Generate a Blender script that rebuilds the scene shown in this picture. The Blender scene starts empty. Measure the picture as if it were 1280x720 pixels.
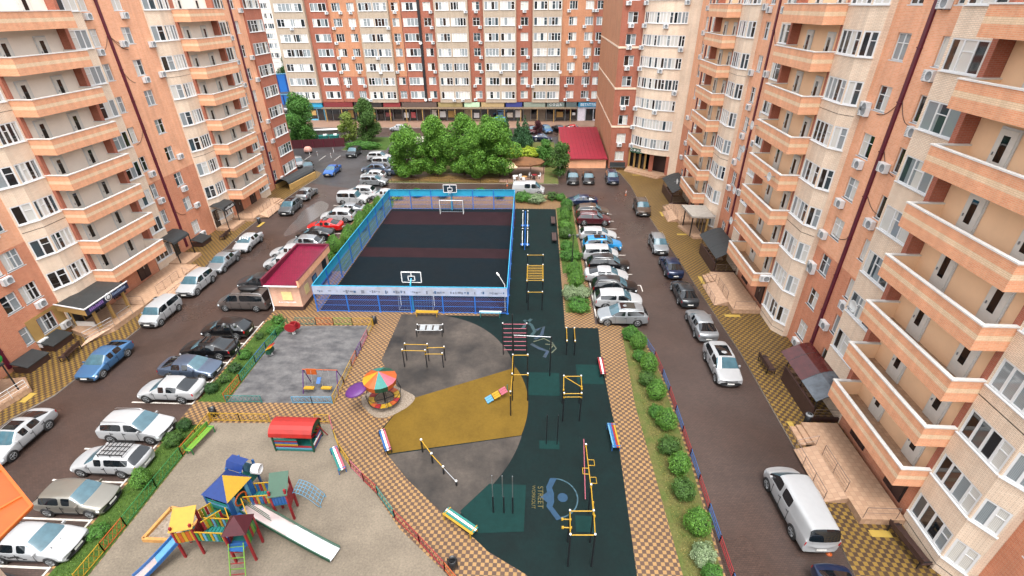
import bpy, bmesh, math, random
from mathutils import Vector, Matrix
random.seed(7)
R_ = math.radians
SC = bpy.context.scene
COL = SC.collection

# ------------------------------------------------------------------ camera, sky, sun, exposure
cam_d = bpy.data.cameras.new("camera")
cam_d.sensor_width = 36.0
cam_d.lens = 613.0 / 1280.0 * 36.0
cam_d.clip_start, cam_d.clip_end = 0.1, 2000.0
cam = bpy.data.objects.new("camera", cam_d)
COL.objects.link(cam)
cam.matrix_world = Matrix(((0.99882235, -0.0168815, 0.04548551, 0.0),
                           (0.04782496, 0.50038294, -0.86448232, 0.0),
                           (-0.00816641, 0.86563961, 0.50060102, 25.0),
                           (0, 0, 0, 1)))
SC.camera = cam

SUN_EL, SUN_AZ = R_(68), R_(170)      # azimuth clockwise from +Y
W = bpy.data.worlds.new("World"); SC.world = W; W.use_nodes = True
nt = W.node_tree; nt.nodes.clear()
sky = nt.nodes.new("ShaderNodeTexSky"); sky.sky_type = 'NISHITA'; sky.sun_disc = False
sky.sun_elevation = SUN_EL; sky.sun_rotation = SUN_AZ
sky.air_density = 1.0; sky.dust_density = 4.0; sky.ozone_density = 1.0
hs = nt.nodes.new("ShaderNodeHueSaturation"); hs.inputs['Saturation'].default_value = 0.18   # overcast: grey-white sky
bg = nt.nodes.new("ShaderNodeBackground"); bg.inputs['Strength'].default_value = 0.15
wo = nt.nodes.new("ShaderNodeOutputWorld")
nt.links.new(sky.outputs[0], hs.inputs['Color']); nt.links.new(hs.outputs[0], bg.inputs['Color']); nt.links.new(bg.outputs[0], wo.inputs[0])
sun_d = bpy.data.lights.new("sun", 'SUN'); sun_d.energy = 0.8; sun_d.angle = R_(25); sun_d.color = (1.0, 0.96, 0.9)
sun = bpy.data.objects.new("sun", sun_d); COL.objects.link(sun)
sv = Vector((math.sin(SUN_AZ) * math.cos(SUN_EL), math.cos(SUN_AZ) * math.cos(SUN_EL), math.sin(SUN_EL)))
sun.rotation_euler = sv.to_track_quat('Z', 'Y').to_euler(); sun.location = (0, 0, 90)
SC.view_settings.view_transform = 'Standard'; SC.view_settings.look = 'None'
SC.view_settings.gamma = 1.0; SC.view_settings.exposure = 1.82
SC.cycles.max_bounces = 6; SC.cycles.diffuse_bounces = 3; SC.cycles.glossy_bounces = 3
SC.cycles.transparent_max_bounces = 8; SC.cycles.use_denoising = True

# ------------------------------------------------------------------ helpers
def lin(h, k=1.0):
    if not isinstance(h, str): return h
    h = h.lstrip('#'); out = []
    for i in (0, 2, 4):
        c = int(h[i:i + 2], 16) / 255.0
        out.append(min(1.0, (c / 12.92 if c <= .04045 else ((c + .055) / 1.055) ** 2.4) * k))
    return tuple(out) + (1.0,)

def K(h, k):
    """a darker shade of a colour: one factor, or one per channel"""
    c = lin(h); k = k if isinstance(k, tuple) else (k, k, k)
    return tuple(v * q for v, q in zip(c[:3], k)) + (1.0,)

def tag(o, label=None, cat=None, group=None, kind=None):
    if label: o['label'] = label
    if cat: o['category'] = cat
    if group: o['group'] = group
    if kind: o['kind'] = kind
    return o

def empty(name, loc=(0, 0, 0), rz=0.0, parent=None):
    o = bpy.data.objects.new(name, None); COL.objects.link(o)
    o.location = loc; o.rotation_euler = (0, 0, rz); o.empty_display_size = .3
    if parent: o.parent = parent
    return o

def copy_tree(o, parent=None):
    c = o.copy(); COL.objects.link(c); c.parent = parent
    for ch in o.children: copy_tree(ch, c)
    return c

class MB:
    """collects faces and links them as ONE mesh object; uv in metres by box projection"""
    def __init__(s): s.v = []; s.f = []; s.m = []; s.sm = []
    def add(s, vs, fs, mat=0, smooth=False):
        b = len(s.v); s.v += [tuple(v) for v in vs]
        for f in fs: s.f.append([b + i for i in f]); s.m.append(mat); s.sm.append(smooth)
    def quad(s, a, b, c, d, mat=0): s.add([a, b, c, d], [(0, 1, 2, 3)], mat)
    def box(s, c, size, mat=0, rz=0.0, M=None):
        x, y, z = size[0] / 2, size[1] / 2, size[2] / 2
        vs = [Vector((sx * x, sy * y, sz * z)) for sz in (-1, 1) for sx, sy in ((-1, -1), (1, -1), (1, 1), (-1, 1))]
        if M is None: M = Matrix.Rotation(rz, 3, 'Z')
        vs = [M @ v + Vector(c) for v in vs]
        s.add(vs, [(3, 2, 1, 0), (4, 5, 6, 7), (0, 1, 5, 4), (1, 2, 6, 5), (2, 3, 7, 6), (3, 0, 4, 7)], mat)
    def b2(s, lo, hi, mat=0):
        s.box([(a + b) / 2 for a, b in zip(lo, hi)], [abs(b - a) for a, b in zip(lo, hi)], mat)
    def bar(s, a, b, w, h=None, mat=0, up=(0, 0, 1)):
        a, b = Vector(a), Vector(b); d = b - a; L = d.length
        if L < 1e-6: return
        d.normalize(); u = Vector(up)
        if abs(d.dot(u)) > .98: u = Vector((1, 0, 0))
        y = u.cross(d).normalized(); z = d.cross(y)
        M = Matrix((d, y, z)).transposed()
        s.box((a + b) / 2, (L, w, h or w), mat, M=M)
    def tube(s, pts, r, mat=0, n=6, closed=False, cap=True, r2=None):
        pts = [Vector(p) for p in pts]; N = len(pts); rings = []; prev = None
        for i, p in enumerate(pts):
            if closed: d = pts[(i + 1) % N] - pts[i - 1]
            else: d = pts[min(i + 1, N - 1)] - pts[max(i - 1, 0)]
            d.normalize()
            u = prev if prev is not None else (Vector((0, 0, 1)) if abs(d.z) < .95 else Vector((1, 0, 0)))
            x = (u - d * u.dot(d)); x = x.normalized() if x.length > 1e-5 else d.orthogonal().normalized()
            y = d.cross(x); prev = x
            rr = r if r2 is None else r + (r2 - r) * i / max(1, N - 1)
            rings.append([p + x * rr * math.cos(2 * math.pi * k / n) + y * rr * math.sin(2 * math.pi * k / n) for k in range(n)])
        vs = [v for ring in rings for v in ring]; fs = []
        for i in range(N if closed else N - 1):
            a, b = i * n, ((i + 1) % N) * n
            for k in range(n): fs.append((a + k, a + (k + 1) % n, b + (k + 1) % n, b + k))
        s.add(vs, fs, mat, True)
        if cap and not closed: s.add(rings[0], [tuple(range(n))[::-1]], mat); s.add(rings[-1], [tuple(range(n))], mat)
    def prism(s, poly, z0, z1, mat=0, side=None, bottom=True):
        n = len(poly); area = sum(poly[i][0] * poly[(i + 1) % n][1] - poly[(i + 1) % n][0] * poly[i][1] for i in range(n))
        if area < 0: poly = poly[::-1]
        s.add([(p[0], p[1], z1) for p in poly], [tuple(range(n))], mat)
        if bottom: s.add([(p[0], p[1], z0) for p in poly], [tuple(range(n))[::-1]], mat)
        for i in range(n):
            a, b = poly[i], poly[(i + 1) % n]
            s.quad((a[0], a[1], z0), (b[0], b[1], z0), (b[0], b[1], z1), (a[0], a[1], z1), mat if side is None else side)
    def sheet(s, poly, z, mat=0):
        n = len(poly); area = sum(poly[i][0] * poly[(i + 1) % n][1] - poly[(i + 1) % n][0] * poly[i][1] for i in range(n))
        if area < 0: poly = poly[::-1]
        s.add([(p[0], p[1], z) for p in poly], [tuple(range(n))], mat)
    def lathe(s, prof, c=(0, 0, 0), n=16, mat=0, axis='Z', smooth=True):
        vs = []; fs = []
        for r, z in prof:
            for k in range(n):
                a = 2 * math.pi * k / n; x, y = r * math.cos(a), r * math.sin(a)
                v = (x, y, z) if axis == 'Z' else ((x, z, y) if axis == 'Y' else (z, x, y))
                vs.append((v[0] + c[0], v[1] + c[1], v[2] + c[2]))
        for i in range(len(prof) - 1):
            for k in range(n):
                q = (i * n + k, i * n + (k + 1) % n, (i + 1) * n + (k + 1) % n, (i + 1) * n + k)
                fs.append(q if axis != 'Y' else q[::-1])
        s.add(vs, fs, mat, smooth)
    def mesh(s, name, mats):
        me = bpy.data.meshes.new(name); me.from_pydata(s.v, [], s.f)
        for m in mats: me.materials.append(m)
        me.polygons.foreach_set('material_index', [min(i, len(mats) - 1) for i in s.m])
        me.polygons.foreach_set('use_smooth', s.sm)
        uv = me.uv_layers.new(name='uv'); co = s.v; flat = []
        for p in me.polygons:
            n = p.normal
            if abs(n.z) > .7: flat += [c for i in p.vertices for c in (co[i][0], co[i][1])]
            else:
                l = math.hypot(n.x, n.y) or 1; tx, ty = -n.y / l, n.x / l
                flat += [c for i in p.vertices for c in (co[i][0] * tx + co[i][1] * ty, co[i][2])]
        uv.data.foreach_set('uv', flat)
        me.update(); return me
    def build(s, name, mats, parent=None, loc=None, rz=0.0):
        if not isinstance(mats, (list, tuple)): mats = [mats]
        o = bpy.data.objects.new(name, s.mesh(name, mats)); COL.objects.link(o)
        if parent: o.parent = parent
        if loc is not None: o.location = loc
        if rz: o.rotation_euler = (0, 0, rz)
        return o

def inst(name, me, parent=None, loc=(0, 0, 0), rz=0.0):
    o = bpy.data.objects.new(name, me); COL.objects.link(o)
    if parent: o.parent = parent
    o.location = loc; o.rotation_euler = (0, 0, rz)
    return o

def text_mesh(body, size, mat, name='lettering', extrude=.01):
    cu = bpy.data.curves.new(name, 'FONT'); cu.body = body; cu.size = size; cu.extrude = extrude
    cu.align_x = 'CENTER'; cu.align_y = 'CENTER'
    o = bpy.data.objects.new(name, cu); COL.objects.link(o)
    dg = bpy.context.evaluated_depsgraph_get()
    me = bpy.data.meshes.new_from_object(o.evaluated_get(dg)); me.name = name
    bpy.data.objects.remove(o); me.materials.clear(); me.materials.append(mat)
    return me

ORD = ['first', 'second', 'third', 'fourth', 'fifth', 'sixth', 'seventh', 'eighth', 'ninth', 'tenth', 'eleventh', 'twelfth',
       'thirteenth', 'fourteenth', 'fifteenth', 'sixteenth']

# ------------------------------------------------------------------ materials
def pbr(name, col, rough=.6, metal=0.0, var=.12, scale=3.0, bump=0.0, bscale=30.0, spec=.5, coat=0.0, uvn=False, rvar=0.0, col2=None, grain=0.0, gscale=14.0, stretch=None):
    m = bpy.data.materials.new(name); m.use_nodes = True
    t = m.node_tree; N, L = t.nodes, t.links; b = N['Principled BSDF']
    col = lin(col) if isinstance(col, str) else col
    b.inputs['Roughness'].default_value = rough; b.inputs['Metallic'].default_value = metal
    b.inputs['Specular IOR Level'].default_value = spec
    if coat: b.inputs['Coat Weight'].default_value = coat; b.inputs['Coat Roughness'].default_value = .06
    tc = N.new('ShaderNodeTexCoord')
    if var or col2:
        no = N.new('ShaderNodeTexNoise'); no.inputs['Scale'].default_value = scale; no.inputs['Detail'].default_value = 6; no.inputs['Roughness'].default_value = .62
        if stretch:
            st_ = N.new('ShaderNodeMapping'); st_.inputs['Scale'].default_value = stretch; L.new(tc.outputs['Object'], st_.inputs['Vector']); L.new(st_.outputs[0], no.inputs['Vector'])
        else: L.new(tc.outputs['Object'], no.inputs['Vector'])
        rp = N.new('ShaderNodeValToRGB'); rp.color_ramp.elements[0].position = .32; rp.color_ramp.elements[1].position = .68
        c2 = (lin(col2) if isinstance(col2, str) else col2) if col2 else None
        rp.color_ramp.elements[0].color = c2 if c2 else tuple(c * (1 - var) for c in col[:3]) + (1,)
        rp.color_ramp.elements[1].color = col if c2 else tuple(min(1, c * (1 + var)) for c in col[:3]) + (1,)
        L.new(no.outputs['Fac'], rp.inputs['Fac']); out = rp.outputs['Color']
        if grain:
            gn = N.new('ShaderNodeTexNoise'); gn.inputs['Scale'].default_value = gscale; gn.inputs['Detail'].default_value = 5; gn.inputs['Roughness'].default_value = .75; L.new(tc.outputs['Object'], gn.inputs['Vector'])
            gr = N.new('ShaderNodeMapRange'); gr.inputs['From Min'].default_value = .3; gr.inputs['From Max'].default_value = .7; gr.inputs['To Min'].default_value = 1 - grain; gr.inputs['To Max'].default_value = 1 + grain; L.new(gn.outputs['Fac'], gr.inputs['Value'])
            gm = N.new('ShaderNodeMix'); gm.data_type = 'RGBA'; gm.blend_type = 'MULTIPLY'; gm.inputs['Factor'].default_value = 1; L.new(out, gm.inputs['A']); L.new(gr.outputs['Result'], gm.inputs['B']); out = gm.outputs['Result']
        L.new(out, b.inputs['Base Color'])
        if rvar:
            mr = N.new('ShaderNodeMapRange'); mr.inputs['From Min'].default_value = .3; mr.inputs['From Max'].default_value = .7
            mr.inputs['To Min'].default_value = rough - rvar; mr.inputs['To Max'].default_value = rough + rvar
            L.new(no.outputs['Fac'], mr.inputs['Value']); L.new(mr.outputs['Result'], b.inputs['Roughness'])
    else: b.inputs['Base Color'].default_value = col
    if bump:
        nb = N.new('ShaderNodeTexNoise'); nb.inputs['Scale'].default_value = bscale; nb.inputs['Detail'].default_value = 4
        L.new(tc.outputs['Object'], nb.inputs['Vector'])
        bp = N.new('ShaderNodeBump'); bp.inputs['Strength'].default_value = bump; bp.inputs['Distance'].default_value = .02
        L.new(nb.outputs['Fac'], bp.inputs['Height']); L.new(bp.outputs['Normal'], b.inputs['Normal'])
    return m

def brick(name, c1, c2, mortar, bw=.26, bh=.078, ms=.012, rough=.8, var=.16, vs=.5, offset=.5, bump=.3, scale=1.0, rot=0.0, spec=.3, wet=0.0):
    """brickwork or pavers laid on the metre uv, with large soft weathering patches"""
    m = bpy.data.materials.new(name); m.use_nodes = True
    t = m.node_tree; N, L = t.nodes, t.links; b = N['Principled BSDF']
    b.inputs['Roughness'].default_value = rough; b.inputs['Specular IOR Level'].default_value = spec
    uv = N.new('ShaderNodeUVMap'); mp = N.new('ShaderNodeMapping'); mp.inputs['Rotation'].default_value = (0, 0, rot)
    L.new(uv.outputs['UV'], mp.inputs['Vector'])
    br = N.new('ShaderNodeTexBrick'); br.offset = offset
    br.inputs['Color1'].default_value = lin(c1); br.inputs['Color2'].default_value = lin(c2); br.inputs['Mortar'].default_value = lin(mortar)
    br.inputs['Scale'].default_value = scale; br.inputs['Brick Width'].default_value = bw; br.inputs['Row Height'].default_value = bh
    br.inputs['Mortar Size'].default_value = ms; br.inputs['Mortar Smooth'].default_value = .3; br.inputs['Bias'].default_value = -.1
    L.new(mp.outputs['Vector'], br.inputs['Vector'])
    tc = N.new('ShaderNodeTexCoord'); no = N.new('ShaderNodeTexNoise'); no.inputs['Scale'].default_value = vs; no.inputs['Detail'].default_value = 8; no.inputs['Roughness'].default_value = .65
    L.new(tc.outputs['Object'], no.inputs['Vector'])
    mr = N.new('ShaderNodeMapRange'); mr.inputs['From Min'].default_value = .3; mr.inputs['From Max'].default_value = .7
    mr.inputs['To Min'].default_value = 1 - var; mr.inputs['To Max'].default_value = 1 + var; L.new(no.outputs['Fac'], mr.inputs['Value'])
    mx = N.new('ShaderNodeMix'); mx.data_type = 'RGBA'; mx.blend_type = 'MULTIPLY'; mx.inputs['Factor'].default_value = 1.0
    L.new(br.outputs['Color'], mx.inputs['A']); L.new(mr.outputs['Result'], mx.inputs['B']); out = mx.outputs['Result']
    if not wet:                                            # rain streaks running down the wall
        sm = N.new('ShaderNodeMapping'); sm.inputs['Scale'].default_value = (2.6, 2.6, .16); L.new(tc.outputs['Object'], sm.inputs['Vector'])
        sn = N.new('ShaderNodeTexNoise'); sn.inputs['Scale'].default_value = 1.0; sn.inputs['Detail'].default_value = 6; L.new(sm.outputs[0], sn.inputs['Vector'])
        sr = N.new('ShaderNodeMapRange'); sr.inputs['From Min'].default_value = .35; sr.inputs['From Max'].default_value = .6; sr.inputs['To Min'].default_value = .92; sr.inputs['To Max'].default_value = 1.03; L.new(sn.outputs['Fac'], sr.inputs['Value'])
        s2 = N.new('ShaderNodeMix'); s2.data_type = 'RGBA'; s2.blend_type = 'MULTIPLY'; s2.inputs['Factor'].default_value = 1.0; L.new(out, s2.inputs['A']); L.new(sr.outputs['Result'], s2.inputs['B']); out = s2.outputs['Result']
    L.new(out, b.inputs['Base Color'])
    if wet:
        m2 = N.new('ShaderNodeMapRange'); m2.inputs['From Min'].default_value = .35; m2.inputs['From Max'].default_value = .65
        m2.inputs['To Min'].default_value = rough - wet; m2.inputs['To Max'].default_value = rough + .12
        n2 = N.new('ShaderNodeTexNoise'); n2.inputs['Scale'].default_value = .11; n2.inputs['Detail'].default_value = 7
        L.new(tc.outputs['Object'], n2.inputs['Vector']); L.new(n2.outputs['Fac'], m2.inputs['Value']); L.new(m2.outputs['Result'], b.inputs['Roughness'])
    if bump:
        bp = N.new('ShaderNodeBump'); bp.inputs['Strength'].default_value = bump; bp.inputs['Distance'].default_value = .006; bp.invert = True
        L.new(br.outputs['Fac'], bp.inputs['Height']); L.new(bp.outputs['Normal'], b.inputs['Normal'])
    return m

def tiles(name, c1, c2, size=.3, jcol='4a3a30', rot=0.0, joint=.04, var=.14, rough=.55, third=None, shift=0.0, aspect=1.0):
    """two-colour checker of paving tiles with dark joints on the metre uv"""
    m = bpy.data.materials.new(name); m.use_nodes = True
    t = m.node_tree; N, L = t.nodes, t.links; b = N['Principled BSDF']
    b.inputs['Roughness'].default_value = rough; b.inputs['Specular IOR Level'].default_value = .4
    uv = N.new('ShaderNodeUVMap'); mp = N.new('ShaderNodeMapping')
    mp.inputs['Rotation'].default_value = (0, 0, rot); mp.inputs['Scale'].default_value = (1 / size, 1 / (size * aspect), 1)
    L.new(uv.outputs['UV'], mp.inputs['Vector'])
    ck = N.new('ShaderNodeTexChecker'); ck.inputs['Scale'].default_value = 1.0
    off = N.new('ShaderNodeVectorMath'); off.operation = 'ADD'; off.inputs[1].default_value = (0.0, 0.0, .5)
    L.new(mp.outputs['Vector'], off.inputs[0]); L.new(off.outputs[0], ck.inputs['Vector'])
    ck.inputs['Color1'].default_value = lin(c1); ck.inputs['Color2'].default_value = lin(c2)
    wn = N.new('ShaderNodeTexWhiteNoise'); wn.noise_dimensions = '2D'
    fl = N.new('ShaderNodeVectorMath'); fl.operation = 'FLOOR'; L.new(mp.outputs['Vector'], fl.inputs[0]); L.new(fl.outputs[0], wn.inputs['Vector'])
    no = N.new('ShaderNodeTexNoise'); no.inputs['Scale'].default_value = .35; no.inputs['Detail'].default_value = 7
    tc = N.new('ShaderNodeTexCoord'); L.new(tc.outputs['Object'], no.inputs['Vector'])
    ad = N.new('ShaderNodeMath'); ad.operation = 'MULTIPLY_ADD'; ad.inputs[1].default_value = .45; L.new(wn.outputs['Value'], ad.inputs[0])
    L.new(no.outputs['Fac'], ad.inputs[2])
    mr = N.new('ShaderNodeMapRange'); mr.inputs['From Min'].default_value = .35; mr.inputs['From Max'].default_value = 1.1
    mr.inputs['To Min'].default_value = 1 - var; mr.inputs['To Max'].default_value = 1 + var; L.new(ad.outputs[0], mr.inputs['Value'])
    mx = N.new('ShaderNodeMix'); mx.data_type = 'RGBA'; mx.blend_type = 'MULTIPLY'; mx.inputs['Factor'].default_value = 1.0
    L.new(ck.outputs['Color'], mx.inputs['A']); L.new(mr.outputs['Result'], mx.inputs['B'])
    br = N.new('ShaderNodeTexBrick'); br.offset = 0.0; br.inputs['Scale'].default_value = 1.0; br.inputs['Brick Width'].default_value = 1.0; br.inputs['Row Height'].default_value = 1.0
    br.inputs['Mortar Size'].default_value = joint; L.new(mp.outputs['Vector'], br.inputs['Vector'])
    jm = N.new('ShaderNodeMix'); jm.data_type = 'RGBA'; L.new(br.outputs['Fac'], jm.inputs['Factor'])
    L.new(mx.outputs['Result'], jm.inputs['A']); jm.inputs['B'].default_value = lin(jcol); L.new(jm.outputs['Result'], b.inputs['Base Color'])
    return m

def pane_mat(name, dark='1c2226', mid='8f979a', light='d4d2cb', pw=.62, pl=.35, pm=.25):
    """window glass: each sash shows a dark room, a net curtain or a white blind behind a reflecting pane"""
    m = bpy.data.materials.new(name); m.use_nodes = True
    t = m.node_tree; N, L = t.nodes, t.links; b = N['Principled BSDF']
    b.inputs['Roughness'].default_value = .04; b.inputs['Specular IOR Level'].default_value = .9
    tc = N.new('ShaderNodeTexCoord'); sp = N.new('ShaderNodeSeparateXYZ'); L.new(tc.outputs['Object'], sp.inputs[0])
    oi = N.new('ShaderNodeObjectInfo')
    dv = N.new('ShaderNodeMath'); dv.operation = 'DIVIDE'; dv.inputs[1].default_value = pw; L.new(sp.outputs['X'], dv.inputs[0])
    fl = N.new('ShaderNodeMath'); fl.operation = 'FLOOR'; L.new(dv.outputs[0], fl.inputs[0])
    md = N.new('ShaderNodeMath'); md.operation = 'MULTIPLY_ADD'; md.inputs[1].default_value = 57.3; L.new(oi.outputs['Random'], md.inputs[0]); L.new(fl.outputs[0], md.inputs[2])
    wn = N.new('ShaderNodeTexWhiteNoise'); wn.noise_dimensions = '1D'; L.new(md.outputs[0], wn.inputs['W'])
    rp = N.new('ShaderNodeValToRGB'); rp.color_ramp.interpolation = 'CONSTANT'
    e = rp.color_ramp.elements; e[0].position = 0; e[0].color = lin(dark); e[1].position = 1 - pl - pm; e[1].color = lin(mid)
    x = e.new(1 - pl); x.color = lin(light); y = e.new(.3 * (1 - pl - pm)); y.color = lin('39464c'); w = e.new(.6 * (1 - pl - pm)); w.color = lin('2a2420')
    L.new(wn.outputs['Value'], rp.inputs['Fac'])
    # curtain folds: their shading put into the pane colour as wavy bands
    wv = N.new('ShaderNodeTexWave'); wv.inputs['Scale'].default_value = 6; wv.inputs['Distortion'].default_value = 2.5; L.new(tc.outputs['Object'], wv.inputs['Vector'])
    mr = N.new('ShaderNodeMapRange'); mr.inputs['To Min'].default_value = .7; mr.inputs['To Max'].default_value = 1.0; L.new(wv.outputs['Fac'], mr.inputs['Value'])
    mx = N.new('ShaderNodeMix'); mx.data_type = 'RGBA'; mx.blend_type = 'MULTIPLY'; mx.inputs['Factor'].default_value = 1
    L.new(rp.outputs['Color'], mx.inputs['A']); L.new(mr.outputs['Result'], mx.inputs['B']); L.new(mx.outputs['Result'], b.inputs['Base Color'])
    return m

M = {}
M['orange'] = brick('orange_brick', 'e2a280', 'd9946c', 'd9b498', var=.10)
M['red'] = brick('red_brick', 'c9805f', 'bc7052', 'bf9880', var=.10)
M['dkred'] = brick('dark_red_brick', K('b2644d', .9), K('a65842', .9), K('a87f6d', .9), var=.10)
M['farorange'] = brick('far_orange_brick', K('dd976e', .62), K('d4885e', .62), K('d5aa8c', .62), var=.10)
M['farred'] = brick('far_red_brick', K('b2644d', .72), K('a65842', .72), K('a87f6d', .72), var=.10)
M['beige'] = brick('beige_brick', 'e8d4be', 'e0c8b0', 'bfaa95', var=.07)
M['balc'] = brick('balcony_brick', 'dc9c76', 'd38e68', 'd6ad8f', var=.12)
M['stripe'] = brick('balcony_stripe', 'e2c6a6', 'dbbd9b', 'c9aa8c', var=.08)
M['peach'] = pbr('peach_plaster', 'f4cca4', .85, var=.05, scale=.7)
M['cream'] = pbr('cream_plaster', 'f0e4d6', .85, var=.05, scale=.7)
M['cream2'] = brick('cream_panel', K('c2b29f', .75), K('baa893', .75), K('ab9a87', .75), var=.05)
M['ochrewall'] = pbr('ochre_wall', K('b08d52', .8), .75, var=.12, scale=.8)
M['maroon'] = pbr('maroon_metal', K('63162e', .75), .45, var=.08)
M['white'] = pbr('white_plastic', K('e9eaea', .8), .4, var=.03)
M['whitemetal'] = pbr('white_metal', K('dfe1e0', .8), .45, var=.07, scale=5)
M['coping'] = pbr('coping_white', K('e6e2dc', .8), .6, var=.08, scale=2)
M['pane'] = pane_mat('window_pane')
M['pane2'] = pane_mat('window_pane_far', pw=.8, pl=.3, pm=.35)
M['doorleaf'] = pbr('door_white', 'd6d3cb', .5, var=.05)
M['glassdk'] = pbr('dark_glass', '14181b', .05, var=.1, spec=.9)
M['grey'] = pbr('grey_metal', '7d8184', .45, var=.1)
M['dark'] = pbr('dark_metal', '1b1c1f', .45, var=.2)
M['black'] = pbr('black_rubber', '0f1012', .7, var=.2)
M['steel'] = pbr('steel', 'b9bcbe', .3, metal=.9, var=.06)
M['concrete'] = pbr('concrete', '9a938a', .85, var=.12, bump=.2)
M['terrace'] = tiles('terrace_tile', K('b8977c', .85), K('b08e74', .85), size=.3, joint=.03, var=.1, rough=.45, jcol=K('947862', .85))
M['dkbrown'] = pbr('dark_brown', '3a2723', .5, var=.15)
M['roofdk'] = pbr('dark_roofing', '2c2f30', .6, var=.25, scale=2, rvar=.15)
# ------------------------------------------------------------------ ground
M['road'] = brick('road_pavers', '44352f', '392d28', '2c2320', bw=.2, bh=.1, ms=.012, rough=.5, var=.25, vs=.16, wet=.28, spec=.5)
M['asph'] = pbr('wet_asphalt', K('3a3839', .8), .5, grain=.15, gscale=6, var=.18, scale=.2, rvar=.2, bump=.1, bscale=20)
M['farpav'] = pbr('far_pavement', K('886b59', .72), .7, var=.12, scale=.4)
M['tileY'] = tiles('yellow_brown_tiles', K('886c31', .78), K('4a3828', .8), size=.24, rot=0.0, rough=.5, var=.16)
M['tileT'] = tiles('tan_brown_tiles', K('957449', .78), K('4f3b2e', .85), size=.21, rot=0.0, rough=.55, var=.14)
M['kerb'] = pbr('kerb_stone', K('a39a90', .8), .8, var=.12)
M['sand'] = pbr('sand', K('766c5e', .74), .95, grain=.28, gscale=9, var=.16, scale=.5, bump=.7, bscale=7)
M['graysand'] = pbr('grey_rubber_sand', K('666565', .8), .75, grain=.22, gscale=5, scale=1.0, stretch=(.8, 1.6, 1), rvar=.15, col2=K('3c3c3f', .8), bump=.3, bscale=8)
M['rubber'] = pbr('dark_teal_rubber', K('0d1a1a', (.75, .95, .95)), .75, grain=.2, gscale=5, var=.25, scale=.5, bump=.15, bscale=60, spec=.14, rvar=.12)
M['rubcourt'] = pbr('court_green_rubber', K('10191a', (.25, .5, .75)), .75, grain=.2, gscale=5, var=.25, scale=.35, bump=.15, bscale=60, spec=.14, rvar=.12)
M['rubred'] = pbr('court_red_rubber', K('2d181d', .6), .75, var=.15, scale=.5, bump=.15, bscale=60, spec=.14)
M['rubbrown'] = pbr('brown_grey_rubber', K('544c45', .75), .58, grain=.22, gscale=4, scale=.28, col2=K('1d1a18', .75), bump=.15, bscale=60, spec=.35, rvar=.15)
M['rubochre'] = pbr('ochre_rubber', K('675022', (.78, .78, .5)), .75, grain=.12, gscale=6, var=.14, scale=.5, bump=.15, bscale=60, spec=.14)
M['rubteal'] = pbr('teal_mat_rubber', K('0d2f2d', .75), .75, var=.12, bump=.15, bscale=60, spec=.14)
M['grass'] = pbr('grass', K('435a25', .8), .9, grain=.3, gscale=8, scale=1.3, col2=K('324a1a', .8), bump=.6, bscale=25, spec=.2)
M['drygrass'] = pbr('dry_grass', K('625c36', .8), .9, grain=.3, gscale=8, scale=1.1, col2=K('4a5828', .8), bump=.6, bscale=25, spec=.2)
M['line'] = pbr('white_paint', K('d9d6cf', .75), .6, scale=2.5, col2=K('b5aea6', .75))
M['gravel'] = pbr('pale_gravel', K('988b7c', .8), .95, scale=9, col2=K('6a5d50', .8), bump=.8, bscale=25)

def ground(name, poly, z, mat, kerb=None, kind='structure', z0=None):
    b = MB()
    if z0 is None: b.sheet(poly, z)
    else: b.prism(poly, z0, z, 0, side=1, bottom=False)
    o = b.build(name, [M[mat], M['kerb']] if z0 is not None else [M[mat]])
    return tag(o, kind=kind)

def strip_poly(pts, w):
    L, Rr = [], []
    for i, p in enumerate(pts):
        a = Vector(pts[max(0, i - 1)] + (0,)[:0]).to_2d() if False else Vector(pts[max(0, i - 1)]); c = Vector(pts[min(len(pts) - 1, i + 1)])
        d = (c - a).normalized(); n = Vector((-d.y, d.x)) * w / 2; p = Vector(p)
        L.append(tuple(p + n)); Rr.append(tuple(p - n))
    return L + Rr[::-1]

G = MB(); G.sheet([(-320, -60), (320, -60), (320, 420), (-320, 420)], -.006)
tag(G.build('ground', M['asph']), kind='structure')
ground('road', [(-39.5, -10), (18, -10), (18, 83), (-39.5, 83)], 0.0, 'road')
ground('yard_asphalt', [(-56, 83), (-24.5, 72), (-24.5, 110), (-56, 101)], 0.004, 'asph')
ground('crossing_road', [(-24, 71.2), (13.6, 71.2), (14.2, 84.5), (4, 86), (4, 75.6), (-24, 75.6)], 0.004, 'road')
ground('far_road', [(-110, 109), (14, 109), (14, 117.6), (-110, 117.6)], 0.004, 'road')
ground('far_pavement', [(-110, 117.6), (14, 117.6), (14, 128), (-110, 128)], .1, 'farpav', z0=-.02)
# courtyard island
ISL = [(-24.55, -6), (-24.6, 36.6), (-24.2, 44), (-24.4, 66.5), (-22.4, 70.8), (-18, 71.2), (4.4, 71.2), (5.3, 67.4), (5.55, 38.5), (5.5, 36.8), (7.7, 36.6), (9.5, 34.6), (10.0, 30), (10.1, 21.4), (9.8, 14), (9.6, -6)]
ground('courtyard_paving', ISL, .10, 'tileT', z0=-.02)
Z = .104
ground('lawn', [(-24.4, -6), (-24.4, 23.4), (-22.25, 23.5), (-22.55, -6)], Z, 'grass')
ground('lawn', [(-24.4, 25.7), (-24.4, 36.3), (-23.6, 36.6), (-22.3, 35.6), (-22.25, 25.7)], Z, 'grass')
ground('lawn', [(-24.05, 46), (-24.25, 66.4), (-21.3, 69.6), (-20.4, 66), (-20.4, 46)], Z, 'grass')
ground('lawn', [(2.95, 38.6), (5.3, 38.6), (5.2, 44), (3.0, 44)], Z, 'drygrass')
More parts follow.
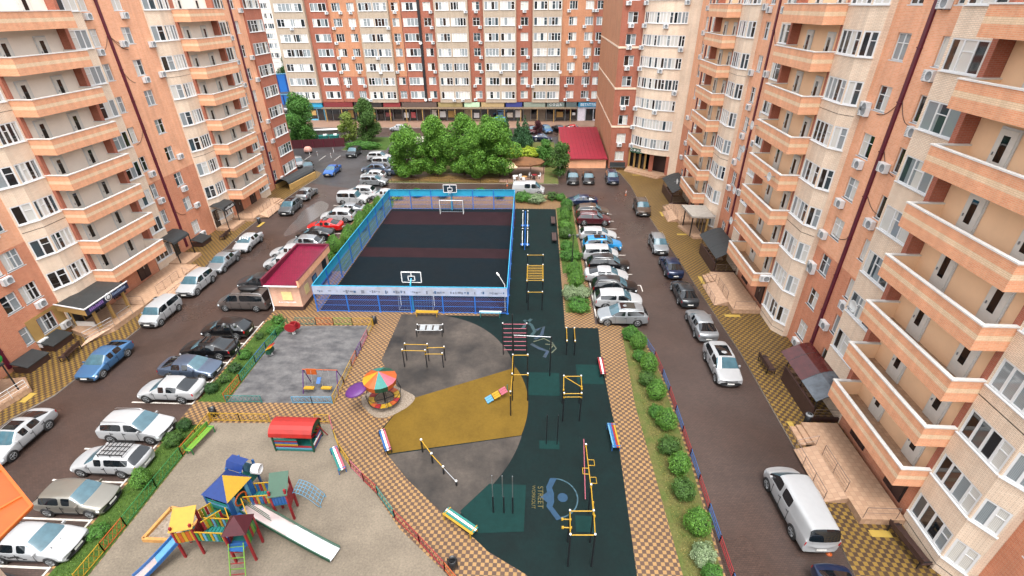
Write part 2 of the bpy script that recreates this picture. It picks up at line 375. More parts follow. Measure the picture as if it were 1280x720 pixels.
ground('lawn', [(3.0, 46.3), (5.2, 46.3), (5.1, 67), (2.9, 65.6)], Z, 'grass')
ground('lawn', [(7.75, 36.3), (9.3, 34.4), (9.85, 30), (9.95, 21.4), (9.65, 14), (9.5, -6), (7.8, -6), (7.7, 14.5), (7.5, 21.6), (7.35, 26.6)], Z, 'drygrass')
ground('lawn', [(-24.2, 76.6), (3.6, 76.6), (3.6, 104), (-22, 104)], .06, 'drygrass', z0=-.02)
ground('lawn', [(-39, 97), (-30, 97), (-31, 108), (-39, 108)], .06, 'grass', z0=-.02)
ground('plaza', [(-24.4, 77.5), (-14, 77.2), (-10, 76.7), (-4, 76.7), (-4, 80), (-20, 83), (-23.5, 82)], .066, 'tileY')
ground('plaza', [(-6, 77.2), (1.2, 77), (1.5, 86), (-6, 86)], .07, 'farpav')
ground('shelter_yard', [(-30, 103), (-22, 103), (-22, 109), (-31, 109)], .05, 'concrete', z0=-.02)
SAND = [(-22.2, 23.7), (-13.9, 23.9), (-13.1, 22.9), (-12.3, 21.6), (-11.3, 20.4), (-9.1, 18.5), (-7.2, 16.4), (-4.4, 14.2), (-2.2, 12), (0, 9), (1, -4), (-22.5, -4)]
ground('playground_sand', SAND, Z, 'sand')
ground('playground_rubber', [(-22.3, 35.5), (-14.5, 35.8), (-14.4, 25.9), (-22.2, 25.7)], Z, 'graysand')
RUB = [(-12.3, 37.75), (2.8, 37.75), (2.78, 36.15), (5.72, 36.15), (5.5, 31.6), (5.6, 25.5), (5.7, 24), (5.4, 14.4), (5.2, -6), (2.5, -6), (2.3, 12), (-0.2, 14.2), (-2.2, 15.3), (-3.0, 16), (-4.6, 17.1), (-6, 18.3), (-7.5, 19.6), (-9.2, 21.4), (-10.3, 23.3), (-9.2, 26.4), (-12.3, 30.9)]
ground('sports_rubber', RUB, Z, 'rubber')
ground('sports_rubber', [(-3.2, 37.75), (2.8, 37.75), (2.8, 65.3), (-3.2, 65.3)], Z, 'rubber')
def arc3(a, b, c, n=14):
    """quadratic curve from a through control b to c"""
    a, b, c = Vector(a), Vector(b), Vector(c)
    return [tuple(a * (1 - t) ** 2 + b * 2 * t * (1 - t) + c * t * t) for t in [i / n for i in range(n + 1)]]
ground('brown_rubber', [(-12.3, 37.7)] + arc3((-8.4, 37.7), (-3.2, 36.6), (-1.35, 30.4)) + [(-9.2, 26.4), (-12.3, 30.9)], Z + .004, 'rubbrown')
ground('ochre_rubber', [(-9.2, 26.4)] + arc3((-1.35, 30.45), (.35, 27.2), (-.7, 23.4)) + [(-9.2, 21.5), (-10.2, 23.3)], Z + .008, 'rubochre')
ground('brown_rubber', [(-9.2, 21.4)] + arc3((-.68, 23.35), (-1.3, 20.0), (-4.1, 17.3)) + [(-4.6, 17.1), (-6, 18.3), (-7.5, 19.6)], Z + .004, 'rubbrown')
for p in ([(-4.0, 17.6), (-2.5, 19.5), (-.3, 19.5), (-.35, 16.5), (-2.9, 16.3)], [(.5, 23), (1.8, 23), (1.8, 22.3), (.5, 22.3)], [(-.3, 29.9), (2.05, 29.9), (2.0, 27.3), (-.35, 27.3)],
          [(3.4, 31), (5.4, 31), (5.4, 28.7), (3.4, 28.7)], [(2.5, 17.6), (3.6, 17.6), (3.6, 16.6), (2.5, 16.6)]):
    ground('rubber_mat', p, Z + .012, 'rubteal')
ground('carousel_gravel', [(-10.55 + 1.9 * math.cos(a) * (1 + .1 * math.sin(3 * a)), 26.25 + 1.5 * math.sin(a) * (1 + .12 * math.cos(4 * a))) for a in [i * .2 for i in range(32)]], Z + .016, 'gravel')
# court floor
ground('court_floor', [(-20.2, 38.15), (-2.5, 38.25), (-3.0, 65.1), (-20.3, 64.7)], Z + .004, 'rubcourt')
for y0, y1 in ((38.3, 40.9), (49.6, 52.1), (59.2, 63.9)):
    ground('court_band', [(-20.1, y0), (-2.6, y0), (-2.75, y1), (-20.1, y1)], Z + .008, 'rubred')
# pavements along the houses
SWR = [(16.2, 5), (16.3, 15), (16.95, 21.2), (17.0, 33), (16.3, 46), (15.7, 56), (15.0, 68), (14.9, 76), (14.2, 82.4), (13.2, 85.2), (12.8, 86.2), (24.5, 86.2), (24.5, 5)]
ground('pavement', SWR, .10, 'tileY', z0=-.02)
SWL = [(-36.9, 5), (-36.6, 23.5), (-35.6, 26), (-35.5, 29), (-35.4, 36), (-36.5, 46), (-37.4, 56), (-37.6, 66), (-37.2, 74), (-36.6, 79), (-37.0, 81.5), (-38.2, 82.6), (-40.5, 83.2), (-44.5, 83.2), (-44.5, 5)]
ground('pavement', SWL, .10, 'tileY', z0=-.02)
# parking lines
LN = MB()
for y in (63.8, 61.3, 58.7, 56.1, 53.6, 51.1, 48.6, 46.5, 43.2, 40.8, 38.2): LN.b2((5.7, y - .06, .001), (10.4, y + .06, .004))
LN.b2((5.68, 38.2, .001), (5.8, 66, .005))
for y in (35.4, 32.9, 30.3, 27.9, 25.55, 21.2, 18.75, 16.2, 13.5): LN.b2((-29.3, y - .06, .001), (-24.8, y + .06, .004))
LN.b2((-24.82, 12, .001), (-24.7, 23, .005)); LN.b2((-24.82, 25.5, .001), (-24.7, 36.3, .005))
for y in (46.2, 48.7, 51.2, 53.7, 56.2, 58.7, 61.2, 63.7, 66.2): LN.b2((-29.3, y - .06, .001), (-24.6, y + .06, .004))
for x in (-46.5, -43.6, -40.7, -37.8): LN.b2((x - .05, 89.6, .005), (x + .05, 93, .008))
LN.b2((9.9, 44.1, .001), (10.9, 44.2, .004)); LN.b2((10.8, 42.9, .001), (10.9, 44.1, .0045))
tag(LN.build('road_markings', M['line']), kind='structure')
# rain puddle on the left road
PU = pbr('puddle_water', '4b4543', .16, var=.05, spec=.7); rnd = random.Random(3)
for nm, cx, cy, rx, ry in (('puddle', -31.2, 62, 1.5, 6.2),):
    b = MB(); b.sheet([(cx + rx * math.cos(t) * (1 + .16 * math.sin(3 * t + cx) + .05 * math.sin(7 * t)), cy + ry * math.sin(t) * (1 + .12 * math.cos(3 * t + cy))) for t in [i * math.pi / 24 for i in range(48)]], .007)
    tag(b.build(nm, PU), kind='structure')
# emblem painted on the rubber: blue athlete with raised arms inside a ring, lettering beside it
EMB = MB(); ez = Z + .018
def ring(b, cx, cy, r0, r1, a0, a1, z, mat, n=30):
    for i in range(n):
        t0, t1 = a0 + (a1 - a0) * i / n, a0 + (a1 - a0) * (i + 1) / n
        b.add([(cx + r * math.cos(t), cy + r * math.sin(t), z) for r, t in ((r0, t0), (r1, t0), (r1, t1), (r0, t1))], [(0, 1, 2, 3)], mat)
ring(EMB, 1.4, 18.7, 1.28, 1.36, R_(-78), R_(95), ez, 1)
EMB.sheet([(1.15, 20.05), (1.55, 20.05), (1.25, 19.35), (1.35, 19.0), (1.35, 18.4), (1.25, 18.1), (1.75, 17.35), (1.45, 17.25), (.9, 18.1), (.95, 18.35), (.55, 18.7), (.95, 19.05), (.9, 19.4)], ez + .002, 0)
ring(EMB, 1.85, 18.72, 0.0, .3, 0, 6.2832, ez + .002, 0, 16)
emb = EMB.build('painted_emblem', [pbr('emblem_blue', K('12405f', .6), .75, var=.15, scale=4), pbr('emblem_ring', K('4f7f93', .4), .75, scale=6, col2=K('2a4a52', .4))])
tag(emb, kind='structure')
ylw = pbr('emblem_yellow', K('9c8a3c', .4), .8, scale=9, col2=K('3a4536', .4))
for body, x, size in (('STREET', .55, .46), ('WORKOUT', .15, .3)):
    o = inst('painted_lettering', text_mesh(body, size, ylw, 'painted_lettering', .0), None, (x, 18.7, ez + .004), R_(-90)); tag(o, kind='structure')
# faded second drawing near the wall bars
E2 = MB()
for pts, m_ in (([(-.9, 37.2), (-.2, 36.4), (.1, 35.4), (-.3, 34.6)], 0), ([(.2, 35.6), (.9, 36.2), (.7, 34.9), (.1, 34.3)], 1), ([(0, 33.9), (.9, 34.4), (1.6, 33.8), (1.9, 33), (1.5, 32.4)], 2), ([(1.0, 33.6), (1.7, 33.5), (1.4, 32.9)], 2), ([(-.2, 33.6), (.5, 33), (1.2, 32.6), (.9, 31.8)], 1), ([(-1.0, 35.8), (-.6, 36.8), (-.2, 37.4)], 0)):
    E2.sheet(strip_poly([Vector(p) for p in pts], .3 if m_ < 2 else .12), ez + .001 * m_, m_)
tag(E2.build('faded_drawing', [pbr('faded_teal', '1d3d42', .8, scale=3, col2='1c2a2c'), pbr('faded_blue', '24364e', .8, scale=3, col2='1c2a2c'), pbr('faded_khaki', '5b5d45', .8, scale=3, col2='2a3432')]), kind='structure')
# ------------------------------------------------------------------ buildings
FH = 2.95
_winmesh = {}
def win_mesh(w, h, n, style=0):
    """white frame with n sashes (local x along, y outward, z up, origin bottom centre) and its pane"""
    key = (round(w, 2), round(h, 2), n, style)
    if key in _winmesh: return _winmesh[key]
    b = MB(); fw = .07 if style != 2 else .09
    for x in (-w / 2 + fw / 2, w / 2 - fw / 2): b.b2((x - fw / 2, -.06, 0), (x + fw / 2, .02, h))
    b.b2((-w / 2 + fw, -.06, 0), (w / 2 - fw, .02, fw)); b.b2((-w / 2 + fw, -.06, h - fw), (w / 2 - fw, .02, h))
    for i in range(1, n):
        x = -w / 2 + w * i / n; mw = .045 if style != 2 else .06
        b.b2((x - mw, -.06, fw), (x + mw, .018, h - fw))
    if style in (0, 2):
        rr = random.Random(hash(key) % 1000)
        for i in range(n):
            if (i % 2 == 0) == (n % 2 == 0) or style == 0:
                xa, xb = -w / 2 + w * i / n + .045, -w / 2 + w * (i + 1) / n - .045
                if rr.random() < .5: b.b2((xa, -.05, h * .62), (xb, .012, h * .62 + .045))
    # sill
    b.b2((-w / 2 - .08, .02, -.05), (w / 2 + .08, .14, 0))
    me = b.mesh('window', [M['white']])
    p = MB(); p.quad((-w / 2 + .03, -.02, .03), (w / 2 - .03, -.02, .03), (w / 2 - .03, -.02, h - .03), (-w / 2 + .03, -.02, h - .03))
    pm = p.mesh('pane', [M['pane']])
    _winmesh[key] = (me, pm); return _winmesh[key]

def put_window(name, parent, mid, out, z, w, h, n, style=0, recess=.1, pane=None):
    me, pm = win_mesh(w, h, n, style)
    rz = math.atan2(out.y, out.x) - math.pi / 2
    pos = (mid.x - out.x * recess, mid.y - out.y * recess, z)
    o = inst(name, me, parent, pos, rz); p = inst('pane', pm, o)
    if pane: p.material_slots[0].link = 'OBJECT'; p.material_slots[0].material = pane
    return o

def wall(mb, f, p0, p1, z0, z1, ops=(), depth=.22, mat=0, reveal=None):
    """flat run of wall between plan points p0,p1=(s,d) with real openings (u0,u1,zb,zt) and their reveals"""
    a, c = f(*p0), f(*p1); L = (c - a).length; t = (c - a) / L
    o = Vector((t.y, -t.x, 0)); 
    if o.dot(f(p0[0], p0[1] + 1) - a) < 0: o = -o
    P = lambda u, z, q=0: a + t * u - o * q + Vector((0, 0, z))
    zs = sorted({z0, z1} | {z for op in ops for z in op[2:4] if z0 < z < z1})
    for za, zb in zip(zs, zs[1:]):
        zm = (za + zb) / 2; hs_ = sorted((op[0], op[1]) for op in ops if op[2] < zm < op[3]); u = 0
        for h0, h1 in hs_ + [(L, L)]:
            if h0 - u > 1e-4: mb.quad(P(u, za), P(h0, za), P(h0, zb), P(u, zb), mat)
            u = h1
    rm = mat if reveal is None else reveal
    for u0, u1, zb, zt in ops:
        mb.quad(P(u0, zb), P(u0, zb, depth), P(u0, zt, depth), P(u0, zt), rm); mb.quad(P(u1, zb), P(u1, zt), P(u1, zt, depth), P(u1, zb, depth), rm)
        mb.quad(P(u0, zb), P(u1, zb), P(u1, zb, depth), P(u0, zb, depth), rm); mb.quad(P(u0, zt), P(u0, zt, depth), P(u1, zt, depth), P(u1, zt), rm)
    return a, t, o

_bal = {}
def balcony(parent, sg, z, s0, dback, length=6.95, rnd=None, plaster='peach'):
    """brick parapet in three bands round a slab, white coping, two balcony doors behind it"""
    key = (sg, round(dback, 2), plaster)
    if key not in _bal:
        f = lambda s, d, zz=0: Vector((sg * s, d, zz)); b = MB(); th = .12
        path = [(0.0, dback), (0.0, 0.0), (length, 0.0), (length, dback)]; ins = [(th, dback), (th, -th), (length - th, -th), (length - th, dback)]
        bands = [(0, .52, 0), (.52, .80, 1), (.80, 1.24, 0)]
        for za, zb, m_ in bands:
            for i in range(3):
                b.quad(f(*path[i], za), f(*path[i + 1], za), f(*path[i + 1], zb), f(*path[i], zb), m_)
                if za > .3 or True:
                    b.quad(f(*ins[i], max(za, .2)), f(*ins[i], zb), f(*ins[i + 1], zb), f(*ins[i + 1], max(za, .2)), 2)
        b.quad(f(0, dback, 0), f(length, dback, 0), f(length, 0, 0), f(0, 0, 0), 3)
        b.quad(f(th, dback, .2), f(th, -th, .2), f(length - th, -th, .2), f(length - th, dback, .2), 4)
        me = b.mesh('balcony', [M['balc'], M['stripe'], M[plaster], M['concrete'], M['terrace']])
        c = MB(); w = .2
        for (pa, pb) in (((0.06, dback), (0.06, -.06)), ((length - .06, -.06), (length - .06, dback))):
            c.b2(tuple(f(pa[0] - w / 2, pa[1] if pa[1] < -.5 else -.165, 1.24)), tuple(f(pb[0] + w / 2, pb[1] if pb[1] < -.5 else -.165, 1.31)))
        c.b2(tuple(f(-.05, -.165, 1.24)), tuple(f(length + .05, .045, 1.31)))
        cm = c.mesh('coping', [M['coping']])
        d = MB()
        d.b2((-.55, -.02, 0), (.55, .05, 2.25), 0); d.b2((-.48, .05, .05), (.48, .09, 2.15), 1); d.b2((-.17, .09, .75), (.2, .1, 1.9), 2); d.b2((.34, .09, 1.0), (.38, .14, 1.14), 3)
        dm = d.mesh('door', [M['whitemetal'], M['doorleaf'], M['glassdk'], M['grey']])
        _bal[key] = (me, cm, dm)
    me, cm, dm = _bal[key]
    o = inst('balcony', me, parent, (sg * s0, 0, z))
    inst('coping', cm, o)
    for u in (1.7, 5.0): inst('door', dm, o, (sg * u, dback + .03, .2))
    return o

def _ac():
    b = MB(); b.box((0, .18, 0), (.8, .3, .56), 0); b.lathe([(.0, .335), (.2, .335), (.22, .35), (.24, .335)], (-.12, 0, 0), 14, 1, 'Y')
    for i in range(6): b.box((.3, .335, -.2 + .08 * i), (.16, .01, .03), 1)
    for x in (-.3, .3): b.box((x, .14, -.31), (.04, .34, .05), 1); b.box((x, .02, -.2), (.04, .04, .3), 1)
    return b.mesh('air_conditioner', [M['white'], M['grey']])
AC = _ac()
def put_ac(parent, pos, out, name='air_conditioner'):
    return inst(name, AC, parent, pos, math.atan2(out.y, out.x) - math.pi / 2)
_dish = {}
def put_dish(parent, pos, out):
    if not _dish:
        b = MB(); b.lathe([(0, 0), (.16, .02), (.3, .07), (.38, .12), (.38, .135), (.3, .085), (.16, .035), (0, .015)], (0, .35, 0), 16, 0, 'Y'); b.bar((0, 0, 0), (0, .35, 0), .04, mat=1); b.bar((0, .36, -.3), (0, .75, 0), .02, mat=1); b.box((0, .76, 0), (.06, .1, .06), mat=1)
        _dish['m'] = b.mesh('satellite_dish', [M['whitemetal'], M['grey']])
    o = inst('satellite_dish', _dish['m'], parent, pos, math.atan2(out.y, out.x) - math.pi / 2); return o

KMAX = 9
def tower_block(root, sg, s_beg, s_end, mods, db, dk, dbay, bayc, plaster, rnd, bay, panel, w1, pipe_t, w2, top=34.0, period=21.2, skip_bay=(), skip_panel=(), extra=(), endwin=None):
    """a long apartment house: repeated bay / balcony / panel / brick modules along local x"""
    f = lambda s, d, z=0: Vector((sg * s, d, z))
    zr = 8.75                                              # lower storeys in redder brick
    bw, pw, yw, gw = MB(), MB(), MB(), MB()                # brick, plaster, bays
    runs = []                                              # (p0,p1) brick runs with windows
    cur = s_beg
    for t in mods:
        bs = t + bay[0]
        if t not in skip_bay: runs.append((cur, max(cur + .01, bs))); 
        else: pass
        cur = t + panel[1]
    runs.append((cur, s_end))
    wins = [(t + w[0], t + w[1]) for t in mods + [mods[-1] + period, mods[0] - period] for w in (w1, w2)] + list(extra)
    for a, c in runs:
        if c - a < .2: continue
        ws = [(x0, x1) for x0, x1 in wins if x0 > a + .05 and x1 < c - .05]
        for za, zb, m_ in ((0.0, zr, 1), (zr, top, 0)):
            ops = [(x0 - a, x1 - a, 1.2 + FH * k, 2.7 + FH * k) for k in range(KMAX) for x0, x1 in ws if za <= 1.2 + FH * k < zb]
            wall(bw, f, (a, dk), (c, dk), za, zb, ops, mat=m_)
        for x0, x1 in ws:
            for k in range(KMAX):
                put_window('window', root, f((x0 + x1) / 2, dk), Vector((0, 1, 0)), 1.2 + FH * k, x1 - x0, 1.5, 3 if x1 - x0 > 1.45 else 2, 0, .12)
                if rnd.random() < .62:
                    sx = x1 + .55 if rnd.random() < .5 else x0 - .5
                    zz = rnd.choice([-.42, -.42, .1]) 
                    if zz < -.3: sx = (x0 + x1) / 2 + rnd.uniform(-.2, .5)
                    if all(abs(sx - (q_ + pipe_t)) > .75 for q_ in mods): put_ac(root, f(sx, dk, 1.2 + FH * k + zz), Vector((0, 1, 0)))
    nb = 0
    for t in mods:
        # ---- bay
        if t not in skip_bay:
            A, Bf, Cn = (t + bay[0], dk), (t + bay[0], bayc), None
            pts = [(t + bay[0], dk), (t + bay[0] + .02, bayc), (t + bay[1], dbay), (t, dbay)]
            for i in range(3):
                p0, p1 = pts[i], pts[i + 1]; L = (Vector(p1) - Vector(p0)).length
                if L < .05: continue
                if i == 0: wall(yw, f, p0, p1, 0, top, (), mat=0); continue
                mg = .06 if i == 1 else .1
                ops = [(mg, L - mg if i == 1 else L - .14, 1.2 + FH * k, 2.72 + FH * k) for k in range(KMAX)] if L > .9 else []
                a_, t_, o_ = wall(yw, f, p0, p1, 0, top, ops, .12, reveal=1)
                for op in ops:
                    w_ = op[1] - op[0]; mid = a_ + t_ * ((op[0] + op[1]) / 2)
                    put_window('bay_window', root, mid, o_, op[2], w_, 1.52, 2 if w_ < 1.5 else 4, 2, .03)
                if i == 2 and t == mods[0]: pass
            for k in range(KMAX):
                if rnd.random() < .35:
                    a_ = f(t + bay[0] - .5, dk, 1.0 + FH * k); put_ac(root, a_, Vector((0, 1, 0)))
            # dark joint under each storey of windows
            for k in range(0, KMAX, 1):
                z_ = .55 + FH * k
                for i in (1, 2):
                    p0, p1 = f(*pts[i], z_), f(*pts[i + 1], z_)
                    if k in (0, 3, 6): gw = MB(); gw.bar(p0, p1, .03, .03); gw.build('wall_joint', M['dark'], root)
        # ---- balconies
        pw = MB(); wall(pw, f, (t, db), (t + 6.95, db), 3.0, top, ()); pw.build('plaster_wall', M[plaster], root)
        wall(bw, f, (t, db), (t + 6.95, db), 0.0, 3.0, (), mat=1)
        wall(bw, f, (t + .0, dbay), (t + .0, db - .01), 0, top, ()) if abs(dbay - db) > .05 else None
        for k in range(1, KMAX):
            balcony(root, sg, FH * k, t, db, plaster=plaster)
        # brick piers closing the balconies
        for u in (0.16, 6.95):
            for k in range(1, KMAX): pass
        wall(bw, f, (t + 6.96, db), (t + 6.96, db + .75), 3.0, top, (), mat=2); wall(bw, f, (t + 6.96, db + .75), (t + 7.3, db + .75), 3.0, top, (), mat=2)
        wall(bw, f, (t + 7.3, db + .75), (t + 7.3, panel[2]), 3.0, top, (), mat=2)
        wall(bw, f, (t + 6.95, db), (t + 7.3, db), 0.0, 3.0, (), mat=1)
        bw.b2(tuple(f(t + .02, db, 3.2)), tuple(f(t + .34, db + .3, top)), 2)
        # ground floor doors
        for u in (1.6, 5.3):
            o = MB(); o.b2((-.75, 0, 0), (.75, .06, 2.3), 0); o.b2((-.68, .06, .04), (-.02, .09, 2.2), 1); o.b2((.02, .06, .04), (.68, .09, 2.2), 1); o.b2((-.12, .09, 1), (-.06, .14, 1.3), 2)
            o.build('entrance_door', [M['dark'], M['dkbrown'], M['steel']], root, f(t + u, db + .01, .56))
        # ---- panel with wide window
        if t in skip_panel: continue
        a, c = t + 7.3, t + panel[1]
        ops = [(.06, c - a - .2, 1.2 + FH * k, 2.72 + FH * k) for k in range(KMAX)]
        a_, t_, o_ = wall(yw, f, (a, panel[2]), (c, panel[2]), 0, top, ops, .1)
        for op in ops: put_window('loggia_window', root, a_ + t_ * ((op[0] + op[1]) / 2), o_, op[2], op[1] - op[0], 1.52, 4, 0, .03)
        wall(yw, f, (c, panel[2]), (c, dk), 0, top, ())
        if rnd.random() < .9: pass
        # ---- drainpipe
        pp = MB(); pp.b2(tuple(f(t + pipe_t - .15, dk, .5)), tuple(f(t + pipe_t + .15, dk + .12, top)))
        for k in range(KMAX): pp.b2(tuple(f(t + pipe_t - .19, dk, 2 + FH * k)), tuple(f(t + pipe_t + .19, dk + .15, 2.06 + FH * k)))
        pp.build('drainpipe', M['maroon'], root)
    # closed shell: ends, back and roof
    back = dk - 11
    wall(bw, f, (s_beg, back), (s_beg, dk), 0, top, ()); wall(bw, f, (s_end, dk), (s_end, back), 0, top, (), mat=0)
    wall(bw, f, (s_end, back), (s_beg, back), 0, top, ())
    rf = MB(); rf.prism([tuple(f(x, y).xy) for x, y in ((s_beg - .2, back - .2), (s_end + .2, back - .2), (s_end + .2, db + .4), (s_beg - .2, db + .4))], top, top + .5)
    rf.build('roof', M['concrete'], root)
    bw.build('brick_wall', [M['orange'], M['red'], M['dkred']], root)
    yw.build('panel_wall', [M['beige'], M['white']], root)
    # plinth
    return f

rnd = random.Random(11)
right = tag(empty('apartment_building', (18.6, 0, 0), R_(90) - math.atan(.02)), 'tall orange and beige brick apartment block with peach balconies along the right road', 'building')
rmods = [18.05, 39.15, 60.35]
fr = tower_block(right, 1, 6.0, 80.0, rmods, -1.75, -2.45, -1.45, -2.05, 'peach', rnd, (-3.6, -2.65), (7.3, 11.0, -1.75), (11.35, 12.6), 14.0, (15.2, 16.5), extra=[(12.4, 13.6)])
for (s, d, k, dz) in ((25.2, .02, 3, .7), (45.6, .02, 2, .7), (46.5, .02, 3, .5), (67.0, .02, 1, .7), (52.5, -2.3, 4, 0), (40, .02, 4, .9), (45.8, .02, 5, .8)): put_dish(right, fr(s, d, FH * k + dz), Vector((0, 1, 0)))
put_ac(right, fr(39.1, -.9, 3.9), Vector((-1, 0, 0)))

rnd = random.Random(5)
left = tag(empty('apartment_building', (-38.6, 0, 0), R_(-90)), 'tall orange and beige brick apartment block with cream balconies along the left road', 'building')
lmods = [15.3, 37.8, 60.3]
fl = tower_block(left, -1, 8.0, 73.0, lmods, -2.0, -2.6, -1.95, -2.5, 'cream', rnd, (-3.55, -2.1), (7.3, 10.2, -1.95), (10.7, 11.9), 13.05, (15.0, 16.3), extra=[(31.9, 33.4), (26.6, 28.0), (74.0, 75.2)])
# far corner of the left block: red panels with wide windows
ow = MB()                                                # ochre painted ground floor by the corner shop
for a_, c_, zl, zh in ((31.0, 31.86, .3, 3.0), (33.44, 34.2, .3, 3.0), (31.86, 33.44, .3, 1.14), (31.86, 33.44, 2.74, 3.0)): ow.b2(tuple(fl(a_, -2.6, zl)), tuple(fl(c_, -2.575, zh)))
ow.build('painted_plinth', M['ochrewall'], left)
cw, cp = MB(), MB()
for z0, z1, m_ in ((0, 8.75, 1), (8.75, 34, 0)):
    wall(cw, fl, (73.0, -2.62), (76.4, -2.62), z0, z1, [(.5, 1.7, 1.2 + FH * k, 2.7 + FH * k) for k in range(KMAX) if z0 <= 1.2 + FH * k < z1], mat=m_)
for k in range(KMAX): put_window('window', left, fl(74.1, -2.62), Vector((0, 1, 0)), 1.2 + FH * k, 1.2, 1.5, 2, 0, .12)
wall(cw, fl, (76.4, -2.62), (76.4, -2.4), 0, 34, mat=2)
a_, t_, o_ = wall(cw, fl, (76.4, -2.4), (81.3, -2.4), 0, 34, [(.25, 4.65, 1.2 + FH * k, 2.72 + FH * k) for k in range(KMAX)], .1, mat=2)
for k in range(KMAX): put_window('loggia_window', left, a_ + t_ * 2.45, o_, 1.2 + FH * k, 4.4, 1.52, 5, 0, .03); 
for k in range(KMAX):
    if k % 3 != 1: put_ac(left, fl(75.7, -2.62, 1 + FH * k), Vector((0, 1, 0)))
wall(cw, fl, (81.3, -2.4), (81.3, -14), 0, 34, mat=2)
cw.build('brick_wall', [M['orange'], M['red'], M['dkred']], left)
rb = MB(); rb.prism([tuple(fl(x, y).xy) for x, y in ((73.2, -13.8), (81.4, -13.8), (81.4, -2.2), (73.2, -2.2))], 34, 34.6); rb.build('roof', M['concrete'], left)

# ---- curved corner tower
tow = tag(empty('apartment_building', (0, 0, 0)), 'red brick and beige corner tower with bowed rows of windows behind the three black cars', 'building')
ft = lambda s, d, z=0: Vector((s, -d, z))
TF = 3.0
tb = MB()
for z0, z1, m_ in ((0, 34, 1),):
    a_, t_, o_ = wall(tb, ft, (12.55, -85.8), (16.0, -85.8), z0, z1, [(1.0, 2.5, 1.4 + TF * k, 2.9 + TF * k) for k in range(9)], mat=2)
    for k in range(9):
        put_window('window', tow, a_ + t_ * 1.75, o_, 1.4 + TF * k, 1.5, 1.5, 2, 0, .12)
        if k % 2 == 1 or k > 4: put_ac(tow, (14.1 if k % 4 else 13.4, 85.8, 1.05 + TF * k), Vector((0, -1, 0)))
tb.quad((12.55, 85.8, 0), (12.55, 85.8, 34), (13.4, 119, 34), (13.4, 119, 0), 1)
for k in (1, 3, 5): tb.bar((12.54, 85.74, 4.05 + k * TF), (13.39, 119, 4.05 + k * TF), .1, .26, 3)
for k in (1, 3, 5): tb.b2((12.5, 85.74, 3.9 + k * TF * 1.0), (16.0, 85.81, 4.2 + k * TF * 1.0), 3)
arc = [(16.0, 85.8)]; n = 7; c0, c1 = Vector((16.0, 85.8)), Vector((21.5, 80.6)); nrm = Vector((-.69, -.72))
arc = [tuple(c0.lerp(c1, i / n) + nrm * (1.05 * 4 * (i / n) * (1 - i / n))) for i in range(n + 1)]
tc_ = MB()
for i in range(n):
    p, q = arc[i], arc[i + 1]; L = (Vector(q) - Vector(p)).length
    zlo = 3.4
    ops = [(.02 if i else .2, L - .02 if i < n - 1 else L - .3, 4.4 + TF * k, 5.9 + TF * k) for k in range(8)]
    a_, t_, o_ = wall(tc_, ft, (p[0], -p[1]), (q[0], -q[1]), zlo, 34, ops, .1)
    for op in ops: put_window('bay_window', tow, a_ + t_ * ((op[0] + op[1]) / 2), o_, op[2], op[1] - op[0], 1.5, 2, 2, .03)
    tc_.quad((p[0], p[1], zlo), (q[0], q[1], zlo), (20.5, 86, zlo), (19.5, 87, zlo))
for k in range(8):
    for u in ((.04, .93) if k % 2 else (.06, .6)):
        if (k * 7 + int(u * 10)) % 5 != 1:
            i = min(n - 1, int(u * n)); p = Vector(arc[i]).lerp(Vector(arc[i + 1]), u * n - i); put_ac(tow, (p.x, p.y, 4.05 + TF * k), Vector((nrm.x, nrm.y, 0)))
tc_.quad((21.5, 80.6, 0), (22.9, 79.7, 0), (22.9, 79.7, 34), (21.5, 80.6, 34)); tc_.quad((21.5, 80.6, 0), (21.5, 80.6, 34), (23, 83, 34), (23, 83, 0))
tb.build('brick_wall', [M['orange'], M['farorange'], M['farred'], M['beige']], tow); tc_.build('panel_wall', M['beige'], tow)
b = MB(); b.prism([(12.55, 85.8), (16, 85.8)] + arc[1:] + [(23, 83), (23, 119), (13.4, 119)], 34, 34.5); b.build('roof', M['concrete'], tow)
# recessed entrance with golden columns and glass doors
b = MB()
b.quad((16.0, 86.6, 0), (19.2, 84.4, 0), (19.2, 84.4, 3.4), (16.0, 86.6, 3.4), 2); b.quad((19.2, 84.4, 0), (22.5, 81.4, 0), (22.5, 81.4, 3.4), (19.2, 84.4, 3.4), 3)
for i, u in enumerate((.02, .16, .3, .44)):
    p = c0.lerp(c1, u) + nrm * .15; b.prism([(p.x - .14, p.y - .14), (p.x + .14, p.y - .14), (p.x + .14, p.y + .14), (p.x - .14, p.y + .14)], 0, 3.4, 0)
for u in (.1, .23, .37): 
    p = c0.lerp(c1, u) - nrm * .15; b.box((p.x, p.y, 1.4), (.9, .06, 2.4), 1, rz=R_(-43))
p = c0.lerp(c1, .58); b.prism([(p.x - .3, p.y - .3), (p.x + .3, p.y - .3), (p.x + .3, p.y + .3), (p.x - .3, p.y + .3)], 0, 3.4, 4)
p = c0.lerp(c1, .97); b.prism([(p.x - .2, p.y - .2), (p.x + .2, p.y - .2), (p.x + .2, p.y + .2), (p.x - .2, p.y + .2)], 0, 3.4, 4)
b.build('entrance', [M['ochrewall'], M['glassdk'], M['glassdk'], M['dkbrown'], M['dkred']], tow)
b = MB(); p = c0.lerp(c1, .25) + nrm * .95; b.box((p.x, p.y, 3.55), (2.3, .1, .75), 0, rz=R_(-41)); sg_ = b.build('sign', pbr('sign_green', '2b4a36', .5), tow)
o = inst('lettering', text_mesh('О Ф И С', .55, M['white']), sg_, (p.x + nrm.x * .07, p.y + nrm.y * .07, 3.55)); o.rotation_euler = (R_(90), 0, R_(-41))
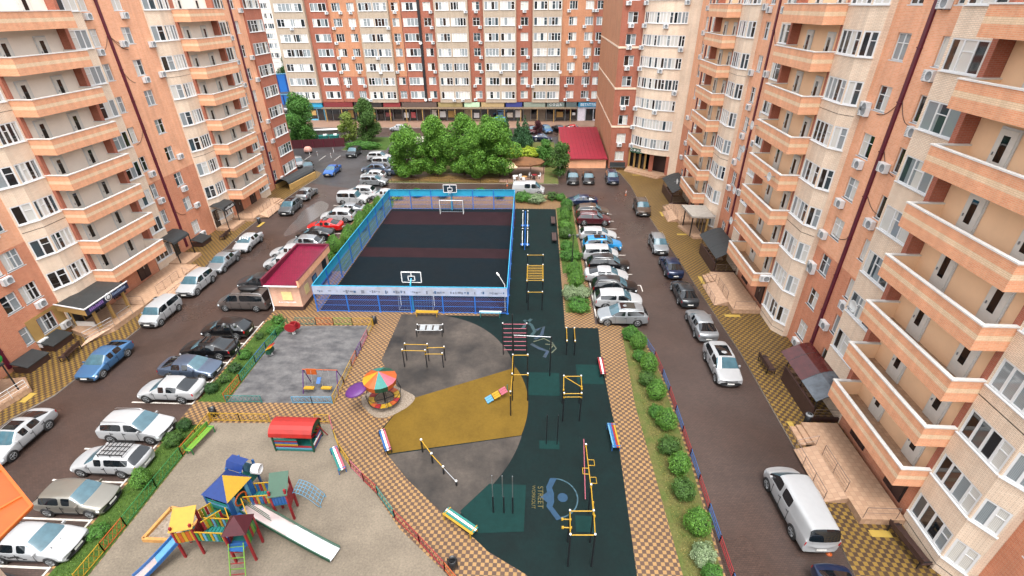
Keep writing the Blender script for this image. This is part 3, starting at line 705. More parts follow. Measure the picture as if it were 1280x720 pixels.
b = MB(); b.prism([(15.7, 85.2)] + [tuple(c0.lerp(c1, u) + nrm * 1.9) for u in (.1, .4, .7, .95)] + [(22.3, 81.0), (16, 86.4)], .1, .42, 0); b.prism([(15.5, 84.9)] + [tuple(c0.lerp(c1, u) + nrm * 2.3) for u in (.1, .4, .7, .95)] + [(22.3, 81.0), (16, 86.4)], .1, .26, 0)
b.build('entrance_steps', M['terrace'], tow)

# ---- far block of flats with shops
far = tag(empty('apartment_building', (0, 126.3, 0)), 'long far block of flats in red, orange and cream stripes over shops', 'building')
ff = lambda s, d, z=0: Vector((s, -d, z)); FF = 3.12
SEC = [(-60.6, -53.1, 'cream2', [(-60.0, -53.5, 7)], 1.2), (-53.1, -47.9, 'dkr', [(-52.0, -48.3, 4)], .3), (-47.9, -41.0, 'or', [(-47.2, -45.2, 3), (-43.7, -42.0, 3)], 0), (-41.0, -34.0, 'cream2', [(-40.7, -37.6, 4), (-37.3, -34.3, 4)], 1.0),
       (-34.0, -31.2, 'or', [(-33.5, -31.9, 2)], 0), (-31.2, -27.2, 'dkr', [(-30.9, -27.5, 4)], .3), (-27.2, -23.6, 'dkr', [(-26.2, -24.5, 2)], 0), (-23.6, -16.0, 'cream2', [(-23.2, -20.2, 4), (-19.8, -16.4, 5)], 1.0), (-16.0, -12.5, 'dkr', [(-15.0, -13.4, 2)], 0),
       (-12.5, -5.1, 'cream2', [(-12.2, -9.1, 4), (-8.6, -5.4, 4)], 1.0), (-5.1, -1.4, 'dkr', [(-4.1, -2.4, 2)], 0), (-1.4, 5.2, 'cream2', [(-1.1, 1.9, 4), (2.2, 5.0, 4)], 1.0), (5.2, 12.5, 'or', [(6.8, 8.6, 3), (10.4, 12.2, 3)], 0), (12.5, 15.8, 'dkr', [(12.9, 15.0, 3)], .4)]
mats = {'cream2': 0, 'dkr': 1, 'or': 2}
fw_ = MB(); rnd = random.Random(21); zf = 4.4
for x0, x1, kind, ws, pr in SEC:
    for za, zb in ((zf, 10.2), (10.2, 32)):
        mi = mats[kind] if kind != 'or' or za > 8 else 3
        ops = [(a - x0, c - x0, 5.26 + FF * k, 6.9 + FF * k) for a, c, n_ in ws for k in range(8) if za <= 5.26 + FF * k < zb]
        wall(fw_, ff, (x0, pr), (x1, pr), za, zb, ops, .15, mat=mi)
    for a, c, n_ in ws:
        for k in range(8):
            wide = c - a > 2.1
            put_window('loggia_window' if wide else 'window', far, ff((a + c) / 2, pr), Vector((0, -1, 0)), 5.26 + FF * k, c - a, 1.64, n_, 2 if wide else 0, .04 if wide else .1, M['pane2'])
            if (not wide and rnd.random() < .75) or (wide and rnd.random() < .12): put_ac(far, ff(rnd.choice([a - .1, (a + c) / 2, c]), pr, 4.95 + FF * k), Vector((0, -1, 0)))
            elif rnd.random() < .06: put_dish(far, ff(c + .2, pr, 5 + FF * k), Vector((0, -1, 0)))
    for xx in (x0, x1):
        fw_.quad(ff(xx, pr, zf), ff(xx, -.4, zf), ff(xx, -.4, 32), ff(xx, pr, 32), mats[kind])
    fw_.quad(ff(x0, pr, zf), ff(x1, pr, zf), ff(x1, -.4, zf), ff(x0, -.4, zf), mats[kind])
fw_.quad(ff(-60.6, 1.2, 0), ff(-60.6, -14, 0), ff(-60.6, -14, 32), ff(-60.6, 1.2, 32), 0); fw_.quad(ff(15.8, 0, 0), ff(15.8, 0, 32), ff(15.8, -14, 32), ff(15.8, -14, 0), 2); fw_.quad(ff(-60.6, -14, 0), ff(15.8, -14, 0), ff(15.8, -14, 32), ff(-60.6, -14, 32), 0)
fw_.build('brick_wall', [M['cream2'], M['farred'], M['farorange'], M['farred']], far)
b = MB(); b.prism([(-60.8, -1.4), (16, -1.4), (16, 14.2), (-60.8, 14.2)], 32, 32.5); b.build('roof', M['concrete'], far)
b = MB(); b.b2((-27.5, -.4, 0), (-26.9, .0, 32)); b.bar((-31.2, -.05, 4.4), (-31.2, -.05, 32), .25); b.build('drainpipe', M['dark'], far)
# shop row at street level: name, x range, front, sign
SH = [(-60.4, -53.2, '5aa9c9', '2f9cc4', ''), (-53, -45.5, '33272a', '6b2326', ''), (-45.3, -38.2, '2c2420', '2b2626', ''), (-38, -33.6, '6d5f56', '7a2a2c', ''), (-33.4, -24.6, '3b2e28', '55453f', ''), (-24.4, -18.2, '4c4038', '8a7a52', ''), (-18, -14, '8e8468', 'a9c3a4', ''), (-13.8, -8, '463a32', 'a08a64', ''), (-7.8, -3.6, '3a3a3e', '2c3470', ''), (-3.4, 2.0, '6f6455', '7b8478', ''), (2.2, 6.6, '5d5448', '5f6a66', 'С О Д А'), (6.8, 9.6, '51483e', '4a5556', ''), (9.8, 15.6, 'b9b3bb', '1f6b8c', 'ВЕТАПТЕКА')]
rnd = random.Random(4)
for x0, x1, fc, sc_, word in SH:
    b = MB(); b.b2((x0, -.5, .1), (x1, -.02, 3.35), 0); n_ = max(2, int((x1 - x0) / 1.6))
    for i in range(n_):
        xa, xb = x0 + (x1 - x0) * i / n_ + .12, x0 + (x1 - x0) * (i + 1) / n_ - .12
        if rnd.random() < .82:
            b.b2((xa, -.56, .5 if rnd.random() < .7 else .15), (xb, -.5, 2.9), 1)
            if rnd.random() < .5: b.b2((xa + .2, -.575, rnd.uniform(.7, 1.5)), (xb - .2, -.56, rnd.uniform(1.8, 2.6)), rnd.choice([2, 3, 4, 5]))
        b.b2((xa - .18, -.6, .1), (xa - .06, -.5, 3.0), 6)
    shop = b.build('shop_front', [pbr('shop_wall', fc, .6, var=.2, scale=2), M['glassdk'], pbr('poster', rnd.choice(['b4565a', '5a7fa8', 'd8cfc0', 'c79a4a']), .6, var=.3, scale=3), M['white'], M['ochrewall'], pbr('poster', rnd.choice(['7fa8b4', 'c8c2b8', '8a4a4e']), .6, var=.3, scale=3), M['grey']], far)
    b = MB(); b.b2((x0 + .1, -.85, 3.35), (x1 - .1, -.5, 4.35), 0)
    s_ = b.build('shop_sign', [pbr('sign_face', sc_, .5, var=.08)], shop)
    if word:
        o = inst('lettering', text_mesh(word, .78, M['white']), shop, ((x0 + x1) / 2, -.87, 3.85)); o.rotation_euler = (R_(90), 0, 0); o.parent = shop
b = MB(); b.prism([(-53, -2.6), (9.6, -2.6), (9.6, -.86), (-53, -.86)], 3.15, 3.3); 
for x in range(-52, 10, 4): b.b2((x - .08, -2.5, .1), (x + .08, -2.34, 3.15), 1)
b.build('shop_canopy', [pbr('canopy_brown', '6a5a48', .6), M['ochrewall']], far)

# ---- distant block seen through the gap on the left
dis = tag(empty('apartment_building', (-118, 190, 0), R_(-12)), 'pale distant apartment block with rose stripes glimpsed beyond the left block', 'building')
fd = lambda s, d, z=0: Vector((s, -d, z)); dw = MB()
for i in range(14):
    x0 = -42 + i * 6; ops = [(.8, 5.2, 3.5 + 3 * k, 5.1 + 3 * k) for k in range(13)]
    wall(dw, fd, (x0, 0), (x0 + 6, 0), 0, 46, ops if i < 15 else (), .2, mat=(1 if i % 3 == 1 else 0))
    if i % 2 == 0 or i > 5:
        for k in range(11):
            if 3 <= i <= 12: put_window('window' if i < 8 else 'loggia_window', dis, fd(x0 + 3, 0), Vector((0, -1, 0)), 3.5 + 3 * k, 4.4, 1.6, 5, 2, .05, M['pane2'])
dw.quad((42, 0, 0), (42, 14, 0), (42, 14, 46), (42, 0, 46)); dw.quad((-42, 0, 0), (-42, 0, 46), (-42, 14, 46), (-42, 14, 0)); dw.quad((-42, 14, 0), (42, 14, 0), (42, 14, 46), (-42, 14, 46))
dw.build('brick_wall', [pbr('pale_panel', 'cfc4ba', .8), pbr('rose_panel', 'b98c7e', .8)], dis)
b = MB(); b.prism([(-42, 0), (42, 0), (42, 14), (-42, 14)], 46, 46.4); b.build('roof', M['concrete'], dis)
# ------------------------------------------------------------------ cars
def paint(name, col, metal=0.0, rough=.28):
    return pbr('paint_' + name, col, rough, metal=metal, var=.03, coat=.6, spec=.5)
PT = {'white': paint('white', K('b7b9bb', .62)), 'silver': paint('silver', K('9fa4a8', .75), .55, .34), 'grey': paint('grey', '5f6468', .5, .34), 'dgrey': paint('dark_grey', '33373b', .5), 'black': paint('black', '0c0d10'),
      'navy': paint('navy', '13233f', .3), 'blue': paint('blue', K('1f5fae', .75), .2), 'steelblue': paint('steel_blue', K('4b7aa8', .75), .45), 'sky': paint('sky_blue', K('1787c4', .75), .2), 'red': paint('red', K('c01616', .75)), 'burg': paint('burgundy', '4a1a22', .3),
      'brown': paint('brown', '4e4036', .4), 'taupe': paint('taupe', K('6e6764', .75), .5), 'beigegrey': paint('beige_grey', K('8e8b82', .75), .5), 'slate': paint('slate_blue', '4d5a6d', .5)}
M['cglass'] = pbr('car_glass', '0e1418', .03, var=.0, spec=1.0)
M['cglassb'] = pbr('car_windscreen', '3d5b66', .03, var=.25, scale=1.2, spec=1.0)
M['lamp'] = pbr('headlight_glass', 'c9d0d4', .08, var=.1)
M['tail'] = pbr('taillight_red', '9c1218', .15, var=.1)
M['tyre'] = pbr('tyre_rubber', '131314', .8, var=.15)
M['rim'] = pbr('alloy_rim', 'a9acae', .3, metal=.7, var=.05)
M['trim'] = pbr('black_trim', '141517', .5, var=.1)
M['plate'] = pbr('plate_white', 'd8d8d4', .5, var=0)

# L, W, H, nose z, cowl z, cowl x, roof-front x, B, C, roof-rear x, rear-glass-base x, deck z, belt z, roof width ratio
TYPES = {
 'sedan': (4.5, 1.8, 1.46, .70, .95, .245, .41, .53, .67, .70, .895, 1.03, .90, .75),
 'hatch': (4.15, 1.76, 1.52, .72, .98, .235, .40, .54, .72, .85, .965, .94, .92, .78),
 'liftback': (4.6, 1.82, 1.45, .70, .95, .245, .415, .54, .69, .73, .935, 1.03, .90, .74),
 'wagon': (4.5, 1.76, 1.50, .70, .96, .24, .41, .54, .72, .88, .97, .97, .92, .78),
 'suv': (4.5, 1.84, 1.66, .84, 1.08, .24, .40, .54, .72, .88, .965, 1.08, 1.04, .80),
 'boxy': (4.5, 1.86, 1.86, .95, 1.12, .27, .36, .55, .75, .94, .985, 1.12, 1.12, .84),
 'mpv': (4.0, 1.72, 1.68, .85, 1.08, .19, .30, .52, .74, .92, .985, 1.0, 1.04, .84),
 'van': (4.95, 1.92, 1.97, .95, 1.18, .13, .28, .42, .60, .955, .99, 1.15, 1.12, .86),
 'minivan': (4.9, 1.9, 1.85, .88, 1.12, .16, .31, .48, .68, .94, .99, 1.08, 1.08, .84),
}
_proto = {}
def car_proto(tp):
    if tp in _proto: return _proto[tp]
    L, Wd, H, zn, zc, xc, xrf, xb, xcp, xrr, xrb, zd, zb, rw = TYPES[tp]
    hw = Wd / 2; B = .022
    st = [  # x, zlow, zbelt, ztop, hw, hwt , cabin
        (0.0, .30, zn - .15, zn - .09, hw * .88, hw * .78, 0), (.014, .22, zn - .10, zn - .03, hw * .945, hw * .82, 0), (.06, .20, zn - .03, zn + .05, hw * .99, hw * .88, 0),
        (.16 if xc > .2 else xc * .7, .20, zn + .08 if xc > .2 else zn + .06, (zn + zc) / 2 + .06, hw, hw * .87, 0), (xc, .20, zb - .02, zc, hw, hw * .88, 0),
        (xrf, .20, zb, H - .045, hw, hw * rw * .98, 1), (xb - B, .20, zb + .01, H, hw, hw * rw, 1), (xb + B * .6, .20, zb + .01, H, hw, hw * rw, 1), (xcp, .20, zb + .03, H - .025, hw, hw * rw * .98, 1),
        (xrr, .22, zb + .04, H - (.13 if tp in ('sedan', 'liftback', 'suv', 'hatch') else .08), hw * .985, hw * rw * .92, 1), (xrb, .26, zd - .03, zd, hw * .96, hw * .86, 0)]
    if xrb < .93: st.append((.955, .28, zd - .05, zd - .01, hw * .93, hw * .82, 0))
    st += [(.985, .30, min(zd - .12, .86), min(zd - .06, .93), hw * .90, hw * .76, 0), (1.0, .36, .62, .68, hw * .80, hw * .66, 0)]
    me = bpy.data.meshes.new('car'); bm = bmesh.new(); cv = bm.verts.layers.float.new('crease_vert'); rows = []
    for x, zl, zbt, zt, h, ht, cab in st:
        X = L / 2 - x * L; gw = h * (.955 if cab or x in (xc, xrb) else .93)
        pts = [(0, zl), (h * .86, zl), (h * .985, zl + .13), (h, zl + (zbt - zl) * .62), (h * .975, zbt), (gw, zbt + .025), (ht, max(zt - .10, zbt + .03)) if cab else (ht, max(zt - .02, zbt + .03)), (ht * .80, zt), (0, zt + .025)]
        bow = .16 if x < .03 else (.12 if x <= xc + .001 else (.07 if x <= xrf + .001 else (-.05 if x >= xrb - .001 else 0)))
        if x > .98: bow = -.12
        rows.append([[bm.verts.new((X + bow * (.55 - (y / h) ** 2), s * y, z)) if not (y == 0 and s < 0) else None for y, z in pts] for s in (1, -1)])
    for r in rows:
        r[1][0] = r[0][0]; r[1][8] = r[0][8]
    n = len(rows); ic = 4; irf = 5; irr = 9; irb = 10
    cr = bm.edges.layers.float.new('crease_edge')
    for i in range(n - 1):
        for s in (0, 1):
            for j in range(8):
                q = [rows[i][s][j], rows[i][s][j + 1], rows[i + 1][s][j + 1], rows[i + 1][s][j]]
                if s: q = q[::-1]
                f = bm.faces.new(q)
                m = 0
                if j == 5 and irf <= i < irr and not (tp == 'van' and i >= 8): m = 2 + s           # side glass
                if j == 5 and i == ic and tp in ('van', 'mpv', 'minivan', 'boxy', 'suv'): m = 2 + s
                if j in (5,) and i == 6: m = 0                                       # B pillar
                if j == 7 and i == ic: m = 1
                if j == 6 and i == ic: m = 1
                if j == 7 and i == irr: m = 4
                if j == 6 and i == irr: m = 4
                if i == 1 and j == 3: m = 5 + s
                if i == n - 3 and j == 3: m = 7 + s
                if tp in ('van', 'suv', 'boxy', 'mpv', 'minivan', 'hatch', 'wagon') and i == n - 3 and j in (3, 4): m = 7 + s
                if j == 0: m = 9
                if j == 1: m = 9 if tp in ('suv', 'boxy') else 0
                f.material_index = m; f.smooth = True
    for r, i in ((rows[0], 0), (rows[-1], 1)):
        for j in range(8):
            if j == 0:
                q = [r[0][0], r[1][1], r[0][1]]
            else: q = [r[0][j], r[1][j], r[1][j + 1], r[0][j + 1]] if j < 7 else [r[0][7], r[1][7], r[0][8]]
            if j == 0: q = [r[0][0], r[0][1], r[1][1]]
            if i == 0: q = q[::-1] if False else q
            f = bm.faces.new(q); f.material_index = 9 if (i == 0 and j in (1, 2)) or j == 0 else 0; f.smooth = True
    bmesh.ops.recalc_face_normals(bm, faces=bm.faces)
    for e in bm.edges:
        ms = {f.material_index for f in e.link_faces}
        if len(ms) > 1: e[cr] = .8
    for v in bm.verts:
        ms = {f.material_index for f in v.link_faces}
        if ms & {2, 3}: v[cv] = .35
        elif ms & {1, 4}: v[cv] = .15
    for e in rows[0][0] + rows[0][1] + rows[-1][0] + rows[-1][1]: e[cv] = max(e[cv], .15)
    bm.to_mesh(me); bm.free()
    tmp = bpy.data.objects.new('tmp', me); COL.objects.link(tmp)
    md = tmp.modifiers.new('s', 'SUBSURF'); md.levels = 2; md.render_levels = 2
    dg = bpy.context.evaluated_depsgraph_get(); full = bpy.data.meshes.new_from_object(tmp.evaluated_get(dg)); bpy.data.objects.remove(tmp)
    groups = {}
    for p in full.polygons: groups.setdefault(p.material_index, []).append(p)
    names = {0: 'body', 1: 'windscreen', 2: 'side_window', 3: 'side_window', 4: 'rear_window', 5: 'headlight', 6: 'headlight', 7: 'taillight', 8: 'taillight', 9: 'bumper'}
    mats = {0: PT['white'], 1: M['cglassb'], 2: M['cglass'], 3: M['cglass'], 4: M['cglass'], 5: M['lamp'], 6: M['lamp'], 7: M['tail'], 8: M['tail'], 9: M['trim']}
    parts = []
    for k, ps in groups.items():
        ids = sorted({v for p in ps for v in p.vertices}); ix = {v: i for i, v in enumerate(ids)}
        m2 = bpy.data.meshes.new(names[k]); m2.from_pydata([full.vertices[v].co[:] for v in ids], [], [[ix[v] for v in p.vertices] for p in ps])
        m2.polygons.foreach_set('use_smooth', [True] * len(m2.polygons)); m2.materials.append(mats[k]); m2.update(); parts.append((names[k], m2))
    # wheels
    r = .37 if tp in ('suv', 'boxy', 'van') else .335
    t = MB(); t.lathe([(r * .62, -.1), (r * .95, -.1), (r, -.06), (r, .06), (r * .95, .1), (r * .66, .1)], n=20, axis='Y'); tm = t.mesh('tyre', [M['tyre']])
    q = MB(); q.lathe([(0, .075), (r * .16, .085), (r * .2, .07)], n=12, axis='Y'); q.lathe([(r * .56, .09), (r * .68, .1), (r * .68, .02)], n=20, axis='Y'); q.lathe([(0, .03), (r * .66, .03)], n=16, mat=1, axis='Y')
    for k in range(5):
        a = k * 2 * math.pi / 5; q.bar((r * .12 * math.cos(a), .08, r * .12 * math.sin(a)), (r * .62 * math.cos(a), .085, r * .62 * math.sin(a)), .075, .02)
    rm = q.mesh('rim', [M['rim'], M['trim']])
    a = MB(); a.lathe([(0, 0), (r * 1.13, 0), (r * 1.13, -.05)], n=20, axis='Y'); am = a.mesh('wheel_arch', [M['trim']])
    wb = {'sedan': 2.65, 'hatch': 2.5, 'liftback': 2.75, 'wagon': 2.58, 'suv': 2.66, 'boxy': 2.75, 'mpv': 2.5, 'van': 3.0, 'minivan': 3.0}[tp]
    fx = L / 2 - (.165 if tp not in ('van', 'minivan', 'mpv') else .155) * L - .05
    mr = MB(); mr.box((0, .08, .05), (.1, .17, .13), 0); mrm = mr.mesh('mirror', [PT['white']])
    pl = MB(); pl.box((0, 0, 0), (.02, .5, .11), 0); plm = pl.mesh('number_plate', [M['plate']])
    gr = MB(); gr.box((0, 0, 0), (.02, hw * .95, .1), 0); grm = gr.mesh('grille', [M['trim']])
    root = dict(parts=parts, tm=tm, rm=rm, am=am, r=r, hw=hw, fx=fx, wb=wb, L=L, H=H, mr=mrm, pl=plm, gr=grm, xc=L / 2 - (xc + .035) * L, zb=zb, zn=zn, rw=rw, xrf=L / 2 - xrf * L, xrr=L / 2 - xrr * L, zd=zd, ratio=rw)
    _proto[tp] = root; return root

def car(name, tp, col, x, y, ang, label, cat='car', group=None, roof=None, extras=(), z=.004, scale=1.0, simple=False):
    P = car_proto(tp); root = tag(empty(name, (x, y, z), R_(ang)), label, cat, group); root.scale = (scale,) * 3
    pm = PT[col]
    for nm, me in P['parts']:
        o = inst(nm, me, root)
        if nm == 'body': o.material_slots[0].link = 'OBJECT'; o.material_slots[0].material = pm
    for sx in (P['fx'], P['fx'] - P['wb']):
        for s in (1, -1):
            w = inst('wheel', P['am'], root, (sx, s * (P['hw'] + .004), P['r'] + .01), 0 if s > 0 else math.pi)
            inst('tyre', P['tm'], w, (0, -.075, 0)); inst('rim', P['rm'], w, (0, -.072, 0))
    for s in (1, -1):
        o = inst('mirror', P['mr'], root, (P['xc'] - .12, s * (P['hw'] * .93), P['zb'] + .01), 0 if s > 0 else math.pi)
        o.material_slots[0].link = 'OBJECT'; o.material_slots[0].material = pm
    inst('number_plate', P['pl'], root, (P['L'] / 2 + .005, 0, .47)); inst('number_plate', P['pl'], root, (-P['L'] / 2 - .005, 0, .55 if tp != 'suv' else .6))
    inst('grille', P['gr'], root, (P['L'] / 2 - .012, 0, P['zn'] - .13))
    xs_ = {'van': (.27, .44, .62), 'minivan': (.30, .49, .68)}.get(tp, (.33, .545, .73))
    for s in (1, -1):
        b = MB()
        for u in xs_: b.box((P['L'] / 2 - u * P['L'], s * (P['hw'] * .985), (.34 + P['zb']) / 2), (.014, .05, P['zb'] - .42))
        for u in (xs_[1] - .02, xs_[2] - .02): b.box((P['L'] / 2 - u * P['L'] + .02, s * (P['hw'] * .998), P['zb'] - .14), (.16, .03, .025))
        b.box((P['L'] / 2 - (xs_[0] + xs_[2]) / 2 * P['L'], s * (P['hw'] * .985), .34), ((xs_[2] - xs_[0]) * P['L'] + .02, .05, .03))
        b.build('door_trim', M['trim'], root)
    H, hw = P['H'], P['hw'] * P['ratio']; xm = (P['xrf'] + P['xrr']) / 2; ln = P['xrf'] - P['xrr']
    if 'rails' in extras:
        for s in (1, -1):
            b = MB(); b.tube([(P['xrf'] - .15, s * hw * .86, H - .04), (P['xrf'] - .3, s * hw * .86, H + .05), (P['xrr'] + .25, s * hw * .86, H + .03), (P['xrr'] + .1, s * hw * .86, H - .05)], .022, n=5); b.build('roof_rail', M['trim'] if 'drails' in extras else M['steel'], root)
    if 'blackroof' in extras:
        b = MB(); n = 6
        zz = lambda u: H + .018 - .05 * (2 * u - .9) ** 2
        for i in range(n):
            u0, u1 = .06 + .6 * i / n, .06 + .6 * (i + 1) / n; xa, xb_ = P['xrf'] - ln * u0, P['xrf'] - ln * u1
            b.quad((xa, -hw * .66, zz(u0)), (xa, hw * .66, zz(u0)), (xb_, hw * .66, zz(u1)), (xb_, -hw * .66, zz(u1)))
        b.build('roof_panel', M['cglass'], root)
    if 'box' in extras:
        b = MB(); b.lathe([(0, -1.0), (.25, -.95), (.42, -.6), (.45, 0), (.42, .6), (.22, .92), (0, .98)], n=12, axis='X'); b.v = [(x_ + xm, y_ * .95, z_ * .42 + H + .24) for x_, y_, z_ in b.v]
        for xx in (.5, -.5): b.box((xm + xx, 0, H + .05), (.05, hw * 1.7, .04), 0)
        b.build('roof_box', M['trim'], root)
    if 'basket' in extras:
        b = MB()
        for i in range(7): b.box((xm + .75 - i * .25, 0, H + .1), (.04, hw * 1.5, .03))
        for yy in (-.75, -.25, .25, .75): b.box((xm, yy * hw, H + .12), (1.6, .04, .03))
        for yy in (-.8, .8): b.box((xm, yy * hw, H + .2), (1.6, .03, .03))
        for i in (0, 3, 6):
            for yy in (-.8, .8): b.box((xm + .75 - i * .25, yy * hw, H + .1), (.03, .03, .22))
        b.build('roof_rack', M['trim'], root)
    if 'spare' in extras:
        b = MB(); b.lathe([(0, .1), (.3, .1), (.34, .05), (.34, -.08), (0, -.08)], n=18, axis='X'); b.v = [(-x_ - P['L'] / 2 - .08, y_, z_ + .9) for x_, y_, z_ in b.v]; b.build('spare_wheel', M['tyre'], root)
    if 'shade' in extras:
        b = MB()
        for i in range(4): b.quad((P['xc'] - .16, -.55 + i * .29, P['zb'] + .22), (P['xc'] - .16, -.37 + i * .29, P['zb'] + .22), (P['xrf'] + .12, -.37 + i * .29, H - .03), (P['xrf'] + .12, -.55 + i * .29, H - .03))
        b.build('sun_shade', M['white'], root)
    if 'lettering' in extras:
        rr = random.Random(2); b = MB()
        for i in range(9): b.box((P['L'] / 2 - 1.0 + rr.uniform(-.1, .1), -.45 + i * .1, P['zn'] + .19 + .03), (.14 + rr.uniform(0, .08), .03, .012), rz=rr.uniform(-.5, .5))
        for i in range(10): b.box((.3 - i * .12 + rr.uniform(-.03, .03), -P['hw'] - .006, .6 + rr.uniform(-.08, .1)), (.1, .012, .05 + rr.uniform(0, .06)))
        b.build('decal', M['trim'], root)
    return root

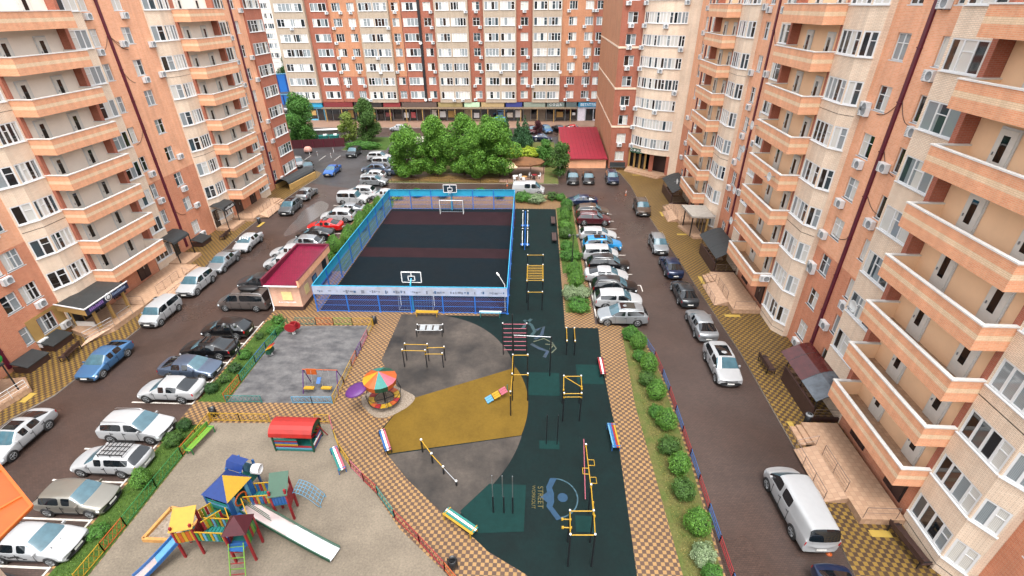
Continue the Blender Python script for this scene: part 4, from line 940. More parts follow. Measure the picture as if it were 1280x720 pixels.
GK, GL, GR, GS, GF = 'cars parked along the left kerb', 'cars parked nose to the lawn on the left', 'cars parked in the right hand lot', 'cars standing along the right road', 'cars by the far shops'
CARS = [
 # left kerb, facing the viewer
 ('sedan', 'white', -33.9, 21.6, -90, 'white sedan at the left kerb nearest the orange roof', GK, ('blackroof',)),
 ('sedan', 'steelblue', -34.3, 29.6, -90, 'steel blue sedan at the left kerb beside the dark benches', GK, ()),
 ('mpv', 'white', -34.5, 36.6, -90, 'boxy white minivan below the shop with the dark blue sign', GK, ()),
 ('suv', 'white', -34.5, 42.1, -90, 'white crossover between the boxy minivan and the silver kerb sedan', GK, ()),
 ('sedan', 'silver', -34.5, 47.0, -90, 'silver sedan between two white cars at the left kerb', GK, ()),
 ('liftback', 'white', -34.4, 52.2, -90, 'white liftback with a striped sun shade behind its windscreen', GK, ('shade',)),
 ('suv', 'grey', -34.4, 63.8, -90, 'grey crossover with a black roof next to the rain puddle', GK, ('blackroof',)),
 ('sedan', 'silver', -34.5, 69.6, 90, 'silver sedan farthest along the left kerb, tail towards the viewer', GK, ()),
 ('sedan', 'blue', -35.0, 81.5, -92, 'bright blue sedan driving towards the viewer in the middle of the yard', None, ()),
 ('suv', 'dgrey', -35.1, 93.2, -92, 'dark grey off-roader parked in front of the oval hedge', None, ('spare',)),
 ('sedan', 'black', -40.2, 83.8, -65, 'black sedan parked by the far end of the left block', None, ()),
 ('hatch', 'white', -43.0, 86.2, -65, 'white hatchback half hidden behind the black sedan at the block end', None, ()),
 ('suv', 'white', -70.0, 136.5, 20, 'white off-roader beyond the left block, the upper of two', GF, ()),
 ('sedan', 'white', -65.4, 127.5, 20, 'white sedan beyond the left block, the lower of two', GF, ()),
 # left lot
 ('suv', 'white', -29.2, 89.8, 0, 'white estate farthest up the left lot, beside the big trees', GL, ()),
 ('hatch', 'dgrey', -26.6, 94.4, 0, 'dark hatchback showing only its roof behind the farthest white estate', GL, ()),
 ('boxy', 'white', -26.9, 85.6, 0, 'tall white minibus beside the big trees', GL, ()),
 ('suv', 'slate', -27.8, 82.2, 180, 'slate blue crossover in front of the tall white minibus', GL, ()),
 ('sedan', 'slate', -23.6, 81.2, 0, 'slate blue sedan nose in to the tree plot', GL, ()),
 ('hatch', 'white', -27.0, 78.6, 180, 'white hatchback between the slate crossover and the silver crossover', GL, ()),
 ('suv', 'silver', -26.0, 75.5, 0, 'silver crossover at the corner of the tree plot', GL, ()),
 ('suv', 'white', -26.4, 70.2, 180, 'white crossover behind the square white minivan', GL, ()),
 ('boxy', 'white', -26.6, 67.2, 0, 'square white minivan with three side windows', GL, ('drails',)),
 ('sedan', 'white', -22.6, 69.3, 180, 'white saloon tucked behind the corner of the blue court fence', GL, ()),
 ('sedan', 'silver', -25.8, 63.2, 180, 'silver saloon behind the white off-roader next to the thujas', GL, ()),
 ('suv', 'white', -26.4, 60.6, 180, 'white crossover between the silver saloon and the red car', GL, ()),
 ('sedan', 'red', -26.9, 57.3, 180, 'bright red sedan in the left lot', GL, ('blackroof',)),
 ('liftback', 'black', -27.2, 54.7, 180, 'black liftback beside the bright red sedan', GL, ('blackroof',)),
 ('hatch', 'silver', -27.4, 52.1, 180, 'old silver hatchback just beyond the kiosk roof', GL, ()),
 ('sedan', 'white', -28.0, 49.6, 180, 'white car half hidden by the kiosk roof, the farther of two', GL, ()),
 ('hatch', 'white', -27.6, 46.9, 180, 'white car half hidden by the kiosk roof, the nearer of two', GL, ()),
 ('sedan', 'dgrey', -28.0, 42.6, 180, 'dark grey car hidden behind the van with the roof box', GL, ()),
 ('minivan', 'taupe', -27.5, 38.7, 180, 'taupe minivan carrying a black roof box', GL, ('box', 'rails')),
 ('hatch', 'black', -26.8, 34.2, 180, 'black hatchback next to the lamp post, tail to the lawn', GL, ()),
 ('sedan', 'black', -26.7, 31.4, 180, 'long black sedan between the black hatchback and the slate sedan', GL, ('blackroof',)),
 ('sedan', 'slate', -26.8, 28.9, 0, 'slate sedan with a shimmering windscreen facing the lawn', GL, ()),
 ('sedan', 'white', -26.6, 26.4, 180, 'white sedan with its tail to the shrubs at the tiled path', GL, ()),
 ('suv', 'white', -26.5, 22.6, 0, 'white off-roader facing the round shrub near the path', GL, ('rails',)),
 ('wagon', 'white', -26.1, 19.9, 180, 'white estate car with a roof rack basket', GL, ('basket',)),
 ('hatch', 'beigegrey', -26.1, 17.2, 0, 'beige grey hatchback facing the lawn', GL, ()),
 ('liftback', 'white', -26.1, 14.5, 0, 'white liftback with black lettering on its bonnet', GL, ('lettering',)),
 ('sedan', 'black', -27.6, 11.9, 0, 'black car just entering the picture at the bottom left corner', GL, ()),
 # right lot
 ('sedan', 'navy', 6.6, 67.5, 180, 'dark navy sedan at the far end of the right hand lot', GR, ()),
 ('suv', 'brown', 7.6, 63.2, 0, 'brownish grey off-roader behind the burgundy crossover', GR, ()),
 ('suv', 'burg', 7.5, 60.4, 0, 'burgundy crossover in the right hand lot', GR, ('rails',)),
 ('wagon', 'white', 7.6, 55.6, 0, 'white estate beside the bright blue crossover', GR, ()),
 ('suv', 'sky', 7.8, 52.6, 0, 'bright blue crossover with a black roof', GR, ('blackroof',)),
 ('mpv', 'white', 7.3, 50.1, 0, 'white compact car between the blue crossover and a black one', GR, ()),
 ('suv', 'black', 7.9, 47.6, 0, 'black off-roader with roof rails between two white cars', GR, ('rails',)),
 ('sedan', 'white', 7.4, 45.2, 0, 'pearl white sedan between two black cars', GR, ()),
 ('suv', 'black', 7.9, 42.7, 0, 'black crossover between the pearl sedan and the white estate off-roader', GR, ('rails',)),
 ('suv', 'white', 7.9, 40.2, 0, 'white off-roader second from the near end of the right hand lot', GR, ()),
 ('suv', 'silver', 8.0, 37.5, 180, 'silver off-roader with dark roof at the near end of the lot', GR, ('blackroof', 'rails')),
 ('suv', 'black', 5.9, 78.0, -90, 'leftmost of the three black cars before the red roof', 'black cars before the red roof', ()),
 ('hatch', 'black', 8.4, 78.1, -90, 'middle of the three black cars before the red roof', 'black cars before the red roof', ()),
 ('suv', 'navy', 12.2, 78.2, -90, 'rightmost of the three black cars, beneath the corner tower', 'black cars before the red roof', ('rails',)),
 ('van', 'white', -1.2, 71.8, 0, 'white passenger van on the crossing road behind the court', None, ()),
 # right road
 ('suv', 'brown', 14.6, 64.9, -90, 'dark brown off-roader driving down the right road', GS, ('rails',)),
 ('suv', 'silver', 14.4, 53.0, -90, 'small boxy silver white off-roader ahead of the navy sedan', GS, ('rails',)),
 ('sedan', 'navy', 14.6, 47.4, 90, 'navy sedan on the right road behind the small off-roader', GS, ()),
 ('sedan', 'dgrey', 14.6, 41.8, 90, 'dark grey sedan between the navy and the silver sedan', GS, ()),
 ('sedan', 'silver', 14.7, 36.4, 90, 'silver sedan behind the white glass roofed car', GS, ()),
 ('suv', 'white', 14.7, 30.9, -90, 'white crossover with a black glass roof on the right road', GS, ('blackroof',)),
 ('van', 'white', 14.9, 18.3, 92, 'big white panel van near the bottom of the right road', GS, ()),
 ('sedan', 'navy', 14.7, 12.7, -92, 'dark blue car cut off by the bottom edge behind the white van', GS, ()),
 # far
 ('hatch', 'steelblue', 2.1, 113.7, -70, 'light blue hatchback seen between the conifers and the red roof', GF, ()),
 ('sedan', 'black', 5.0, 113.9, -60, 'black sedan beside the light blue hatchback', GF, ()),
 ('sedan', 'navy', 1.0, 105.6, 0, 'dark blue sedan behind the conifers', GF, ()),
 ('hatch', 'burg', -1.2, 113.2, -70, 'dark plum car left of the light blue hatchback', GF, ()),
 ('hatch', 'white', -31.6, 114.3, 170, 'white hatchback driving along the road before the shops', GF, ()),
 ('mpv', 'sky', -9.3, 121.5, 180, 'pale blue small van parked at the shop fronts', GF, ()),
 ('sedan', 'red', 8.2, 114.6, 0, 'red car peeping over the red roof', GF, ()),
]
NM = {'sedan': 'sedan_car', 'hatch': 'hatchback_car', 'liftback': 'liftback_car', 'wagon': 'estate_car', 'suv': 'off_road_car', 'boxy': 'minibus', 'mpv': 'compact_van', 'van': 'van', 'minivan': 'minivan'}
for tp, col, x, y, a, lab, grp, ex in CARS:
    zz = .104 if (x, y) == (-9.3, 121.5) else .006
    sc_ = .93 if tp == 'suv' and (x, y) == (14.4, 53.0) else 1.0
    car(NM[tp], tp, col, x, y, a, lab, 'van' if tp in ('van', 'boxy', 'mpv', 'minivan') else 'car', grp, extras=ex, z=zz, scale=sc_)
# ------------------------------------------------------------------ trees, shrubs, grass
def leaf_mat(name, a, b_, tr=.25):
    m = bpy.data.materials.new(name); m.use_nodes = True; t = m.node_tree; N, L = t.nodes, t.links; p = N['Principled BSDF']
    p.inputs['Roughness'].default_value = .55; p.inputs['Specular IOR Level'].default_value = .3
    g = N.new('ShaderNodeNewGeometry'); no = N.new('ShaderNodeTexNoise'); no.inputs['Scale'].default_value = .9; no.inputs['Detail'].default_value = 3
    tc = N.new('ShaderNodeTexCoord'); L.new(tc.outputs['Object'], no.inputs['Vector'])
    ad = N.new('ShaderNodeMath'); ad.operation = 'MULTIPLY_ADD'; ad.inputs[1].default_value = .55; L.new(g.outputs['Random Per Island'], ad.inputs[0])
    mu = N.new('ShaderNodeMath'); mu.operation = 'MULTIPLY'; mu.inputs[1].default_value = .8; L.new(no.outputs['Fac'], mu.inputs[0]); L.new(mu.outputs[0], ad.inputs[2])
    rp = N.new('ShaderNodeValToRGB'); rp.color_ramp.elements[0].position = .25; rp.color_ramp.elements[1].position = .85
    rp.color_ramp.elements[0].color = lin(a); rp.color_ramp.elements[1].color = lin(b_); L.new(ad.outputs[0], rp.inputs['Fac']); L.new(rp.outputs['Color'], p.inputs['Base Color'])
    tl = N.new('ShaderNodeBsdfTranslucent'); L.new(rp.outputs['Color'], tl.inputs['Color']); mx = N.new('ShaderNodeMixShader'); mx.inputs[0].default_value = tr
    L.new(p.outputs[0], mx.inputs[1]); L.new(tl.outputs[0], mx.inputs[2]); L.new(mx.outputs[0], N['Material Output'].inputs[0]); return m
LF = {'bright': leaf_mat('leaf_bright', K('24581a', .72), K('70a03a', .78)), 'mid': leaf_mat('leaf_mid', K('2a4a1e', .72), K('5a7f3a', .72)), 'dark': leaf_mat('leaf_dark', K('1d3a1c', .72), K('3f6632', .72)), 'thuja': leaf_mat('leaf_thuja', K('28521c', .72), K('67973a', .72), .1),
      'conifer': leaf_mat('needle', K('21452a', .72), K('3f6a40', .72), .1), 'yellow': leaf_mat('leaf_yellow', K('7c9a1c', .72), K('b6c83a', .72)), 'lush': leaf_mat('leaf_lush', K('26561e', .72), K('5f943e', .72)), 'plum': leaf_mat('leaf_plum', K('351720', .72), K('5a2a34', .72)), 'pale': leaf_mat('leaf_pale', K('4c6e38', .72), K('a3b58c', .72)), 'olive': leaf_mat('leaf_olive', K('4a6420', .72), K('8a9e48', .72))}
M['bark'] = pbr('bark', '4a3a2c', .9, var=.25, scale=6, bump=.5)
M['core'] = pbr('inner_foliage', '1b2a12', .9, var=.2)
M['birch'] = pbr('white_bark', 'b9b2a6', .8, scale=6, col2='6a6258')
def leaves(rr, centers, n, size, out=.6):
    """many small leaf faces scattered over clumps (centre, radius)"""
    b = MB(); tot = sum(r ** 2 for c, r in centers)
    for c, r in centers:
        for _ in range(max(3, int(n * r * r / tot))):
            d = Vector((rr.gauss(0, 1), rr.gauss(0, 1), rr.gauss(0, 1))).normalized(); q = r * (1 - .55 * rr.random() ** 2.2)
            p = Vector(c) + Vector((d.x * q, d.y * q, d.z * q * .85))
            nn = (d * out + Vector((rr.gauss(0, .5), rr.gauss(0, .5), rr.gauss(0, .5) + .35))).normalized(); u = nn.orthogonal().normalized(); v = nn.cross(u)
            a = rr.uniform(0, 6.28); u, v = u * math.cos(a) + v * math.sin(a), v * math.cos(a) - u * math.sin(a); s = size * rr.uniform(.6, 1.3)
            b.add([p - u * s * .5, p + v * s * .32 + nn * s * .1, p + u * s * .6, p - v * s * .32 + nn * s * .1], [(0, 1, 2, 3)], 0)
    return b
def tree_mesh(seed, h, w, n, size, kind):
    rr = random.Random(seed); cs = []
    if kind == 'round':
        for i in range(34):
            t = rr.random(); ang = rr.uniform(0, 6.28); z = h * (.14 + .80 * t); prof = math.sin(math.pi * min(1, (.12 + .88 * t))) ** .6
            q = w * prof * rr.uniform(.35, .8); cs.append(((q * math.cos(ang), q * math.sin(ang), z), w * rr.uniform(.24, .42)))
        cs += [((0, 0, h * .55), w * .5), ((0, 0, h * .82), w * .38)]
    elif kind == 'cone':
        for i in range(30):
            t = i / 30; z = h * (.08 + .9 * t); q = w * (1 - t) * .72
            for k in range(4 if t < .6 else 2):
                ang = rr.uniform(0, 6.28); cs.append(((q * math.cos(ang), q * math.sin(ang), z + rr.uniform(-.1, .1)), max(.12, w * (1 - t) * .42 + .1)))
    br = MB(); tr = MB()
    tr.tube([(0, 0, 0), (.05 * w * rr.uniform(-1, 1), .05 * w, h * .3), (0, 0, h * (.6 if kind == 'round' else .95))], .05 * h * .35 + .06, r2=.04)
    for i in range(7 if kind == 'round' else 0):
        c, r = rr.choice(cs); tr.tube([(0, 0, h * rr.uniform(.2, .4)), (c[0] * .5, c[1] * .5, (h * .35 + c[2]) / 2), c], .07 * h * .12 + .03, r2=.02, n=5)
    return leaves(rr, cs, n, size), tr
_tp = {}
def tree(name, key, args, leaf, x, y, label, cat='tree', group=None, rz=0.0, s=1.0, z=.06, bark='bark', sz=1.0):
    if key not in _tp:
        lb, tr = tree_mesh(*args); _tp[key] = (lb.mesh('crown', [LF[leaf]]), tr.mesh('trunk', [M[bark]]))
    cm, tm = _tp[key]; root = tag(empty(name, (x, y, z), rz), label, cat, group); root.scale = (s, s, s * sz)
    inst('trunk', tm, root); o = inst('crown', cm, root)
    o.material_slots[0].link = 'OBJECT'; o.material_slots[0].material = LF[leaf]
    return root
BIG = (1, 8.6, 3.4, 20000, .25, 'round'); MED = (2, 6.5, 2.3, 4500, .32, 'round'); CON = (3, 5.5, 1.4, 3800, .26, 'cone'); BIG2 = (5, 8.8, 3.2, 20000, .25, 'round')
gt = 'big green trees behind the sports court'
for i, (x, y, s, k) in enumerate(((-21.0, 79.5, .98, 'a'), (-16.8, 80.6, 1.08, 'b'), (-12.2, 81.6, 1.12, 'a'), (-10.2, 79.4, .9, 'b'), (-6.0, 80.6, 1.1, 'a'), (-18.5, 87.5, .9, 'b'), (-9, 88.5, .95, 'a'))):
    lab = ['leftmost big bright green tree behind the court, next to the parked cars', 'big bright green tree, second from the left behind the court', 'tallest big bright green tree in the middle of the row behind the court', 'smaller bright green tree in front of the gap before the right end of the row', 'rightmost big bright green tree beside the brown cafe tent', 'bright green tree in the second row behind the two leftmost', 'bright green tree in the second row behind the right end'][i]
    tree('broadleaf_tree', 'big' + k, BIG if k == 'a' else BIG2, 'bright', x, y, lab, group=gt, rz=i * 1.3, s=s)
tree('broadleaf_tree', 'biga', BIG, 'lush', -49.0, 101.8, 'big round tree behind the green bins by the maroon fence', rz=2.1, s=1.15)
tree('broadleaf_tree', 'bigb', BIG2, 'mid', -35.5, 103.5, 'taller dull green tree right of the birch behind the oval hedge', rz=.7, s=.98)
tree('broadleaf_tree', 'med', MED, 'olive', -39.0, 102.5, 'pale yellow green tree left of the taller one behind the hedge', rz=.4, s=.95, bark='birch')
tree('broadleaf_tree', 'med', MED, 'mid', 4.0, 80.5, 'small dull green tree leaning over the lawn left of the red roof', rz=1.9, s=.86, bark='birch')
tree('broadleaf_tree', 'med', MED, 'lush', 1.5, 86.5, 'small bright tree between the cafe tent and the dull tree', rz=2.9, s=.72)
gc = 'dark conifers behind the cafe'
for i, (x, y, s) in enumerate(((-6.0, 99.5, 1.15), (-2.4, 100.5, 1.12), (-8.5, 98.8, .95), (-3.9, 104, .9))):
    tree('conifer_tree', 'con', CON, 'conifer', x, y, ['tall dark conifer, second from the left behind the cafe', 'tall dark conifer nearest the parked blue cars', 'shorter dark conifer against the big trees', 'dark conifer farthest back behind the cafe'][i], group=gc, rz=i, s=s)
tree('ornamental_tree', 'med', MED, 'plum', .2, 109.5, 'plum leaved little tree beside the conifers', rz=.3, s=.5)
for i, (x, y, s) in enumerate(((-64.5, 133, 1.1), (-62.5, 128.5, .8))):
    tree('conifer_tree', 'con', CON, 'dark', x, y, ['dark conifer at the left end of the far block, the rear one', 'dark conifer at the left end of the far block, the front one'][i], rz=i, s=s)
for i, (x, y, s) in enumerate(((-94, 190, 1.5), (-88, 184, 1.25), (-99, 197, 1.5))):
    tree('broadleaf_tree', 'biga', BIG, 'dark', x, y, ['tall dark tree over the blue fence, the middle one', 'dark tree over the blue fence, nearest the far block', 'dark tree over the blue fence, nearest the left block'][i], rz=i * 2, s=s)
# hedges and bushes
def bush_mesh(seed, rx, ry, h, n, size, egg=.0, rough=.14):
    """clipped shrub: a lumpy egg covered with many small leaves round a dark twiggy core"""
    rr = random.Random(seed); ph = [rr.uniform(0, 6.28) for _ in range(6)]; b = MB()
    def rad(d): return 1 + rough * (math.sin(3 * d.x * 2 + ph[0]) * math.sin(4 * d.y + ph[1]) + .7 * math.sin(6 * d.z + ph[2] + 4 * d.x) * math.sin(7 * d.y + ph[3]) + .5 * math.sin(11 * d.x + ph[4]) * math.sin(12 * d.z + ph[5]))
    def pos(d, k):
        q = rad(d) * k; w = 1 - egg * max(0, d.z) ** 1.3
        return Vector((d.x * rx * q * w, d.y * ry * q * w, h * .48 + d.z * h * .5 * q))
    for _ in range(n):
        d = Vector((rr.gauss(0, 1), rr.gauss(0, 1), rr.gauss(.15, 1))).normalized(); p = pos(d, 1 - .28 * rr.random() ** 2 + (.08 if rr.random() < .12 else 0))
        if p.z < .03: continue
        nn = (Vector((d.x / rx, d.y / ry, d.z / h * 2)).normalized() * .9 + Vector((rr.gauss(0, .5), rr.gauss(0, .5), rr.gauss(.2, .5)))).normalized(); u = nn.orthogonal().normalized(); v = nn.cross(u); t = rr.uniform(0, 6.28)
        u, v = u * math.cos(t) + v * math.sin(t), v * math.cos(t) - u * math.sin(t); s_ = size * rr.uniform(.6, 1.4)
        b.add([p - u * s_ * .5, p + v * s_ * .34, p + u * s_ * .6, p - v * s_ * .34], [(0, 1, 2, 3)], 0)
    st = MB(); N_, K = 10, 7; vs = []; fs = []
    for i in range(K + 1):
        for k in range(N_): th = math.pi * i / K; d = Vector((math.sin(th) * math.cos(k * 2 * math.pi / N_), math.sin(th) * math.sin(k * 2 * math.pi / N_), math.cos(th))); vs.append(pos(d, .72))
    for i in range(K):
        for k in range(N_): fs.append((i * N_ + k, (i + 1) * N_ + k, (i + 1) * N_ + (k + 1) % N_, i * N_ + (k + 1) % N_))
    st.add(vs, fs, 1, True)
    for i in range(4): t = i * 1.57; st.tube([(0, 0, 0), (rx * .3 * math.cos(t), ry * .3 * math.sin(t), h * .4)], .025, n=5)
    return b, st
_bp = {}
def bush(name, key, leaf, x, y, label, group=None, s=1.0, z=.104, rz=0.0, cat='shrub', sz=1.0):
    if key not in _bp:
        spec = {'round': (1, .8, .8, 1.3, 4200, .085), 'round2': (2, .85, .78, 1.15, 4200, .085, .1, .2), 'wide': (4, 1.05, .95, .95, 3800, .1, .0, .25), 'hedge': (7, 3.4, 1.2, 1.6, 9000, .16, 0, .1), 'loose': (9, .75, .72, 1.0, 1300, .12, .1, .4), 'thuja': (11, .72, .72, 1.75, 4600, .075, .5, .12)}[key]
        lb, st = bush_mesh(*spec)
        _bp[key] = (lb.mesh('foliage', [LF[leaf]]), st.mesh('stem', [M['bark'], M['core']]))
    fm, sm = _bp[key]; root = tag(empty(name, (x, y, z), rz), label, cat, group); root.scale = (s, s, s * sz)
    inst('stem', sm, root); o = inst('foliage', fm, root); o.material_slots[0].link = 'OBJECT'; o.material_slots[0].material = LF[leaf]
    return root
gs = 'clipped shrubs between the path and the right road'
SS = [(8.25, 34.7, 'round', 'lush', 1.1), (8.7, 33.3, 'thuja', 'thuja', 1.0), (8.55, 31.9, 'round2', 'lush', .85), (9.0, 30.5, 'thuja', 'thuja', 1.05), (8.6, 28.9, 'round', 'mid', 1.0), (8.95, 27.4, 'thuja', 'thuja', 1.05), (8.6, 25.6, 'round2', 'lush', .85), (9.0, 24.5, 'thuja', 'thuja', 1.05), (8.8, 22.5, 'round2', 'mid', 1.05), (9.0, 20.9, 'thuja', 'thuja', 1.0), (8.85, 19.2, 'round', 'mid', 1.05), (9.0, 17.0, 'thuja', 'thuja', 1.05), (8.9, 15.4, 'round2', 'pale', .95), (9.05, 14.4, 'round', 'lush', .8)]
for i, (x, y, k, lf, s) in enumerate(SS):
    kind = 'egg shaped thuja' if k == 'thuja' else ('white flowering round bush' if lf == 'pale' else 'round green bush')
    lab = f'{kind}, {ORD[i]} along the right road strip counted from the parked silver off-roader'
    bush('shrub', k, lf, x, y, lab, gs, s * (.92 if k == 'thuja' else .8), rz=i * .9)
gs = 'shrubs between the sports ground and the right hand lot'
for i, (x, y, k, lf, s) in enumerate(((4.3, 65.6, 'round', 'lush', 1.05), (4.1, 63.3, 'round', 'mid', 1.0), (3.9, 60.9, 'thuja', 'thuja', 1.1), (3.8, 58.4, 'round2', 'thuja', 1.0), (3.7, 55.6, 'round', 'mid', 1.05), (3.7, 52.3, 'round2', 'lush', .9), (4.0, 49.8, 'wide', 'lush', 1.1), (4.1, 45.6, 'thuja', 'thuja', 1.1), (4.2, 43.4, 'thuja', 'thuja', 1.15), (3.5, 41.2, 'round', 'pale', 1.0), (4.6, 41.4, 'round2', 'pale', 1.0), (4.2, 39.3, 'wide', 'lush', 1.0))):
    bush('shrub', k, lf, x, y, f'{"egg shaped thuja" if k == "thuja" else ("white flowering bush" if lf == "pale" else "round green bush")}, {ORD[i]} from the far end of the strip beside the lot', gs, s, rz=i)
gs = 'thujas between the left lot and the court fence'
for i, (x, y, s) in enumerate(((-22.1, 64.6, 1.1), (-22.5, 61.4, 1.15), (-22.8, 58.9, 1.1), (-22.3, 57.0, 1.1), (-23.0, 55.0, 1.0), (-22.6, 53.0, 1.1), (-23.3, 50.7, 1.25), (-23.1, 47.4, 1.3))):
    bush('thuja_shrub', 'thuja', 'thuja', x, y, f'dark green thuja, {ORD[i]} from the far corner of the blue court fence', gs, s, rz=i)
gs = 'shrubs on the lawn of the left lot'
for i, (x, y, k, lf, s) in enumerate(((-23.2, 36.0, 'loose', 'lush', 1.2), (-22.8, 34.6, 'wide', 'lush', 1.0), (-23.7, 33.6, 'loose', 'mid', .9), (-23.6, 30.9, 'round2', 'lush', 1.0), (-23.5, 29.2, 'loose', 'dark', 1.1), (-23.6, 27.9, 'loose', 'mid', 1.0), (-23.9, 26.8, 'round', 'dark', .95), (-23.6, 23.1, 'round', 'dark', .95), (-23.5, 21.8, 'round2', 'mid', 1.15), (-23.3, 18.6, 'thuja', 'thuja', 1.25), (-23.6, 15.4, 'wide', 'lush', .8))):
    bush('shrub', k, lf, x, y, f'{["", "spreading"][k == "wide"]} {"loose leafy" if k == "loose" else "dense"} shrub, {ORD[i]} from the kiosk along the left lawn'.strip().replace('  ', ' '), gs, s * (.58 if k == 'loose' else .62), rz=i)
for i, (x, y, k, lf, s, lab) in enumerate(((-1.8, 68.6, 'wide', 'lush', 1.3, 'broad green bush in front of the white passenger van'), (.1, 68.0, 'wide', 'pale', 1.2, 'silvery bush right of the one before the passenger van'), (2.4, 69.2, 'loose', 'mid', 1.1, 'loose bush at the right end behind the court, left one'), (3.6, 68.8, 'round2', 'lush', .9, 'small bush at the right end behind the court, right one'), (-8.2, 70.3, 'round', 'lush', 1.0, 'round bush behind the far court fence right of the hoop'), (-17.8, 69.8, 'round', 'lush', 1.0, 'round bush behind the far court fence left of the hoop'), (-13.9, 69.6, 'loose', 'mid', 1.0, 'loose bush behind the far goal'), (-20.6, 68.6, 'loose', 'yellow', 1.1, 'yellowish bush at the far left court corner'), (-5.4, 69.5, 'loose', 'lush', 1.0, 'loose bush behind the far court fence near its right end'))):
    bush('shrub', k, lf, x, y, lab, None, s, rz=i)
bush('hedge', 'hedge', 'lush', -34.8, 97.8, 'long oval clipped hedge behind the dark off-roader', None, 1.0, z=.06, cat='hedge')
for i, (x, y) in enumerate(((-4.5, 93), (-1.5, 92.3), (1.5, 93.5))):
    bush('shrub', 'wide', 'yellow' if i < 2 else 'mid', x, y, ['lime yellow bush behind the cafe tent, left one', 'lime yellow bush behind the cafe tent, right one', 'dull bush behind the cafe tent'][i], None, 1.9, z=.06, rz=i)
# short grass blades over the lawns
def blades(poly_boxes, n, zz, mat, seed):
    rr = random.Random(seed); b = MB()
    for _ in range(n):
        x0, y0, x1, y1 = rr.choice(poly_boxes); x, y = rr.uniform(x0, x1), rr.uniform(y0, y1); a = rr.uniform(0, 6.28); w = .03; h = rr.uniform(.03, .075); lx, ly = rr.uniform(-.07, .07), rr.uniform(-.07, .07)
        b.add([(x - w * math.cos(a), y - w * math.sin(a), zz), (x + w * math.cos(a), y + w * math.sin(a), zz), (x + lx, y + ly, zz + h)], [(0, 1, 2)], 0)
    return tag(b.build('grass', mat), kind='stuff')
blades([(-24.3, 8, -22.5, 23.3)] * 3 + [(-24.3, 25.8, -22.4, 35.4)] + [(-24.0, 46.2, -20.6, 66)] * 2, 9000, .1, leaf_mat('grass_blade', K('3f6a1c', .5), K('7a9a38', .5)), 1)
blades([(7.9, 10, 9.5, 33)] * 4 + [(3.0, 46.5, 5.1, 65)] * 2 + [(3.0, 38.8, 5.2, 44)], 10000, .1, leaf_mat('dry_blade', K('6a7a30', .55), K('a89a58', .55)), 2)
# ------------------------------------------------------------------ sports court fence, goals, hoops, kiosk
z0 = .104
def gl(name, col, rough=.4, **k): return pbr(name, lin(col, .46), max(rough, .55), **k)
M['fblue'] = gl('fence_blue', '2c86f0', var=.1); M['fcyan'] = gl('cyan_sheet', '35c4f2', .45, var=.08, scale=1.5); M['banner'] = gl('banner_white', 'c4c9d6', .6, scale=1.2, col2='98a3bc')
M['wire'] = gl('wire_blue', '4c80d8', .5, var=0); M['yel'] = gl('paint_yellow', 'd9a91c', .4, var=.08, scale=6); M['redp'] = gl('paint_red_gloss', 'b3202a', .4, var=.1, scale=6)
M['tealp'] = gl('paint_teal', '1f8f86', .4, var=.1, scale=6); M['grnp'] = gl('paint_green', '2f8f4a', .4, var=.1, scale=6); M['orgp'] = gl('paint_orange', 'd9651c', .4, var=.1, scale=6); M['blup'] = gl('paint_blue_gloss', '2a6fb8', .4, var=.1, scale=6)
M['pnkp'] = gl('paint_pink', 'cf6a7c', .45, var=.1, scale=6); M['purp'] = gl('paint_purple', '6a2f86', .4, var=.1, scale=6); M['lblu'] = gl('paint_light_blue', '6fb4d8', .4, var=.1, scale=6); M['limep'] = gl('paint_lime', '7fb53a', .4, var=.1, scale=6)
M['dkgrn'] = gl('paint_dark_green', '14573c', .4, var=.1, scale=6); M['dkblu'] = gl('paint_dark_blue', '163f8c', .4, var=.1, scale=6); M['maroonp'] = gl('paint_maroon', '5a1222', .4, var=.1, scale=6)
M['wood'] = pbr('light_wood', 'a3763f', .7, var=.2, scale=4); M['postblk'] = pbr('post_black', '17181b', .4, var=.1)
cf = tag(empty('court_fence', (0, 0, 0)), 'tall blue wire mesh fence with cyan and white bands round the sports court', 'fence')
CC = [(-20.35, 38.05), (-2.45, 38.2), (-2.95, 65.15), (-20.4, 64.75)]
HT = 2.75
def lerp(a, b, t): return (a[0] + (b[0] - a[0]) * t, a[1] + (b[1] - a[1]) * t)
